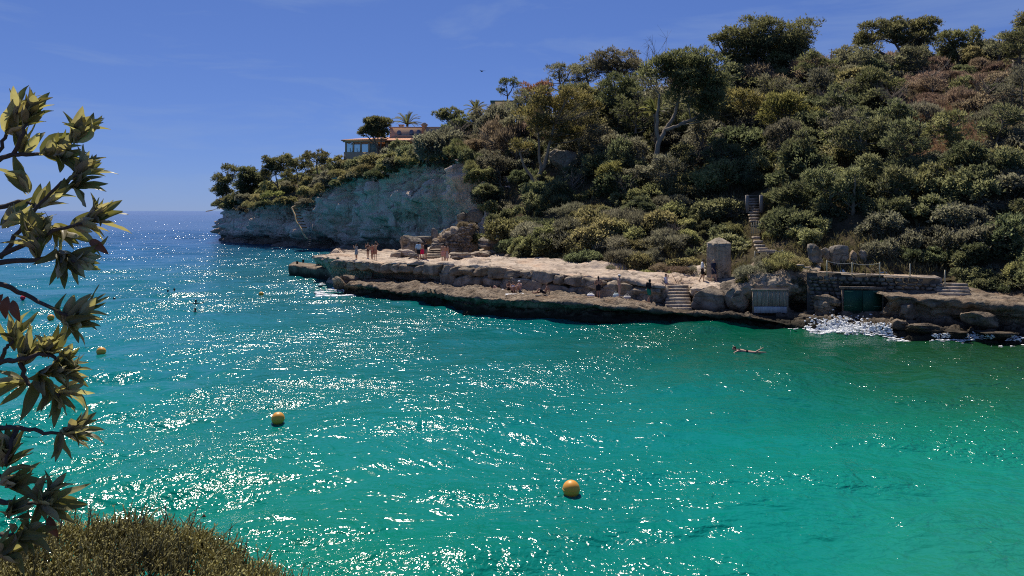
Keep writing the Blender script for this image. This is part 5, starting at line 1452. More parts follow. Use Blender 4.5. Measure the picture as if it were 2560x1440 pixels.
# stone sea wall with walkway, coping and posts
WA, WB = P(2030, 680, 51.3), P(2352, 698, 48.7)
def sea_wall():
    r = np.random.default_rng(331)
    dirv = WB - WA; L = float(np.linalg.norm(dirv[:2])); ang = math.atan2(dirv[1], dirv[0])
    base = np.array([WA[0], WA[1], 0.0])
    root = empty('sea_wall', base, ang); tag(root, 'dark rubble stone sea wall with a pale coping around the green door', 'wall')
    zt = lambda x: WA[2] + (WB[2] - WA[2]) * x / L
    # door opening along the wall
    def along(px):
        for x in np.linspace(0, L, 400):
            q = WA + dirv * x / L
            if q[0] / q[1] * F + 1280 >= px: return float(x)
        return L
    d0, d1 = along(2104), along(2210); dz = 2.62
    mb = MB()
    for x0, x1, z0 in ((-0.3, d0, -.3), (d0, d1, dz), (d1, L, -.3)):
        zc = (zt(x0) + zt(x1)) / 2 - 0.08
        mb.box(((x0 + x1)/2, 0.75, (z0 + zc)/2), (x1 - x0, 0.9, zc - z0))
    mb.box(((d0+d1)/2, 1.1, 1.2), (d1-d0, .2, 3.0))
    link('wall_core', mb.mesh('wall_core', M['mortar']), root)
    z = 0.35
    while z < 3.35:
        h = r.uniform(.20, .31); x = -0.25 + r.uniform(0, .2)
        while x < L - .1:
            w = r.uniform(.28, .62)
            xc = x + w/2
            if z + h < zt(xc) - .05 and not (d0 - .12 < xc < d1 + .12 and z < dz):
                link('stone', STONES[int(r.integers(6))], root, (xc, 0.27 + r.uniform(-.05, .03), z + h/2), (r.uniform(-.05, .05), r.uniform(-.06, .06), r.uniform(-.06, .06)), (w*1.0, .34, h*1.02))
            x += w + .015
        z += h + .01
    # coping slabs, each a part
    x = 0.3
    while x < L - .3:
        w = r.uniform(.8, 1.3)
        if x + w > L: w = L - x
        link('coping_slab', bev_box('coping_slab', (w - .02, .62, .09), M['stepstone'], .02), root, (x + w/2, .36, zt(x + w/2) + .03), (0, math.atan2(WB[2]-WA[2], L)*-1 * 1, 0))
        x += w
    for k in range(3):
        link('coping_step', bev_box('coping_step', (.5, .6, .12), M['stepstone'], .02), root, (0.10 - k*.42, .4, zt(0) + .12 + k*.16))
    mb = MB(); mb.box((L/2, 2.2, 3.05), (L + .5, 2.6, .3)); link('walkway', mb.mesh('walkway', M['terrace']), root)
    return root, ang, L, zt
WALL, WANG, WLEN, WZT = sea_wall()
M['post'] = plain('pale_post_wood', (0.50, 0.44, 0.31), 0.8, 0.2, 8)
M['rope'] = plain('grey_rope', (0.33, 0.31, 0.27), 0.9, 0.2, 20)
def posts():
    tips = []
    for k, (px, p0, p1, Y, lb) in enumerate([(2067, 650, 684, 51.2, 'first wooden rope post on the sea wall beside the coping steps'), (2130, 655, 688, 50.8, 'second rope post on the sea wall left of the green door'), (2199, 655, 690, 50.2, 'third post on the sea wall above the green door'),
                                     (2275, 659, 693, 49.6, 'fourth post on the sea wall right of the green door'), (2362, 675, 708, 48.9, 'last post at the end of the sea wall by the steps'),
                                     (1887, 627, 656, 56.5, 'thin rope post beside the lowest hillside steps'), (1956, 624, 656, 56.3, 'rope post on the path above the rocky mound')]):
        a, b = P(px, p1, Y), P(px, p0, Y)
        h = b[2] - a[2]
        mb = MB(); mb.tube([(0, 0, -.25), (0, 0, h*.5), (.01, 0, h)], [.045, .042, .038], 8); mb.box((0, 0, .0), (.14, .14, .04))
        o = link('fence_post', mb.mesh('fence_post', M['post']), None, a); tag(o, lb, 'post', 'wooden rope posts')
        tips.append(a + np.array([0, 0, h * .92]))
    def rope(i, p, q, sag, lb):
        t = np.linspace(0, 1, 12)[:, None]; pts = p * (1-t) + q * t; pts[:, 2] -= sag * 4 * (t[:, 0] * (1 - t[:, 0]))
        mb = MB(); mb.tube(pts - p, .022, 6); o = link('rope', mb.mesh('rope', M['rope']), None, p); tag(o, lb, 'rope', 'fence ropes')
    rope(0, tips[0], tips[1], .10, 'slack rope between the first and second sea wall posts')
    rope(1, tips[1], tips[2], .12, 'slack rope between the second and third sea wall posts')
    rope(2, tips[5], tips[6], .16, 'slack rope beside the path above the rocky mound')
    rope(3, tips[6], P(2040, 650, 54.5), .2, 'rope from the path post down towards the pale boulder')
posts()

# steps at the right end of the sea wall
def end_steps():
    a = P(2388, 748, 47.4); b = P(2384, 707, 49.4); root = empty('wall_steps', a); tag(root, 'grey stone steps at the right end of the sea wall', 'steps')
    me = bev_box('step', (1.85, .6, .22), M['stepstone'], .02)
    for k in range(6):
        t = k / 5; p = (b - a) * t
        link('step', me, root, p + np.array([-0.05*k, 0, -.11]), (0, 0, R(-12)), (1 + .02*k, 1, 1))
    mb = MB(); mb.add([(-.85, .1, -.7), (.85, -.1, -.7), (.85, 2.4, -.7), (-.85, 2.6, -.7), (-.85, .1, -.2), (.85, -.1, -.2), (.85, 2.4, .7), (-.85, 2.6, .7)], [[0,3,2,1],[4,5,6,7],[0,1,5,4],[1,2,6,5],[2,3,7,6],[3,0,4,7]])
    mb.build('step_base', M['mortar'], root)
end_steps()

# steps climbing the slope with gate posts and a picket gate
def hill_steps():
    rows = [(1922, 628, 57.6, 44), (1908, 622, 58.2, 26), (1902, 614, 58.9, 24), (1898, 604, 59.8, 20), (1893, 594, 60.8, 16), (1889, 553, 66.5, 22), (1888, 546, 67.2, 22), (1887, 538, 68.0, 24), (1887, 531, 68.8, 24), (1887, 524, 69.6, 24), (1886, 517, 70.4, 25), (1886, 510, 71.2, 25), (1885, 504, 72.0, 25), (1885, 498, 72.8, 26)]
    base = P(1900, 640, 57.2); root = empty('hillside_steps', base); tag(root, 'steep pale stone steps climbing through the scrub to a gate', 'steps')
    for px, py, Y, w in rows:
        p = P(px, py, Y) - base
        link('step', bev_box('step', (w * Y / F, .75, .26), M['stepstone'], .03), root, p + np.array([0, .3, -.02]), (0, 0, .05*math.sin(px)))
    mb = MB(); top = []
    cols = [(1884, 40)]
    L_ = np.array([P(px - w/2 - 1, py + 12, Y) for px, py, Y, w in rows]); R__ = np.array([P(px + w/2 + 1, py + 12, Y) for px, py, Y, w in rows])
    def disp(G, n): return n * (0.08 * fbm(G * 1.2, 3, 341))[..., None]
    loft('step_bed', [L_ - base + (0, 0, -.6), L_ - base, R__ - base, R__ - base + (0, 0, -.6)], 60, 14, M['soil'], disp, 0, True, root)
    g = P(1885, 534, 69); groot = empty('hillside_gate', g); tag(groot, 'grey gate posts and rails at the top of the hillside steps', 'gate')
    Y = 69.5; s = Y / F
    for px in (1868, 1903):
        link('gate_post', bev_box('gate_post', (9*s, 9*s, 46*s), M['wallpost'], .03), groot, P(px, 510, Y) - g)
    for py in (489, 497): 
        link('rail', bev_box('rail', (26*s, .05, .05), M['greywood'], .005), groot, P(1885.5, py, Y + 3.3) - g)
    groot2 = empty('picket_gate', P(1892, 588, 63)); tag(groot2, 'small pale picket fence beside the hillside steps', 'fence')
    for k in range(6):
        link('picket', bev_box('picket', (.05, .04, 1.05), M['post'], .005), groot2, (-.42 + k*.15, 0.02*k, .52 + .04*k))
    for zz in (.25, .85): link('rail', bev_box('rail', (.95, .03, .05), M['post'], .004), groot2, (-.04, .07, zz))
M['wallpost'] = plain('grey_gate_post', (0.24, 0.215, 0.19), 0.9, 0.25, 5, 0.3)
hill_steps()

# small pier with steps at the terrace tip
def pier():
    c = P(775, 676, 84.5); root = empty('stone_pier', (c[0], c[1], 0)); o = np.array(root.location)
    tag(root, 'low concrete pier slab off the tip of the terrace', 'pier')
    V, Fq = cube_grid(10); 
    q = [P(722, 664, 88.5), P(836, 674, 80.5), P(842, 662, 86), P(735, 657, 94)]
    u = (V[:, 0] + 1) / 2; v = (V[:, 1] + 1) / 2; zz = (V[:, 2] + 1) / 2
    q = [np.array([a[0], a[1], 1.25]) for a in q]
    W = (1-u)[:, None]*(1-v)[:, None]*q[0] + u[:, None]*(1-v)[:, None]*q[1] + u[:, None]*v[:, None]*q[2] + (1-u)[:, None]*v[:, None]*q[3]
    W[:, 2] = -0.8 + zz * 2.05
    W += (0.10 * fbm(W * 1.1, 4, 351) * np.where(zz < .95, 1.6, .25))[:, None] * np.array([.6, 1, .3])
    link('slab', new_mesh('pier_slab', W - o, Fq, M['ledge']), root)
    for k, (px, py, Y) in enumerate([(743, 660, 90), (758, 656, 92)]):
        mb = MB(); mb.lathe([(.14, 0), (.12, .22), (.17, .24), (.17, .32), (.05, .36)], (0, 0, 0), 10)
        link('mooring_post', mb.mesh('mooring_post', M['darkslot']), root, P(px, py, Y) - o)
    st = empty('pier_steps', P(806, 668, 83.2)); tag(st, 'short wooden steps from the pier up to the terrace', 'steps')
    me = bev_box('tread', (1.5, .35, .08), M['greywood'], .01)
    for k in range(5): link('tread', me, st, (0.02*k, .34*k, .22 + .28*k))
    for sg in (-1, 1):
        mb = MB(); mb.tube([(sg*.72, -.1, 0), (sg*.72, 1.55, 1.35)], .05, 4); link('stringer', mb.mesh('stringer', M['greywood']), st)
pier()
# ------------------------------------------------------------------ villa on the headland
M['stucco'] = plain('ochre_stucco', (0.52, 0.35, 0.24), 0.9, 0.15, 1.2, 0.2)
M['paleocre'] = plain('olive_ochre_stucco', (0.44, 0.34, 0.22), 0.9, 0.15, 1.2, 0.2)
M['tile'] = plain('terracotta_tile', (0.64, 0.32, 0.18), 0.85, 0.25, 3.0, 0.3)
M['tilepale'] = plain('pale_tile_edge', (0.56, 0.38, 0.27), 0.85, 0.2, 3.0)
M['darkwood'] = plain('dark_beam', (0.06, 0.05, 0.04), 0.8)
M['greenframe'] = plain('green_frame', (0.10, 0.20, 0.16), 0.5)
M['shutterblue'] = plain('blue_window_frame', (0.20, 0.22, 0.30), 0.5)
def glass():
    m, nt, b = mat('window_glass')
    b.inputs['Base Color'].default_value = (0.10, 0.16, 0.20, 1); b.inputs['Roughness'].default_value = 0.08
    b.inputs['Specular IOR Level'].default_value = 0.8
    return m
M['glass'] = glass()
def clear_glass():
    m, nt, b = mat('veranda_glass')
    t = N(nt, 'ShaderNodeBsdfTransparent'); t.inputs[0].default_value = (0.80, 0.93, 0.92, 1)
    b.inputs['Base Color'].default_value = (0.25, 0.42, 0.42, 1); b.inputs['Roughness'].default_value = 0.05
    mx = N(nt, 'ShaderNodeMixShader'); mx.inputs[0].default_value = 0.70
    nt.links.new(b.outputs[0], mx.inputs[1]); nt.links.new(t.outputs[0], mx.inputs[2])
    nt.links.new(mx.outputs[0], nt.nodes['Material Output'].inputs['Surface'])
    return m
M['clearglass'] = clear_glass()

def tiled_roof(name, root, o, eaveL, eaveR, ridgeL, ridgeR, m, pitch=0.42):
    """tiled roof slope: rounded tile courses running from ridge to eave"""
    eL, eR, rL, rR = [np.asarray(v, float) - o for v in (eaveL, eaveR, ridgeL, ridgeR)]
    n = int(np.linalg.norm(eR - eL) / pitch) * 4
    t = np.linspace(0, 1, n + 1)
    wave = 0.07 * np.abs(np.sin(np.arange(n + 1) * math.pi / 4))
    A = eL * (1 - t)[:, None] + eR * t[:, None]; B = rL * (1 - t)[:, None] + rR * t[:, None]
    V = []
    for k in range(7):
        s = k / 6; row = A * (1 - s) + B * s; row = row.copy(); row[:, 2] += wave + 0.02 * (k % 2)
        V.append(row)
    Fq = grid_faces(7, n + 1)
    Vt = np.concatenate(V); Vb = np.concatenate([A, B]) - np.array([0, 0, .12])
    top = new_mesh(name, np.concatenate([Vt, Vb]), [Fq, grid_faces(2, n + 1)[:, ::-1] + len(Vt), np.stack([np.arange(n), np.arange(1, n+1), len(Vt) + np.arange(1, n+1), len(Vt) + np.arange(n)], 1)], m)
    return link(name, top, root)

def arch_window(root, c, w, h, m_frame, m_glass, name='window'):
    """arched window standing proud of the wall, facing -Y"""
    pts = [(-w/2, 0), (w/2, 0)] + [(w/2*math.cos(a), h - w/2 + w/2*math.sin(a)) for a in np.linspace(0, math.pi, 9)]
    def plate(sc, d0, d1, nm, mm, par, off):
        p = np.array([(x*sc, (z - h/2)*sc + h/2) for x, z in pts]); n = len(p)
        V = np.concatenate([np.stack([p[:, 0], np.full(n, d0), p[:, 1]], 1), np.stack([p[:, 0], np.full(n, d1), p[:, 1]], 1), [[0, d0, h*.45]], [[0, d1, h*.45]]])
        k = np.arange(n); k2 = (k + 1) % n
        return link(nm, new_mesh(nm, V, [np.stack([k, k2, n + k2, n + k], 1), np.concatenate([np.stack([k2, k, np.full(n, 2*n)], 1), np.stack([n + k, n + k2, np.full(n, 2*n+1)], 1)])], mm), par, off)
    f = plate(1.0, -.06, .05, name, m_frame, root, c)
    plate(.8, -.075, .0, 'pane', m_glass, f, (0, 0, 0))
    mb = MB(); mb.box((0, -.09, h*.42), (.05, .02, h*.75)); mb.box((0, -.088, h*.5), (w*.75, .02, .05)); mb.build('glazing_bar', m_frame, f)
    return f

def villa():
    Yv = 160.0; s = Yv / F
    o = np.array([WX(985, Yv), Yv, 18.5]); root = empty('villa', o); tag(root, 'ochre villa with terracotta tiled roofs and a glazed veranda on the headland', 'house')
    X = lambda px: WX(px, Yv) - o[0]
    Z = lambda py: CH - (py - HZ) * s - o[2]
    def box(nm, x0, x1, y0, y1, z0, z1, m, parent=root):
        mb = MB(); mb.box(((x0+x1)/2, (y0+y1)/2, (z0+z1)/2), (abs(x1-x0), abs(y1-y0), abs(z1-z0))); return mb.build(nm, m, parent)
    # upper storey
    box('upper_wall', X(968), X(1100), 3.2, 11, Z(372), Z(316), M['stucco'])
    par = box('parapet', X(966), X(1103), 3.0, 11.2, Z(316), Z(313), M['tilepale'])
    for px in (1024, 1042): arch_window(root, (X(px), 3.19, Z(338)), .95, 1.55, M['shutterblue'], M['glass'])
    w = arch_window(root, (X(992), 3.19, Z(338)), 1.0, 1.4, M['shutterblue'], M['glass'])
    link('balcony_rail', bev_box('balcony_rail', (X(1056) - X(985), .08, .5), M['stucco'], .01), root, ((X(985)+X(1056))/2, 2.6, Z(338) + .05))
    # round chimney tower and lower chimney
    mb = MB(); mb.lathe([(.55, Z(339)), (.55, Z(311)), (.75, Z(310)), (.75, Z(307)), (.35, Z(304)), (.35, Z(303))], (X(1057), 2.9, 0), 10); mb.build('corner_turret', M['stucco'], root)
    ch = box('chimney', X(988), X(1000), 5, 6.2, Z(316), Z(306), M['stucco']); box('chimney_cap', X(986.5), X(1001.5), 4.9, 6.3, Z(306), Z(304.5), M['tile'], ch)
    # right wing with curved parapet
    mb = MB(); xs = np.linspace(X(1060), X(1098), 14); top = Z(314) - 0.35*np.sin(np.linspace(0, math.pi, 14))
    V = np.concatenate([np.stack([xs, np.full(14, 2.6), np.full(14, Z(372))], 1), np.stack([xs, np.full(14, 2.6), top], 1), np.stack([xs, np.full(14, 3.1), top], 1), np.stack([xs, np.full(14, 3.1), np.full(14, Z(372))], 1)])
    mb.add(V, np.concatenate([grid_faces(4, 14)])); mb.build('wing_wall', M['stucco'], root)
    # lower storey and its roof
    box('lower_wall', X(960), X(1060), 1.2, 3.4, Z(385), Z(350), M['stucco'])
    for px, ww in ((985, 10), (1005, 14), (1035, 12)):
        d = box('door_opening', X(px - ww/2), X(px + ww/2), 1.14, 1.3, Z(372), Z(357), M['darkwood']); box('pane', X(px - ww/2 + 1), X(px + ww/2 - 1), 1.10, 1.135, Z(371), Z(358), M['glass'], d)
    for px in (968, 996, 1022, 1050): box('porch_post', X(px) - .15, X(px) + .15, -.5, -.2, Z(378), Z(352), M['stucco'])
    rf = tiled_roof('porch_roof', root, o, o + (X(953), -1.2, Z(352.5)), o + (X(1058), -1.2, Z(352)), o + (X(983), 3.0, Z(340)), o + (X(1058), 3.0, Z(339.5)), M['tile'])
    box('fascia', X(955), X(1057), -1.1, -.9, Z(355), Z(353.2), M['darkwood'], rf)
    tiled_roof('hip_roof', root, o, o + (X(953), 3.0, Z(352.5)), o + (X(953), -1.2, Z(352.5)), o + (X(983), 3.0, Z(340)), o + (X(983), 2.9, Z(340)), M['tile'])
    # left veranda
    rf2 = tiled_roof('veranda_roof', root, o, o + (X(858), -2.2, Z(352.5)), o + (X(968), -2.2, Z(350)), o + (X(884), 3.0, Z(344)), o + (X(968), 3.0, Z(340)), M['tile'])
    tiled_roof('veranda_hip', root, o, o + (X(858), 6.0, Z(352.5)), o + (X(858), -2.2, Z(352.5)), o + (X(884), 3.1, Z(344)), o + (X(884), 3.0, Z(344)), M['tile'])
    tiled_roof('veranda_back_roof', root, o, o + (X(968), 7.5, Z(350)), o + (X(858), 7.5, Z(352.5)), o + (X(968), 3.0, Z(340)), o + (X(884), 3.0, Z(344)), M['tile'])
    box('eave_beam', X(862), X(966), -1.9, -1.6, Z(357.5), Z(353.2), M['paleocre'])
    box('base_wall', X(864), X(966), -1.7, 6, Z(425), Z(381.5), M['paleocre'])
    for px in (869, 887.5, 906, 926, 946): box('veranda_post', X(px) - .17, X(px) + .17, -1.75, -1.4, Z(381.5), Z(357.5), M['paleocre'])
    for a, b in ((870.5, 886), (889, 904), (908, 924), (928, 944)): box('pane', X(a), X(b), -1.6, -1.56, Z(381.5), Z(358), M['clearglass'])
    box('back_wall', X(912), X(966), 5.6, 5.9, Z(381.5), Z(353), M['stucco'])
    for px in (876, 893): # garden chairs on the veranda
        ch = empty('veranda_chair', (o[0] + X(px), o[1] + 1.0, o[2] + Z(381.5))); tag(ch, 'dark garden chair on the %s side of the glazed veranda' % ('left' if px < 880 else 'right'), 'chair')
        mb = MB(); mb.box((0, 0, .42), (.5, .5, .06)); mb.build('seat', M['darkwood'], ch)
        mb = MB(); mb.box((-.24, 0, .75), (.05, .5, .6)); mb.build('backrest', M['darkwood'], ch)
        for a in (-.2, .2):
            for b in (-.2, .2): mb = MB(); mb.box((a, b, .2), (.05, .05, .4)); mb.build('leg', M['darkwood'], ch)
    # terrace fill under the house
    box('plinth', X(950), X(1100), 1.0, 11, Z(440), Z(372), M['paleocre'])
villa()
def flat_house():
    c = P(1258, 262, 128); root = empty('flat_roofed_house', (c[0], c[1], gz(1258, 128))); o = np.array(root.location); tag(root, 'flat roofed house half hidden behind the lone pine on the ridge', 'house')
    z1 = P(1258, 250, 128)[2] - o[2]
    mb = MB(); mb.box((0, 5, z1/2 - 1), (4.2, 6, z1 + 2)); mb.build('wall', M['paleocre'], root)
    mb = MB(); mb.box((0, 5, z1 + .1), (4.6, 6.4, .2)); mb.build('roof', M['greenframe'], root)
flat_house()
def antenna():
    a, b = P(2079, 165, 104), P(2079, 122, 104); root = empty('antenna', a); tag(root, 'thin red antenna mast on the crest between two pines', 'antenna')
    h = b[2] - a[2]; m = plain('antenna_red', (0.35, 0.14, 0.10), 0.6)
    mb = MB(); mb.tube([(0, 0, -1), (0, 0, h)], .05, 6); mb.build('mast', m, root)
    for k in range(3): mb = MB(); mb.box((0, 0, h - .15 - k*.4), (.9 - .15*k, .04, .04)); mb.build('crossbar', m, root)
antenna()
def cblock():
    c = P(2541, 184, 88); root = empty('concrete_block', (c[0], c[1], gz(2541, 88) - .2)); tag(root, 'small concrete block standing on the upper right slope', 'block')
    V, Fq = cube_grid(3); V = V * np.array([.35, .3, .75]); V[:, 2] += .9; link('block', new_mesh('concrete_block', V, Fq, M['pillar']), root)
cblock()

# rope handrail and ladder on the cliff
M['handrail'] = plain('ochre_handrail', (0.52, 0.36, 0.19), 0.7, 0.2, 3)
def cliff_rail():
    pts = np.array([P(752, 511, 150.5), P(742, 515, 150), P(731, 519, 149.5), P(735, 528, 149), P(740, 538, 148.3), P(741, 550, 147.6), P(745, 558, 147.2), P(753, 568, 146.6), P(757, 576, 146.0), P(759, 582, 145.6), P(764, 590, 145.2), P(772, 597, 144.8)])
    pts[:, 1] -= 0.6
    root = empty('cliff_handrail', pts[-1]); o = np.array(root.location); tag(root, 'winding ochre handrail descending the cliff to the ladder', 'handrail')
    t = np.linspace(0, len(pts) - 1, 60); sm = np.stack([np.interp(t, np.arange(len(pts)), pts[:, c]) for c in range(3)], 1)
    for _ in range(3): sm[1:-1] = (sm[:-2] + 2*sm[1:-1] + sm[2:]) / 4
    mb = MB(); mb.tube(sm - o, .17, 8); mb.build('rail', M['handrail'], root, True)
    for k in range(2, 58, 7): mb = MB(); mb.tube([sm[k] - o, sm[k] - o + np.array([.1, 1.0, -.9])], .07, 5); mb.build('rail_post', M['handrail'], root)
    for k in range(7):
        p = P(738 + k*3.5, 524 + k*7.5, 149.4 - k*.5) - o; mb = MB(); mb.box(p, (1.2, .5, .2)); mb.build('step', M['rail_step'], root)
M['rail_step'] = plain('rust_step', (0.24, 0.15, 0.09), 0.9)
cliff_rail()
def ladder():
    b, t_ = P(773, 616, 144.2), P(778, 560, 145.2); root = empty('cliff_ladder', b); tag(root, 'thin metal ladder fixed to the cliff below the handrail', 'ladder')
    m = plain('ladder_metal', (0.13, 0.13, 0.14), 0.6); d = t_ - b; d[1] += 0
    for sg in (-1, 1): mb = MB(); mb.tube([(sg*.28, 0, 0), d + (sg*.28, 0, 0)], .04, 6); mb.build('rail', m, root)
    for k in range(12): mb = MB(); p = d * (k + .5) / 12; mb.tube([p + (-.28, 0, 0), p + (.28, 0, 0)], .03, 5); mb.build('rung', m, root)
ladder()

# bushes that spill over the cliff rim and cling to it
_r2 = np.random.default_rng(371)
RIM = [(545, 512, 192, 1.5), (570, 516, 177, 1.6), (600, 524, 168, 1.8), (632, 516, 162, 1.6), (662, 512, 158, 1.5), (700, 506, 154.5, 1.5), (768, 505, 148, 1.6), (800, 480, 145, 1.6), (832, 462, 141, 1.5), (862, 448, 138, 1.7), (890, 440, 135, 1.6), (912, 432, 132, 1.9), (940, 440, 127.5, 1.8), (962, 420, 126, 2.0), (990, 412, 121.5, 2.1), (1022, 404, 117, 2.0), (1050, 396, 113.5, 2.0), (1085, 392, 108.5, 1.7), (1110, 385, 105, 1.9), (1140, 388, 100.5, 1.8), (1172, 400, 96.5, 1.8), (1196, 440, 93.5, 1.8), (1100, 415, 104, 1.0), (1180, 425, 94.5, 1.3), (1212, 480, 91.5, 1.7), (1225, 520, 90, 1.6), (620, 505, 168, 2.2), (650, 500, 165, 2.2), (585, 505, 178, 2.2), (765, 480, 152, 2.0), (815, 455, 148, 2.0), (845, 440, 146, 2.1)]
ORDW = 'first second third fourth fifth sixth seventh eighth ninth tenth eleventh twelfth thirteenth fourteenth fifteenth sixteenth seventeenth eighteenth nineteenth twentieth'.split(); ORDW += ['twenty-' + w for w in ORDW[:9]] + ['thirtieth'] + ['thirty-' + w for w in ORDW[:9]]
RANK = {k: i for i, k in enumerate(sorted(range(len(RIM)), key=lambda q: RIM[q][0]))}
for k, (px, py, Y, rad) in enumerate(RIM):
    c = P(px, py, Y); kd = ('round', 'low', 'round', 'dry')[k % 4]
    put_bush(kd, c[0], Y, c[2] - rad*.35, rad, rad*.95, ('bush_dark', 'bush_olive', 'bush_grey', 'bush_olive')[(k*7) % 4], '%s shrub clinging to the sea cliff rim%s' % (['dark', 'low olive', 'grey', 'twiggy'][k % 4], ', ' + ORDW[RANK[k]] + ' from the headland tip'), 'shrubs on the cliff rim', _r2, 'shrub')

# ------------------------------------------------------------------ buoys and foam
M['buoy'] = plain('orange_yellow_buoy', (0.72, 0.33, 0.05), 0.45, 0.10, 3.0, 0.0, 0.4)
M['redbuoy'] = plain('red_buoy', (0.75, 0.03, 0.06), 0.45, 0.08)
def buoy(label, px, py, D, m='buoy', name='buoy'):
    Y = CH * F / (py + 4 - HZ); x = WX(px, Y)
    root = empty(name, (x, Y, sea_z(x, Y))); tag(root, label, 'buoy', 'swimming area buoys')
    t = np.linspace(-math.pi/2, math.pi/2, 17); mb = MB(); mb.lathe(np.stack([np.cos(t)*D/2 + 1e-4, np.sin(t)*D/2 + D*.30], 1), (0, 0, 0), 28); mb.build('float', M[m], root, True)
    mb = MB(); mb.lathe([(D*.502, D*.28), (D*.512, D*.285), (D*.512, D*.315), (D*.502, D*.32)], (0, 0, 0), 28); mb.build('seam', M[m], root, True)
    mb = MB(); mb.tube([(0, 0, -.1), (0, 0, -.5)], .03, 6); mb.build('mooring_eye', M['darkslot'], root)
for lb, px, py, D in [('largest orange yellow buoy floating lowest in the view', 1428, 1234, .47), ('orange yellow buoy in the left middle of the cove', 695, 1052, .47), ('orange yellow buoy just right of the leafy branch', 253, 883, .47), ('small far yellow buoy near the left swimmers and the ledge', 653, 729, .45), ('yellow buoy half hidden behind the leafy branch', 127, 799, .45)]:
    buoy(lb, px, py, D)
buoy('small bright red buoy seen through the branch at the left edge', 57, 749, .40, 'redbuoy')
def marker():
    Y = CH * F / (1274 - HZ); x = WX(510, Y); root = empty('float_marker', (x, Y, sea_z(x, Y))); tag(root, 'tiny dark red conical float above the near shrub', 'float')
    m = plain('rust_float', (0.20, 0.05, 0.03), .6); mb = MB(); mb.lathe([(.03, -.05), (.05, 0), (.05, .03), (.02, .07), (.008, .1)], (0, 0, 0), 12); mb.build('cone', m, root, True)
    mb = MB(); mb.lathe([(.055, -.012), (.055, .004)], (0, 0, 0), 12); mb.build('collar', M['darkslot'], root)
marker()

def pick(px, py):
    """the point of the built scene that the photograph shows at (px, py)"""
    dg = bpy.context.evaluated_depsgraph_get()
    d = P(px, py, 1.0) - np.array([0, 0, CH]); d = d / np.linalg.norm(d)
    hit, loc, nrm, idx, ob, mt = scene.ray_cast(dg, Vector((0, 0, CH)), Vector(d), distance=400)
    return np.array(loc)

M['foam'] = plain('sea_foam', (0.80, 0.82, 0.82), 0.75, 0.1, 5.0, 0.6)
def foam():
    r = np.random.default_rng(381); mb = MB()
    V0, F0 = cube_grid(2); V0 = V0 / np.linalg.norm(V0, axis=1, keepdims=True)
    def lump(p, s, h):
        d = 1 + .45 * vnoise(V0 * 1.7 + r.uniform(0, 50, 3), int(r.integers(999)))
        mb.add(V0 * d[:, None] * np.array([s, s*.7, h]) + p, F0)
    def line(a, b, n, w, s0, s1, h0, h1, zf):
        for _ in range(n):
            t = r.random(); px = a[0] + (b[0]-a[0])*t; py = a[1] + (b[1]-a[1])*t + r.normal(0, w)
            Y = CH * F / (py - HZ); x = WX(px, Y)
            if vnoise(np.array([[x*.7, Y*.9, 3.]]), 77)[0] < zf: continue
            lump(np.array([x, Y, sea_z(x, Y) + .02]), r.uniform(s0, s1), r.uniform(h0, h1))
    line((2020, 822), (2120, 829), 520, 3.5, .02, .14, .01, .07, -.30)
    line((2060, 826), (2330, 845), 600, 2.4, .02, .15, .01, .04, -.22)
    line((2330, 846), (2600, 858), 520, 2.0, .02, .15, .01, .04, -.25)
    line((2470, 850), (2600, 852), 600, 3.2, .03, .18, .01, .05, -.45)
    line((1900, 812), (2030, 824), 70, 1.2, .03, .12, .01, .03, -.2)
    line((790, 734), (885, 738), 420, 3.2, .05, .30, .02, .08, -.25)
    line((800, 718), (868, 722), 260, 2.4, .05, .26, .02, .08, -.25)
    # splash climbing the slipway and wash on the shelf
    bpy.context.view_layer.update()
    for _ in range(1200):
        px = r.normal(2095, 30); py = 830 - abs(r.normal(0, 15))
        if r.random() < .35: px, py = r.uniform(2110, 2230), r.uniform(812, 838)
        p = pick(px, py)
        if p[1] > 52 or p[2] > 1.2: continue
        lump(p + np.array([0, 0, r.exponential(.05)]), r.uniform(.015, .11), r.uniform(.012, .07))
    for _ in range(500):
        px = r.uniform(2330, 2570); py = np.interp(px, [2330, 2570], [838, 848]) + r.normal(0, 4)
        if vnoise(np.array([[px*.03, py*.05, 1.]]), 5)[0] < -.1: continue
        p = pick(px, py)
        if p[2] > .9: continue
        lump(p + np.array([0, 0, .01]), r.uniform(.015, .10), r.uniform(.01, .04))
    o = mb.build('foam', M['foam']); tag(o, 'white foam and splash along the rocks of the shore', 'foam', kind='stuff')
foam()

# ------------------------------------------------------------------ people
SKIN = {}
def skin(k):
    if k not in SKIN:
        c = {'tan': (0.40, 0.215, 0.135), 'pink': (0.50, 0.30, 0.215), 'brown': (0.26, 0.135, 0.08), 'dark': (0.14, 0.075, 0.05)}[k]
        SKIN[k] = plain('skin_' + k, c, 0.55, 0.06, 6, 0, 0.35)
    return SKIN[k]
CL = {}
def cloth(c):
    if c not in CL: CL[c] = plain('cloth_%d' % len(CL), c, 0.9, 0.10, 14, 0.3, 0.1)
    return CL[c]
HAIR = {'black': plain('black_hair', (0.018, 0.014, 0.012), .6), 'brown': plain('brown_hair', (0.07, 0.04, 0.022), .6), 'blond': plain('blond_hair', (0.42, 0.30, 0.15), .6), 'white': plain('white_cloth_cap', (.75, .74, .72), .8)}
M['eye'] = plain('eye_dark', (0.02, 0.02, 0.02), 0.3)

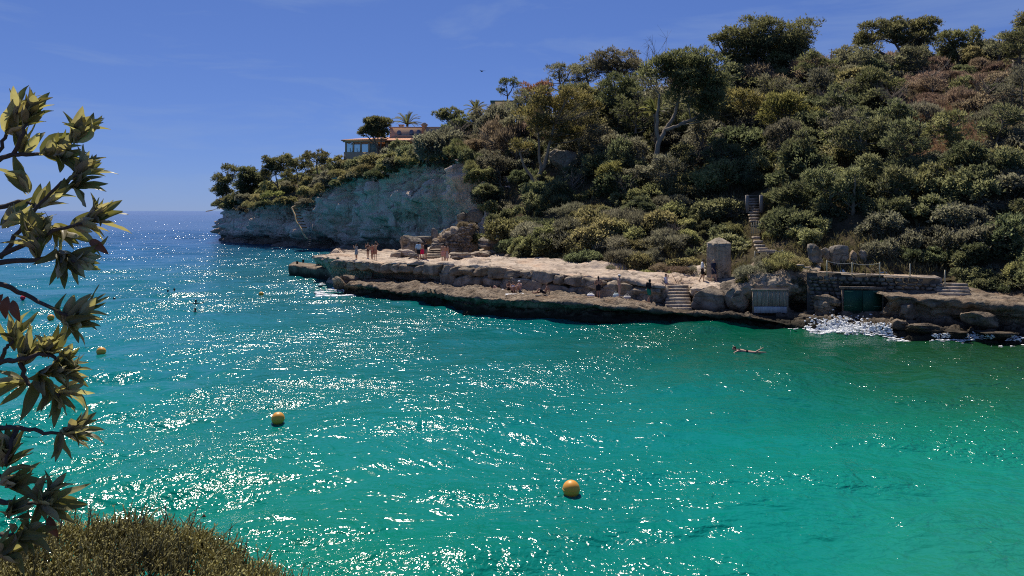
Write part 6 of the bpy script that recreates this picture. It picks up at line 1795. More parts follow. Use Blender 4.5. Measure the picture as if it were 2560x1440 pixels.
def capsule(mb, a, b, ra, rb, sides=8):
    a, b = np.asarray(a, float), np.asarray(b, float); d = b - a; L = np.linalg.norm(d); d = d / (L + 1e-9)
    pts, rad = [], []
    for t in (0.98, 0.8, 0.45): pts.append(a - d*ra*t); rad.append(ra*math.sqrt(max(0.0, 1 - t*t)))
    pts += [a, b]; rad += [ra, rb]
    for t in (0.45, 0.8, 0.98): pts.append(b + d*rb*t); rad.append(rb*math.sqrt(max(0.0, 1 - t*t)))
    mb.tube(np.array(pts), np.array(rad), sides)
def ellipsoid(mb, c, r, n=10):
    t = np.linspace(-math.pi/2, math.pi/2, n); i = mb.n
    mb.lathe(np.stack([np.cos(t) + 1e-3, np.sin(t)], 1), (0, 0, 0), 12)
    mb.V[-1] = mb.V[-1] * np.asarray(r) + np.asarray(c)

def remesh(mb, voxel, name):
    me = mb.mesh('tmp'); ob = link('tmp', me)
    md = ob.modifiers.new('r', 'REMESH'); md.mode = 'VOXEL'; md.voxel_size = voxel; md.use_smooth_shade = True
    ms = ob.modifiers.new('s', 'SMOOTH'); ms.factor = 0.5; ms.iterations = 2
    dg = bpy.context.evaluated_depsgraph_get()
    out = bpy.data.meshes.new_from_object(ob.evaluated_get(dg))
    bpy.data.objects.remove(ob); bpy.data.meshes.remove(me)
    out.name = name
    return out

BASE = dict(pel=(0, 0, .93), che=(0, .0, 1.27), nek=(0, -.01, 1.46), hed=(0, .02, 1.585))
for sg, q in ((-1, 'l'), (1, 'r')):
    BASE.update({'sh'+q: (sg*.175, -.01, 1.40), 'el'+q: (sg*.225, -.03, 1.12), 'wr'+q: (sg*.235, .05, .88), 'hp'+q: (sg*.085, 0, .91), 'kn'+q: (sg*.095, .02, .50), 'an'+q: (sg*.095, -.02, .085)})
POSES = {
 'stand': {},
 'walk': dict(hpl=(-.085, .02, .91), knl=(-.09, .16, .52), anl=(-.09, .20, .09), knr=(.09, -.03, .50), anr=(.09, -.26, .12), ell=(-.22, -.12, 1.13), wrl=(-.22, -.10, .90), elr=(.22, .05, 1.12), wrr=(.21, .20, .93)),
 'look_down': dict(hed=(0, .09, 1.56), nek=(0, .03, 1.45), knl=(-.09, .12, .51), anl=(-.09, .10, .09), knr=(.09, -.03, .50), anr=(.09, -.22, .11)),
 'hand_face': dict(elr=(.24, .14, 1.22), wrr=(.12, .22, 1.47)),
 'photo': dict(elr=(.22, .14, 1.22), wrr=(.08, .30, 1.44), ell=(-.22, .14, 1.22), wrl=(-.05, .30, 1.44)),
 'arm_up': dict(elr=(.30, .0, 1.55), wrr=(.14, .02, 1.70)),
 'hands_hip': dict(ell=(-.34, -.05, 1.16), wrl=(-.19, .03, 1.0), elr=(.34, -.05, 1.16), wrr=(.19, .03, 1.0)),
 'sit_up': dict(pel=(0, 0, .11), che=(0, -.05, .46), nek=(0, .0, .64), hed=(0, .05, .76), shl=(-.17, -.03, .58), shr=(.17, -.03, .58), ell=(-.25, .12, .42), wrl=(-.12, .34, .45), elr=(.25, .12, .42), wrr=(.12, .34, .45), hpl=(-.09, .02, .11), hpr=(.09, .02, .11), knl=(-.12, .38, .46), anl=(-.12, .60, .09), knr=(.12, .38, .46), anr=(.12, .60, .09)),
 'sit_lean': dict(pel=(0, 0, .11), che=(0, -.16, .43), nek=(0, -.20, .60), hed=(0, -.17, .73), shl=(-.17, -.20, .56), shr=(.17, -.20, .56), ell=(-.25, -.34, .32), wrl=(-.24, -.42, .06), elr=(.25, -.34, .32), wrr=(.24, -.42, .06), hpl=(-.09, .02, .11), hpr=(.09, .02, .11), knl=(-.12, .38, .42), anl=(-.12, .62, .09), knr=(.12, .46, .16), anr=(.12, .86, .09)),
 'lie_knees': dict(pel=(0, 0, .11), che=(0, -.36, .13), nek=(0, -.56, .14), hed=(0, -.68, .17), shl=(-.17, -.49, .12), shr=(.17, -.49, .12), ell=(-.30, -.68, .12), wrl=(-.16, -.86, .08), elr=(.27, -.28, .09), wrr=(.22, -.04, .07), hpl=(-.09, .02, .11), hpr=(.09, .02, .11), knl=(-.12, .33, .46), anl=(-.12, .52, .09), knr=(.12, .35, .44), anr=(.12, .56, .09)),
 'swim_up': dict(pel=(0, 0, -.55), che=(0, .05, -.22), nek=(0, .07, -.03), hed=(0, .09, .10), shl=(-.17, .05, -.09), shr=(.17, .05, -.09), ell=(-.38, .15, -.13), wrl=(-.45, .36, -.06), elr=(.38, .15, -.13), wrr=(.45, .36, -.06), hpl=(-.09, 0, -.57), hpr=(.09, 0, -.57), knl=(-.1, .05, -.98), anl=(-.1, -.1, -1.35), knr=(.1, .05, -.98), anr=(.1, -.15, -1.35)),
 'swim_flat': dict(pel=(0, 0, -.02), che=(0, .34, .02), nek=(0, .53, .06), hed=(0, .63, .13), shl=(-.17, .46, .03), shr=(.17, .46, .03), ell=(-.30, .66, -.04), wrl=(-.16, .86, -.05), elr=(.30, .60, -.06), wrr=(.28, .84, -.08), hpl=(-.09, -.02, -.03), hpr=(.09, -.02, -.03), knl=(-.1, -.43, -.04), anl=(-.1, -.70, .14), knr=(.1, -.45, -.06), anr=(.1, -.84, -.05)),
}
def body_caps(J, mb, f=0.0, parts=('torso', 'hips', 'legs', 'arms', 'head'), arm=1.0, leg=1.0):
    j = {k: np.array(v, float) for k, v in J.items()}
    lerp = lambda a, b, t: a*(1-t) + b*t
    if 'torso' in parts:
        for sx in (-1, 1):
            ex = (j['shr'] - j['shl']); ex = ex / np.linalg.norm(ex)
            capsule(mb, j['pel'] + ex*sx*.055 + (j['che']-j['pel'])*.15, j['che'] + ex*sx*.06, .088 + f, .098 + f)
            capsule(mb, j['che'] + ex*sx*.06, lerp(j['che'], (j['shl'] if sx < 0 else j['shr']), .8), .095 + f, .062 + f)
        capsule(mb, j['shl'], j['shr'], .058 + f, .058 + f)
    if 'hips' in parts:
        capsule(mb, j['hpl'], j['hpr'], .098 + f, .098 + f)
        capsule(mb, j['pel'], lerp(j['pel'], j['che'], .3), .105 + f, .095 + f)
    for q in 'lr':
        if 'legs' in parts:
            kn = lerp(j['hp'+q], j['kn'+q], min(1, leg*1.6) if leg < 1 else 1)
            capsule(mb, j['hp'+q], kn, .088 + f, .058 + f + (0.022 if leg < 1 else 0))
            if leg >= 1:
                capsule(mb, j['kn'+q], lerp(j['kn'+q], j['an'+q], .35), .054 + f, .054 + f); capsule(mb, lerp(j['kn'+q], j['an'+q], .35), j['an'+q], .054 + f, .036 + f)
        if 'arms' in parts:
            el = lerp(j['sh'+q], j['el'+q], min(1, arm*2)) if arm < 1 else j['el'+q]
            capsule(mb, j['sh'+q], el, .048 + f, .038 + f + (.012 if arm < 1 else 0))
            if arm >= 1: capsule(mb, j['el'+q], j['wr'+q], .037 + f, .026 + f)

PEOPLE_N = 0
def person(label, loc, face, h=1.70, pose='stand', sk='tan', hair='brown', long_hair=False, top=None, bottom=None, skirt=None, dress=None, extra=None, cap=None, over=None, group=None):
    """loc: world point of the feet or seat; face: heading in radians, 0 = away from the camera (+Y)"""
    J = dict(BASE); J.update(POSES[pose]); J.update(over or {})
    root = empty('person', loc, face); root.scale = (h/1.70,)*3
    tag(root, label, 'person', group)
    j = {k: np.array(v, float) for k, v in J.items()}
    mb = MB(); body_caps(J, mb)
    hd, nk = j['hed'], j['nek']
    capsule(mb, j['che'], nk, .06, .048); capsule(mb, nk, hd - (hd-nk)*.2, .05, .05)
    ellipsoid(mb, hd, (.076, .094, .112)); ellipsoid(mb, hd + (0, .095, -.018), (.016, .026, .022), 6)
    for sg in (-1, 1): ellipsoid(mb, hd + (sg*.078, -.01, -.005), (.016, .024, .034), 6)
    ellipsoid(mb, hd + (0, .06, -.075), (.045, .045, .04), 8)
    for q, sg in (('l', -1), ('r', 1)):
        an, kn = j['an'+q], j['kn'+q]
        fw = np.array([0, 1.0, 0]); sh = an - kn; sh = sh / (np.linalg.norm(sh) + 1e-9)
        fd = fw - sh * (fw @ sh); 
        if pose.startswith('swim') : fd = sh
        fd = fd / (np.linalg.norm(fd) + 1e-9)
        capsule(mb, an + sh*.045 - fd*.04, an + sh*.055 + fd*.13, .036, .028)
        wr, el = j['wr'+q], j['el'+q]; d = (wr - el) / (np.linalg.norm(wr - el) + 1e-9)
        capsule(mb, wr, wr + d*.075, .027, .030)
    me = remesh(mb, .026, 'person_body')
    # fingers: five of different lengths, bent, rooted in the palm
    fb = MB()
    for q, sg in (('l', -1), ('r', 1)):
        wr, el = j['wr'+q], j['el'+q]; d = (wr - el) / (np.linalg.norm(wr - el) + 1e-9)
        sd_ = np.cross(d, [0.3, 1, .2]); sd_ /= np.linalg.norm(sd_) + 1e-9; pn = np.cross(sd_, d)
        for k, L in enumerate((.062, .075, .08, .07)):
            b0 = wr + d*.085 + sd_*(k - 1.5)*.017; m1 = b0 + d*L*.55 + pn*.006; e = m1 + d*L*.40 + pn*.022
            fb.tube([b0, m1, e], [.0095, .009, .007], 5)
        t0 = wr + d*.03 - sd_*.026*sg; fb.tube([t0, t0 + d*.035 - sd_*.02*sg, t0 + d*.06 - sd_*.024*sg + pn*.01], [.012, .011, .008], 5)
    V, fs = fb.arrays()
    n = len(me.vertices); co = np.empty(n*3, np.float32); me.vertices.foreach_get('co', co)
    polys = {}
    tot = np.empty(len(me.polygons), np.int32); me.polygons.foreach_get('loop_total', tot); li = np.empty(len(me.loops), np.int32); me.loops.foreach_get('vertex_index', li)
    st = np.concatenate([[0], np.cumsum(tot)[:-1]])
    arrs = []
    for kk in np.unique(tot): arrs.append(li[(st[tot == kk][:, None] + np.arange(kk)[None, :])])
    body = new_mesh('person_body', np.concatenate([co.reshape(-1, 3), V]), arrs + [f + n for f in fs], skin(sk), True)
    bpy.data.meshes.remove(me)
    link('body', body, root)
    # eyes
    eb = MB()
    for sg in (-1, 1): ellipsoid(eb, hd + (sg*.03, .088, .008), (.012, .008, .008), 6)
    eb.build('eyes', M['eye'], root)
    # hair or cap
    hb = MB(); ellipsoid(hb, hd + (0, -.018, .022), (.086, .098, .108))
    if long_hair:
        dn = (j['che'] - nk); dn = dn / np.linalg.norm(dn)
        capsule(hb, hd + (0, -.06, -.01), hd + (0, -.085, -.03) + dn*.25, .062, .035)
    hm = remesh(hb, .022, 'person_hair'); hm.materials.append(HAIR[hair]); link('hair', hm, root)
    if cap:
        cb = MB(); ellipsoid(cb, hd + (0, -.005, .05), (.094, .106, .085)); cb.box(hd + np.array([0, .11, .045]), (.12, .09, .014)); cb.build('cap', cloth(cap), root, True)
    def wear(nm, col, f, parts, arm=1.0, leg=1.0, cut=None):
        wb = MB(); body_caps(J, wb, f, parts, arm, leg); wm = remesh(wb, .024, 'person_' + nm); wm.materials.append(cloth(col)); link(nm, wm, root)
    if top:
        kind, col = top
        if kind == 'shirt': wear('shirt', col, .016, ('torso', 'arms'), .5)
        elif kind == 'vest': wear('vest', col, .014, ('torso',))
        else:                                          # bikini band round the chest
            c, u = j['che'], j['nek'] - j['pel']; u = u / np.linalg.norm(u)
            bb = MB(); 
            for sx in (-1, 1): capsule(bb, c + np.array([sx*.06, .012, 0]) - u*.0, c + np.array([sx*.062, .02, 0]) + u*.055, .104, .096)
            wm = remesh(bb, .022, 'person_bikini'); wm.materials.append(cloth(col)); link('bikini_top', wm, root)
    if bottom:
        kind, col = bottom
        wear('shorts' if kind == 'shorts' else 'swim_briefs', col, .02 if kind == 'shorts' else .010, ('hips', 'legs') if kind == 'shorts' else ('hips',), 1, .42)
    if skirt:
        col, zlow = skirt; sb = MB(); p = j['pel']
        prof = [(.135, p[2] + .10), (.17, p[2] - .05), (.20, p[2] - .3), (.25, zlow + .02), (.24, zlow)]
        a = np.linspace(0, 2*np.pi, 24, endpoint=False); sb.lathe(prof, (p[0], p[1], 0), 24, 1.05, .82)
        Vv = sb.V[-1]; ang = np.arctan2(Vv[:, 1], Vv[:, 0]); Vv *= np.stack([1 + .05*np.sin(ang*7)*(p[2] - Vv[:, 2] > .1), 1 + .05*np.sin(ang*7)*(p[2] - Vv[:, 2] > .1), np.ones(len(Vv))], 1)
        sb.build('skirt', cloth(col), root, True)
    if dress:
        wear('dress_top', dress, .015, ('torso', 'hips'))
        sb = MB(); p = j['pel']; sb.lathe([(.15, p[2] + .12), (.18, p[2] - .08), (.22, p[2] - .34), (.21, p[2] - .35)], (p[0], p[1], 0), 20, 1.05, .85); sb.build('dress_skirt', cloth(dress), root, True)
    if extra == 'phone':
        pb = MB(); pb.box((j['wrr'] + j['wrl'])/2 + np.array([0, .07, .05]) if pose == 'photo' else j['wrr'] + np.array([0, .06, .06]), (.075, .012, .15)); ph = pb.build('phone', M['darkslot'], None, False); ph.parent = root
    return root

def on_terrace(px, py):
    # walk along the sight line until it meets the terrace surface
    best = None
    for Y in np.linspace(54, 92, 400):
        p = P(px, py, Y); e = abs(p[2] - terrace_z(p[0], p[1]))
        if best is None or e < best[0]: best = (e, p)
    return best[1]
def settle(p, dz=0.6):
    """drop a point on the nearest rock surface below it"""
    dg = bpy.context.evaluated_depsgraph_get()
    hit, loc, nrm, idx, ob, mt = scene.ray_cast(dg, Vector((p[0], p[1], p[2] + dz)), Vector((0, 0, -1)), distance=3.0)
    return np.array(loc) if hit else np.asarray(p)
BLUEGREY = (0.25, 0.28, 0.31); BLACK = (0.016, 0.016, 0.02); LBLUE = (0.45, 0.56, 0.66); PINKRED = (0.80, 0.02, 0.10); WHITE = (0.74, 0.74, 0.74); GREEN = (0.02, 0.20, 0.13); ROSE = (0.55, 0.30, 0.24); NAVY = (0.03, 0.035, 0.06); SKYBL = (0.42, 0.46, 0.62)
TW = 'people on the rock terrace'; LW = 'people on the lower ledge'
def tp(px, py): return P(px, py, float(np.interp(px, [891, 920, 940, 1046, 1066, 1108, 1116, 1756, 1784], [73.5, 74.2, 74.6, 70.5, 70.8, 69.6, 69.9, 57.2, 56.8])))
def lp(px, py):
    p = ledge_z(px, py)
    Ye = float(np.interp(px, [v[0] for v in T_EDGE], [v[2] for v in T_EDGE])) if px < 1652 else 99
    if p[1] > Ye - 1.35:
        q = Ye - 1.35; p = np.array([WX(px, q), q, p[2]])
    return p
ppl = [
 ('woman' , 'person in a grey blue dress holding up a phone near the terrace tip', tp(891, 648), R(75), 1.60, 'photo', 'tan', 'brown', True, None, None, None, BLUEGREY, 'phone', None, TW),
 ('w', 'person with long dark hair in a brown bikini, left of the trio', tp(920, 646), R(150), 1.66, 'hand_face', 'tan', 'black', True, ('bikini', (0.10, 0.04, 0.03)), ('briefs', (0.10, 0.04, 0.03)), None, None, None, None, TW),
 ('w', 'person in a tan swimsuit standing in the middle of the trio', tp(930, 645), R(-120), 1.64, 'stand', 'tan', 'brown', True, ('bikini', (0.35, 0.12, 0.10)), ('briefs', (0.35, 0.12, 0.10)), None, None, None, None, TW),
 ('m', 'person with one arm raised to the head, right of the trio', tp(938, 643), R(20), 1.74, 'arm_up', 'tan', 'black', False, None, ('shorts', (0.33, 0.16, 0.11)), None, None, None, None, TW),
 ('m', 'person in a light blue vest and black shorts beside the rock pile', tp(1046, 651), R(-20), 1.76, 'walk', 'tan', 'black', False, ('shirt', LBLUE), ('shorts', BLACK), None, None, None, None, TW),
 ('m', 'person in bright pink red shorts carrying nothing on top', tp(1055, 651), R(25), 1.64, 'walk', 'tan', 'brown', False, None, ('shorts', PINKRED), None, None, None, None, TW),
 ('m', 'person in a black top next to the pink red shorts', tp(1064, 650), R(-40), 1.70, 'stand', 'tan', 'black', False, ('shirt', BLACK), ('shorts', (0.22, 0.19, 0.16)), None, None, None, None, TW),
 ('m', 'bare backed person in salmon shorts standing with a dark haired companion', tp(1108, 652), R(10), 1.80, 'stand', 'tan', 'black', False, None, ('shorts', (0.52, 0.24, 0.20)), None, None, None, None, TW),
 ('w', 'dark haired person in a pale wrap beside the bare backed one', tp(1116, 651), R(-15), 1.66, 'stand', 'tan', 'black', True, ('bikini', (0.48, 0.32, 0.26)), None, ((0.52, 0.38, 0.32), .35), None, None, None, TW),
 ('m', 'person in a white shirt and black shorts walking bent forward by the pillar', tp(1756, 697), R(-100), 1.80, 'look_down', 'brown', 'black', False, ('shirt', WHITE), ('shorts', BLACK), None, None, None, None, TW),
 ('w', 'blond person in a navy shirt walking in front of the stone pillar', tp(1784, 699), R(-150), 1.66, 'walk', 'pink', 'blond', True, ('shirt', NAVY), ('shorts', NAVY), None, None, None, None, TW),
 ('m', 'person in a black shirt and green shorts walking on the ledge', lp(1622, 762), R(-60), 1.78, 'look_down', 'tan', 'black', False, ('shirt', BLACK), ('shorts', GREEN), None, None, None, None, LW),
 ('w', 'person in a pale blue top and long rose skirt by the stone steps', lp(1664, 755), R(-130), 1.70, 'hand_face', 'pink', 'black', True, ('shirt', SKYBL), None, (ROSE, .28), None, 'phone', None, LW),
 ('w', 'person in black shorts seen from behind facing the block wall', lp(1496, 735), R(8), 1.66, 'hands_hip', 'tan', 'black', True, ('bikini', (0.55, 0.46, 0.36)), ('shorts', BLACK), None, None, None, None, LW),
 ('w', 'person in a pale bikini and white cap standing sideways at the wall', lp(1548, 746), R(-75), 1.68, 'stand', 'pink', 'brown', False, ('bikini', (0.40, 0.36, 0.36)), ('briefs', (0.50, 0.30, 0.24)), None, None, None, WHITE, LW),
 ('w', 'person lying with knees up at the left end of the ledge group', lp(1247, 726), R(75), 1.66, 'lie_knees', 'pink', 'brown', False, ('bikini', WHITE), ('briefs', WHITE), None, None, None, None, LW),
 ('m', 'person sitting bent forward with dark hair in the ledge group', lp(1273, 729), R(-150), 1.72, 'sit_up', 'brown', 'black', False, None, ('shorts', BLACK), None, None, None, None, LW),
 ('w', 'person sitting in front of the ledge group with a white top', lp(1283, 735), R(-165), 1.60, 'sit_up', 'tan', 'brown', False, ('bikini', WHITE), ('briefs', BLACK), None, None, None, None, LW),
 ('w', 'person sitting at the right of the ledge group wearing a white cap', lp(1299, 733), R(140), 1.66, 'sit_up', 'pink', 'brown', False, ('bikini', (.5, .4, .35)), ('briefs', (.5, .4, .35)), None, None, None, WHITE, LW),
 ('m', 'person in black shorts leaning back with bent knees alone on the ledge', lp(1362, 738), R(80), 1.76, 'sit_lean', 'tan', 'brown', False, None, ('shorts', BLACK), None, None, None, None, LW),
 ('m', 'person in a patterned white shirt crouching in the shade below the boulders', lp(1768, 773), R(170), 1.68, 'sit_up', 'brown', 'black', False, ('shirt', (.42, .41, .39)), ('shorts', BLACK), None, None, None, None, LW),
]
bpy.context.view_layer.update()
for (_, lb, loc, fc, h, pose, sk, hr, lg, top, bot, skt, drs, ex, cp, gp) in ppl:
    loc = settle(loc)
    person(lb, loc, fc, h, pose, sk, hr, lg, top, bot, skt, drs, ex, cp, None, gp)
# two people sitting at the pier steps
for lb, px, py, Y, fc, tc_ in (('person in dark clothes sitting at the left side of the pier steps', 797, 652, 87, R(-170), (0.10, 0.10, 0.11)), ('person in a pale green top sitting at the right side of the pier steps', 809, 650, 88.2, R(160), (0.30, 0.42, 0.36))):
    p = P(px, py, Y)
    person(lb, settle(p), fc, 1.7, 'sit_up', 'tan', 'black', False, ('shirt', tc_), ('shorts', NAVY), group='people at the pier')
# swimmers
for lb, px, py, pose, fc, sk, hr in (('swimmer alone nearest to the leafy branch', 283, 746, 'swim_up', R(-80), 'dark', 'black'), ('left and nearer one of the upper pair of swimmers', 421, 731, 'swim_up', R(60), 'dark', 'black'), ('right and farther one of the upper pair of swimmers', 434, 724, 'swim_up', R(-30), 'brown', 'black'),
                                 ('farther one of the lower pair of swimmers with arms out', 489, 761, 'swim_up', R(10), 'dark', 'black'), ('nearer one of the lower pair of swimmers', 486, 774, 'swim_up', R(-20), 'dark', 'black'), ('swimmer gliding flat in the green water below the rock ledge', 1866, 883, 'swim_flat', R(80), 'pink', 'brown')):
    Y = CH * F / (py - HZ); x = WX(px, Y)
    person(lb, (x, Y, sea_z(x, Y) + (.02 if pose == 'swim_flat' else .06)), fc, 1.72, pose, sk, hr, False, ('bikini', BLACK) if pose == 'swim_flat' else None, ('briefs', BLACK), group='swimmers')
# belongings on the ledge
def towel(label, px, py, col, w=1.1, d=.5, h=.05, name='towel', cat='towel'):
    p = settle(lp(px, py)); r = np.random.default_rng(int(px))
    n = 9; u = np.linspace(-.5, .5, n); A, B = np.meshgrid(u, u, indexing='ij')
    V = np.stack([A*w, B*d, h + .05*fbm(np.stack([A*4, B*4, A*0 + px], -1), 3, 7)], -1).reshape(-1, 3); V2 = V - np.array([0, 0, h*.9 + .03])
    k = grid_faces(n, n); mb = MB(); mb.add(np.concatenate([V, V2]), np.concatenate([k, k[:, ::-1] + n*n]))
    o = mb.build(name, cloth(col), None, True, p); o.rotation_euler = (0, 0, r.uniform(-.3, .3)); tag(o, label, cat)
towel('white towel spread left of the person in black shorts', 1480, 736, WHITE, 1.3, .6)
towel('red towel beside the person crouching in the shade', 1745, 770, (0.65, 0.04, 0.05), 1.0, .6)
towel('white towel under the group sitting on the ledge', 1290, 738, (.6, .6, .6), 1.6, .7)
towel('dark folded mat in front of the person leaning back', 1355, 743, (0.05, 0.05, 0.06), 1.0, .5)
def bag(label, px, py, col, w=.5, h=.36):
    p = settle(lp(px, py)); V, Fq = cube_grid(6); k = (np.abs(V)**3).sum(1)**(1/3); V = V / k[:, None] * (1 + .12*fbm(V*1.5 + px, 3, 5))[:, None]; V = V * np.array([w/2, w*.35, h/2]); V[:, 2] += h/2
    root = empty('beach_bag', p); tag(root, label, 'bag'); link('bag_body', new_mesh('bag_body', V, Fq, cloth(col), True), root)
    mb = MB(); a = np.linspace(0, math.pi, 9); mb.tube(np.stack([np.cos(a)*w*.25, a*0, h*.9 + np.sin(a)*.16], 1), .014, 5); mb.build('handle', cloth(col), root)
bag('pale blue and white bag beside the person in a white cap', 1540, 741, (0.50, 0.60, 0.62))
bag('white bag lying at the foot of the block wall', 1477, 731, WHITE, .6, .34)
bag('pale stone coloured bag right of the person in a white cap', 1568, 744, (0.55, 0.52, 0.47), .55, .26)
# a bird in the sky
def bird():
    c = P(1205, 178, 90); root = empty('bird', c, R(40)); tag(root, 'tiny dark bird gliding in the sky left of the crest', 'bird')
    mb = MB(); t = np.linspace(-math.pi/2, math.pi/2, 9); mb.lathe(np.stack([np.cos(t)*.07 + 1e-3, np.sin(t)*.26], 1), (0, 0, 0), 8); V = mb.V[-1]; mb.V[-1] = V[:, [0, 2, 1]]
    for sg in (-1, 1): mb.add([(0, .1, .02), (0, -.08, .02), (sg*.28, .0, .12), (sg*.28, .12, .12), (sg*.62, -.06, .06)], None, [[0, 1, 2], [0, 2, 3], [3, 2, 4]])
    mb.build('body', M['darkslot'], root)
bird()
# ------------------------------------------------------------------ near leafy branch at the left edge
def leaf_mat():
    m, nt, b = mat('broad_leaf')
    g = N(nt, 'ShaderNodeNewGeometry'); oi = N(nt, 'ShaderNodeObjectInfo')
    tco = N(nt, 'ShaderNodeTexCoord')
    n = noise(nt, 6, 3, 0.5, vec=tco.outputs['Object'])
    top = mixc(nt, n, (0.165, 0.162, 0.075), (0.275, 0.262, 0.125))
    under = mixc(nt, n, (0.34, 0.32, 0.22), (0.50, 0.47, 0.34))
    c = mixc(nt, g.outputs['Backfacing'], top, under)
    hs = N(nt, 'ShaderNodeHueSaturation'); nt.links.new(c, hs.inputs['Color'])
    nt.links.new(mrange(nt, oi.outputs['Random'], 0, 1, 0.47, 0.515), hs.inputs['Hue'])
    r2 = math_(nt, 'FRACT', math_(nt, 'MULTIPLY', oi.outputs['Random'], 13.7)); nt.links.new(mrange(nt, r2, 0, 1, 0.7, 1.35), hs.inputs['Value'])
    nt.links.new(hs.outputs[0], b.inputs['Base Color']); b.inputs['Roughness'].default_value = 0.42; b.inputs['Specular IOR Level'].default_value = 0.35
    sx = N(nt, 'ShaderNodeSeparateXYZ'); nt.links.new(tco.outputs['Object'], sx.inputs[0])
    w = N(nt, 'ShaderNodeTexWave', Scale=9.0); w.inputs['Distortion'].default_value = 1.0; nt.links.new(tco.outputs['Object'], w.inputs['Vector'])
    bump(nt, b, math_(nt, 'ADD', math_(nt, 'MULTIPLY', w.outputs['Fac'], .4), n), 0.10, 0.002)
    t = N(nt, 'ShaderNodeBsdfTranslucent'); tcn = mixc(nt, 1.0, hs.outputs[0], (1.15, 1.12, 0.50), 'MULTIPLY'); nt.links.new(tcn, t.inputs['Color'])
    mx = N(nt, 'ShaderNodeMixShader'); mx.inputs[0].default_value = 0.45
    nt.links.new(b.outputs[0], mx.inputs[1]); nt.links.new(t.outputs[0], mx.inputs[2]); nt.links.new(mx.outputs[0], nt.nodes['Material Output'].inputs['Surface'])
    return m
M['leaf'] = leaf_mat()
M['brownleaf'] = plain('withered_leaf', (0.20, 0.085, 0.045), 0.7, 0.25, 20, 0.0)
M['twig'] = plain('dark_twig', (0.075, 0.060, 0.050), 0.85, 0.25, 30, 0.3)

def leaf_mesh(seed, curl, fold):
    """one blade, unit length along +Y, face up +Z"""
    n = 9; t = np.linspace(0, 1, n)
    wd = 0.165 * np.sin(math.pi * np.clip(t, 0, 1) ** 0.85) ** 0.8 * (1 - 0.15*t) + 0.004
    r = np.random.default_rng(seed)
    V = []
    for i in range(n):
        z = -curl * (t[i] - .35) ** 2 + curl * .12 + 0.012*math.sin(t[i]*9 + seed)
        for k, u in enumerate((-1, -.5, 0, .5, 1)):
            V.append((u*wd[i], t[i], z + fold * abs(u) * wd[i] + 0.010*math.sin(t[i]*14 + u*3 + seed)))
    me = new_mesh('leaf_blade', np.array(V), grid_faces(n, 5)[:, ::-1], M['leaf'], True)
    return me
LEAVES = [leaf_mesh(i, c, f) for i, (c, f) in enumerate([(0.15, .5), (0.35, .35), (-0.18, .7), (0.5, .9), (0.05, .3)])]

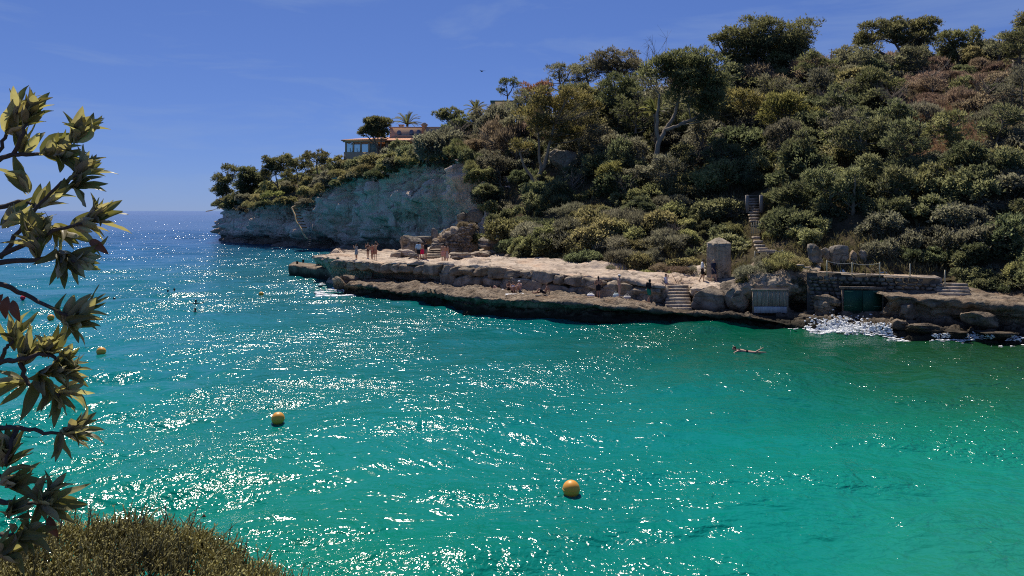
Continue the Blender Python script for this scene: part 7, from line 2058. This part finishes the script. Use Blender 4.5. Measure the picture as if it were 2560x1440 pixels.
def leafy_tree():
    r = np.random.default_rng(401)
    base = np.array([-2.35, 2.35, 6.0]); root = empty('leafy_tree', base); tag(root, 'leafy evergreen branch with thick oval leaves hanging in at the left edge', 'tree')
    mb = MB()
    def W(px, py, Y): return P(px, py, Y) - base
    trunk = np.array([(0, 0, -.4), (-.02, .02, .6), (.03, 0, 1.3), (.0, .03, 2.0), (.1, 0, 2.6)])
    mb.tube(trunk, [.075, .065, .055, .045, .03], 8)
    link('trunk', mb.mesh('tree_trunk', M['twig'], True), root)
    twigs = [  # polylines in photograph pixels with distance
     ([(-420, 700), (-120, 690), (0, 640), (75, 605), (140, 575), (200, 560), (235, 555)], 2.2), ([(-120, 690), (0, 655), (80, 650), (150, 640), (185, 655)], 2.15), ([(0, 645), (60, 560), (110, 500), (160, 450), (200, 440)], 2.25),
     ([(-300, 480), (-60, 430), (0, 395), (50, 385), (110, 385), (165, 365), (195, 345)], 2.3), ([(-60, 430), (0, 380), (20, 320), (45, 280)], 2.3), ([(30, 390), (60, 330), (70, 300)], 2.25),
     ([(-300, 720), (-60, 690), (0, 708), (80, 745), (150, 782), (190, 795)], 2.05), ([(-400, 960), (-60, 935), (0, 905), (50, 900), (110, 880), (140, 895), (152, 912)], 2.1), ([(50, 905), (70, 960), (130, 985), (160, 985)], 2.1),
     ([(-300, 1060), (-60, 1068), (0, 1068), (60, 1070), (120, 1085), (175, 1080)], 2.0), ([(40, 1075), (25, 1110), (15, 1160)], 2.0), ([(-250, 1240), (-60, 1250), (30, 1255), (85, 1260), (110, 1255)], 1.95), ([(-250, 1330), (-50, 1330), (20, 1340), (50, 1335)], 1.9), ([(0, 905), (15, 870), (35, 850)], 2.15), ([(-150, 540), (0, 520), (60, 500), (100, 520)], 2.3), ([(-60, 1160), (0, 1190), (30, 1200)], 1.95)]
    bm = MB()
    for pts, Y in twigs:
        q = np.array([W(a, b, Y + .03*math.sin(a*.05 + b)) for a, b in pts])
        if pts[0][0] < -200:
            j = int(np.argmin(np.abs(trunk[:, 2] - q[0][2] + .25))); q = np.concatenate([[trunk[j]], q])
        t = np.linspace(0, len(q) - 1, len(q)*4); sm = np.stack([np.interp(t, np.arange(len(q)), q[:, c]) for c in range(3)], 1)
        for _ in range(2): sm[1:-1] = (sm[:-2] + 2*sm[1:-1] + sm[2:]) / 4
        sm[1:-1] += r.normal(0, .002, sm[1:-1].shape)
        bm.tube(sm, np.linspace(.011 if pts[0][0] < -100 else .007, .0035, len(sm)), 6)
    link('branches', bm.mesh('tree_branches', M['twig'], True), root)
    # leaf whorls: (px, py, distance, heading degrees in the picture (0 = right, 90 = up), leaves, length px)
    wh = [(42, 285, 2.3, 75, 9, 95), (70, 300, 2.27, 40, 9, 105), (30, 330, 2.3, 20, 7, 110), (192, 345, 2.3, 45, 12, 95), (120, 385, 2.28, 10, 8, 110), (60, 375, 2.32, 70, 6, 90), (150, 395, 2.26, -25, 6, 95),
          (200, 440, 2.25, 30, 10, 95), (185, 470, 2.22, 5, 7, 100), (100, 515, 2.3, 30, 7, 100), (60, 470, 2.3, 120, 6, 90), (235, 550, 2.2, 15, 11, 95), (195, 565, 2.2, -10, 8, 100), (140, 575, 2.22, -50, 7, 100), (75, 600, 2.2, 60, 7, 105), (110, 590, 2.18, 80, 6, 90),
          (185, 655, 2.15, -15, 10, 95), (150, 645, 2.14, -60, 8, 95), (90, 640, 2.16, 100, 5, 90), (20, 560, 2.25, 30, 7, 100), (192, 792, 2.05, 20, 10, 95), (165, 800, 2.05, 60, 6, 90), (185, 815, 2.04, -20, 6, 90),
          (35, 855, 2.15, 75, 8, 95), (65, 895, 2.12, 60, 8, 100), (120, 885, 2.1, 45, 8, 95), (150, 912, 2.1, 20, 10, 85), (150, 938, 2.08, -15, 8, 88), (100, 950, 2.08, -30, 8, 115), (160, 985, 2.1, -10, 7, 80), (50, 960, 2.12, 200, 5, 90), (140, 990, 2.1, -70, 6, 95),
          (178, 1080, 2.0, 10, 9, 85), (155, 1088, 2.0, -45, 5, 100), (15, 1150, 2.0, 55, 9, 105), (20, 1210, 1.95, 5, 8, 100), (110, 1255, 1.95, 50, 7, 100), (118, 1262, 1.95, -5, 5, 110), (105, 1270, 1.95, -60, 4, 90), (30, 1290, 1.9, 25, 7, 105), (55, 1335, 1.9, 5, 6, 110), (10, 1390, 1.88, 10, 6, 110)]
    count = 0; rest = []
    for px, py, Y, hd_, n, lp_ in wh:
        c = W(px, py, Y); a = R(hd_)
        ax = np.array([math.cos(a)*.9, r.uniform(-.45, .25), math.sin(a)*.9]); ax /= np.linalg.norm(ax)
        u = np.cross(ax, [0, 1, 0.2]); u /= np.linalg.norm(u); v = np.cross(ax, u)
        for k in range(int(n*1.7)):
            ph = k * 2.399 + r.uniform(-.3, .3); op = r.uniform(0.15, 0.88)
            d = ax*math.cos(op) + (u*math.cos(ph) + v*math.sin(ph))*math.sin(op) + np.array([0, 0, .22]); d /= np.linalg.norm(d)
            # blade's upper face turns towards the tip of the shoot and the sky
            nz_ = ax*.8 + np.array([0, 0, .5]) + r.normal(0, .35, 3); nz_ = nz_ - d*(nz_ @ d); nz_ /= np.linalg.norm(nz_)
            xx = np.cross(d, nz_)
            L = lp_ * 0.88 * Y / F * r.uniform(.66, 1.18)
            Mx = Matrix(((xx[0]*L*0.86, d[0]*L, nz_[0]*L, c[0] - ax[0]*.03*r.random()), (xx[1]*L*0.86, d[1]*L, nz_[1]*L, c[1] - ax[1]*.03*r.random()), (xx[2]*L*0.86, d[2]*L, nz_[2]*L, c[2] - ax[2]*.03*r.random()), (0, 0, 0, 1)))
            lm = LEAVES[int(r.integers(5))]
            if count < 294 and k < n:
                o = link('leaf', lm, root); o.matrix_local = Mx; count += 1
            else: rest.append((lm, Mx))
    rv, rf, k0 = [], [], 0
    for lm, Mx in rest:
        co = np.empty(len(lm.vertices)*3, np.float32); lm.vertices.foreach_get('co', co); A = np.array(Mx)
        rv.append(co.reshape(-1, 3) @ A[:3, :3].T + A[:3, 3]); rf.append(grid_faces(9, 5)[:, ::-1] + k0); k0 += len(lm.vertices)
    tag(link('small_leaves', new_mesh('small_leaves', np.concatenate(rv), np.concatenate(rf), M['leaf'], True), root), kind='stuff')
    for px, py, Y, hd_ in ((20, 740, 2.05, -95), (32, 750, 2.05, -70), (225, 600, 2.18, -35), (122, 1290, 1.94, -65), (8, 735, 2.05, -120)):
        c = W(px, py, Y); a = R(hd_); d = np.array([math.cos(a), -.1, math.sin(a)]); d /= np.linalg.norm(d); nz_ = np.array([.3, -1, .3]); nz_ -= d*(nz_ @ d); nz_ /= np.linalg.norm(nz_); xx = np.cross(d, nz_); L = 58*Y/F
        o = link('leaf', LEAVES[3], root); o.matrix_local = Matrix([[*(xx*L*1.2), c[0]][:0] or [xx[0]*L*1.2, d[0]*L, nz_[0]*L, c[0]], [xx[1]*L*1.2, d[1]*L, nz_[1]*L, c[1]], [xx[2]*L*1.2, d[2]*L, nz_[2]*L, c[2]], [0, 0, 0, 1]])
        o.material_slots[0].link = 'OBJECT'; o.material_slots[0].material = M['brownleaf']; o['label'] = 'withered reddish brown leaf'
leafy_tree()

# ------------------------------------------------------------------ near low shrub in the bottom left corner
M['nearshrub'] = leaf_material('near_shrub_twigs', (0.125, 0.118, 0.064), (0.31, 0.29, 0.145), 0.45, 0.7, 0.0, 0.0)
M['nearwood'] = plain('shrub_wood', (0.16, 0.125, 0.095), 0.9, 0.3, 20)
def near_shrub():
    r = np.random.default_rng(411)
    base = np.array([-2.0, 3.6, 4.75]); root = empty('near_shrub', base); tag(root, 'dense twiggy olive brown shrub filling the bottom left corner', 'shrub')
    # dome outline: rows of the photograph for the crest at 3.9 m
    ox = np.array([-420, -200, 0, 130, 240, 320, 410, 490, 550, 605, 665, 730, 820]); oy = 74 + np.array([1330, 1300, 1312, 1300, 1292, 1296, 1300, 1322, 1352, 1392, 1432, 1475, 1560])
    n = 23000
    px = r.uniform(-380, 850, n); Y = r.uniform(2.65, 4.3, n)
    X = WX(px, 3.9)
    # height of the dome surface: highest along Y=3.9, falling towards the viewer and behind
    ztop = CH - (np.interp(px, ox, oy) - HZ) / F * 3.9
    z = ztop - 0.28 * np.clip((3.85 - Y) / 1.2, 0, 2) ** 1.5 - 0.5 * np.clip(Y - 3.95, 0, 1) ** 1.3
    q = np.stack([X*2.4, Y*2.4, X*0], 1)
    z += 0.075 * fbm(q, 4, 413)
    Xp = X * (0.55 + 0.45 * Y / 3.9)
    depth = r.random(n) ** 1.6 * 0.20
    pos = np.stack([Xp, Y, z - depth], 1)
    keep = fbm(pos * 6, 2, 415) > -0.55
    pos, depth = pos[keep], depth[keep]; n = len(pos)
    lean = np.stack([0.25 + 0.5*vnoise(pos*2.1, 417), -0.15 + 0.4*vnoise(pos*2.3 + 9, 418), np.full(n, 1.0)], 1) + r.normal(0, .42, (n, 3))
    lean = unit(lean)
    L = r.uniform(.06, .13, n) * np.where((r.random(n) < .10) & (depth < .05), 1.6, 1.0)
    bend = unit(r.normal(0, 1, (n, 3)))
    # three-sided twigs with two segments
    a = unit(np.cross(lean, r.normal(size=(n, 3)))); b = np.cross(lean, a)
    Vs, Fs = [], []
    rad = r.uniform(.0028, .0048, n)[:, None]
    rings = []
    for t, k in ((0, 1.0), (.5, 1.05), (1.0, .35)):
        c = pos + lean*(L*t)[:, None] + bend*(L*.14*t*t)[:, None]
        rings.append(np.stack([c + (a*math.cos(h_) + b*math.sin(h_))*rad*k for h_ in (0, 2.09, 4.19)], 1))
    V = np.stack(rings, 1).reshape(-1, 3)
    i0 = (np.arange(n)*9)[:, None]
    Fq = np.concatenate([i0 + np.array([[s*3 + k, s*3 + (k+1) % 3, s*3 + 3 + (k+1) % 3, s*3 + 3 + k]]) for s in (0, 1) for k in range(3)])
    tone = np.clip(.55 + .5*fbm(pos*3.0, 3, 419) - depth*0.0 + r.normal(0, .16, n), 0, 1)
    # scale-like leaflets along each twig
    m = 5
    t = r.uniform(.1, 1.0, (n, m)); c = pos[:, None] + lean[:, None]*(L[:, None]*t)[..., None] + bend[:, None]*(L[:, None]*.14*t*t)[..., None]
    d = lean[:, None]*.8 + r.normal(0, .55, (n, m, 3))
    Vl, Fl = cards(c.reshape(-1, 3), d.reshape(-1, 3), r.uniform(.012, .026, n*m), r.uniform(.005, .010, n*m), r)
    link('foliage', new_mesh('near_shrub_foliage', np.concatenate([V, Vl]) - base, [Fq, Fl + len(V)], M['nearshrub'], False, {'tone': np.concatenate([np.repeat(tone, 9), np.repeat(np.repeat(tone, m), 4)])}), root)
    mb = MB()
    for k in range(46):                                 # woody stems that show in the gaps
        e = pos[int(r.integers(n))] - base - np.array([0, 0, .05]); s0 = np.array([e[0]*.6 + r.normal(0, .1), e[1]*.6, -.35]); mid = (s0 + e)/2 + r.normal(0, .05, 3)
        mb.tube([s0, mid, e], [.014, .009, .004], 5, False)
    link('stems', mb.mesh('near_shrub_stems', M['nearwood'], True), root)
    sb = MB()
    for px, py0, py1, dx in ((222, 1300, 1252, 2), (410, 1300, 1262, 4), (474, 1312, 1262, 20), (610, 1370, 1345, 8), (150, 1312, 1290, 3), (356, 1300, 1284, 2)):
        p0 = P(px, py0 + 12, 3.88) - base; p1 = P(px + dx, py1, 3.86) - base
        sb.tube([p0, (p0*.55 + p1*.45) + np.array([.006, 0, 0]), p1], [.0035, .003, .0015], 5)
        for q in range(7):
            t = .2 + .11*q; c = p0*(1-t) + p1*t; sb.tube([c, c + np.array([r.normal(0, .012), r.normal(0, .008), .012])], [.0018, .0008], 4)
    link('shoots', sb.mesh('near_shrub_shoots', M['nearwood'], True), root)
near_shrub()
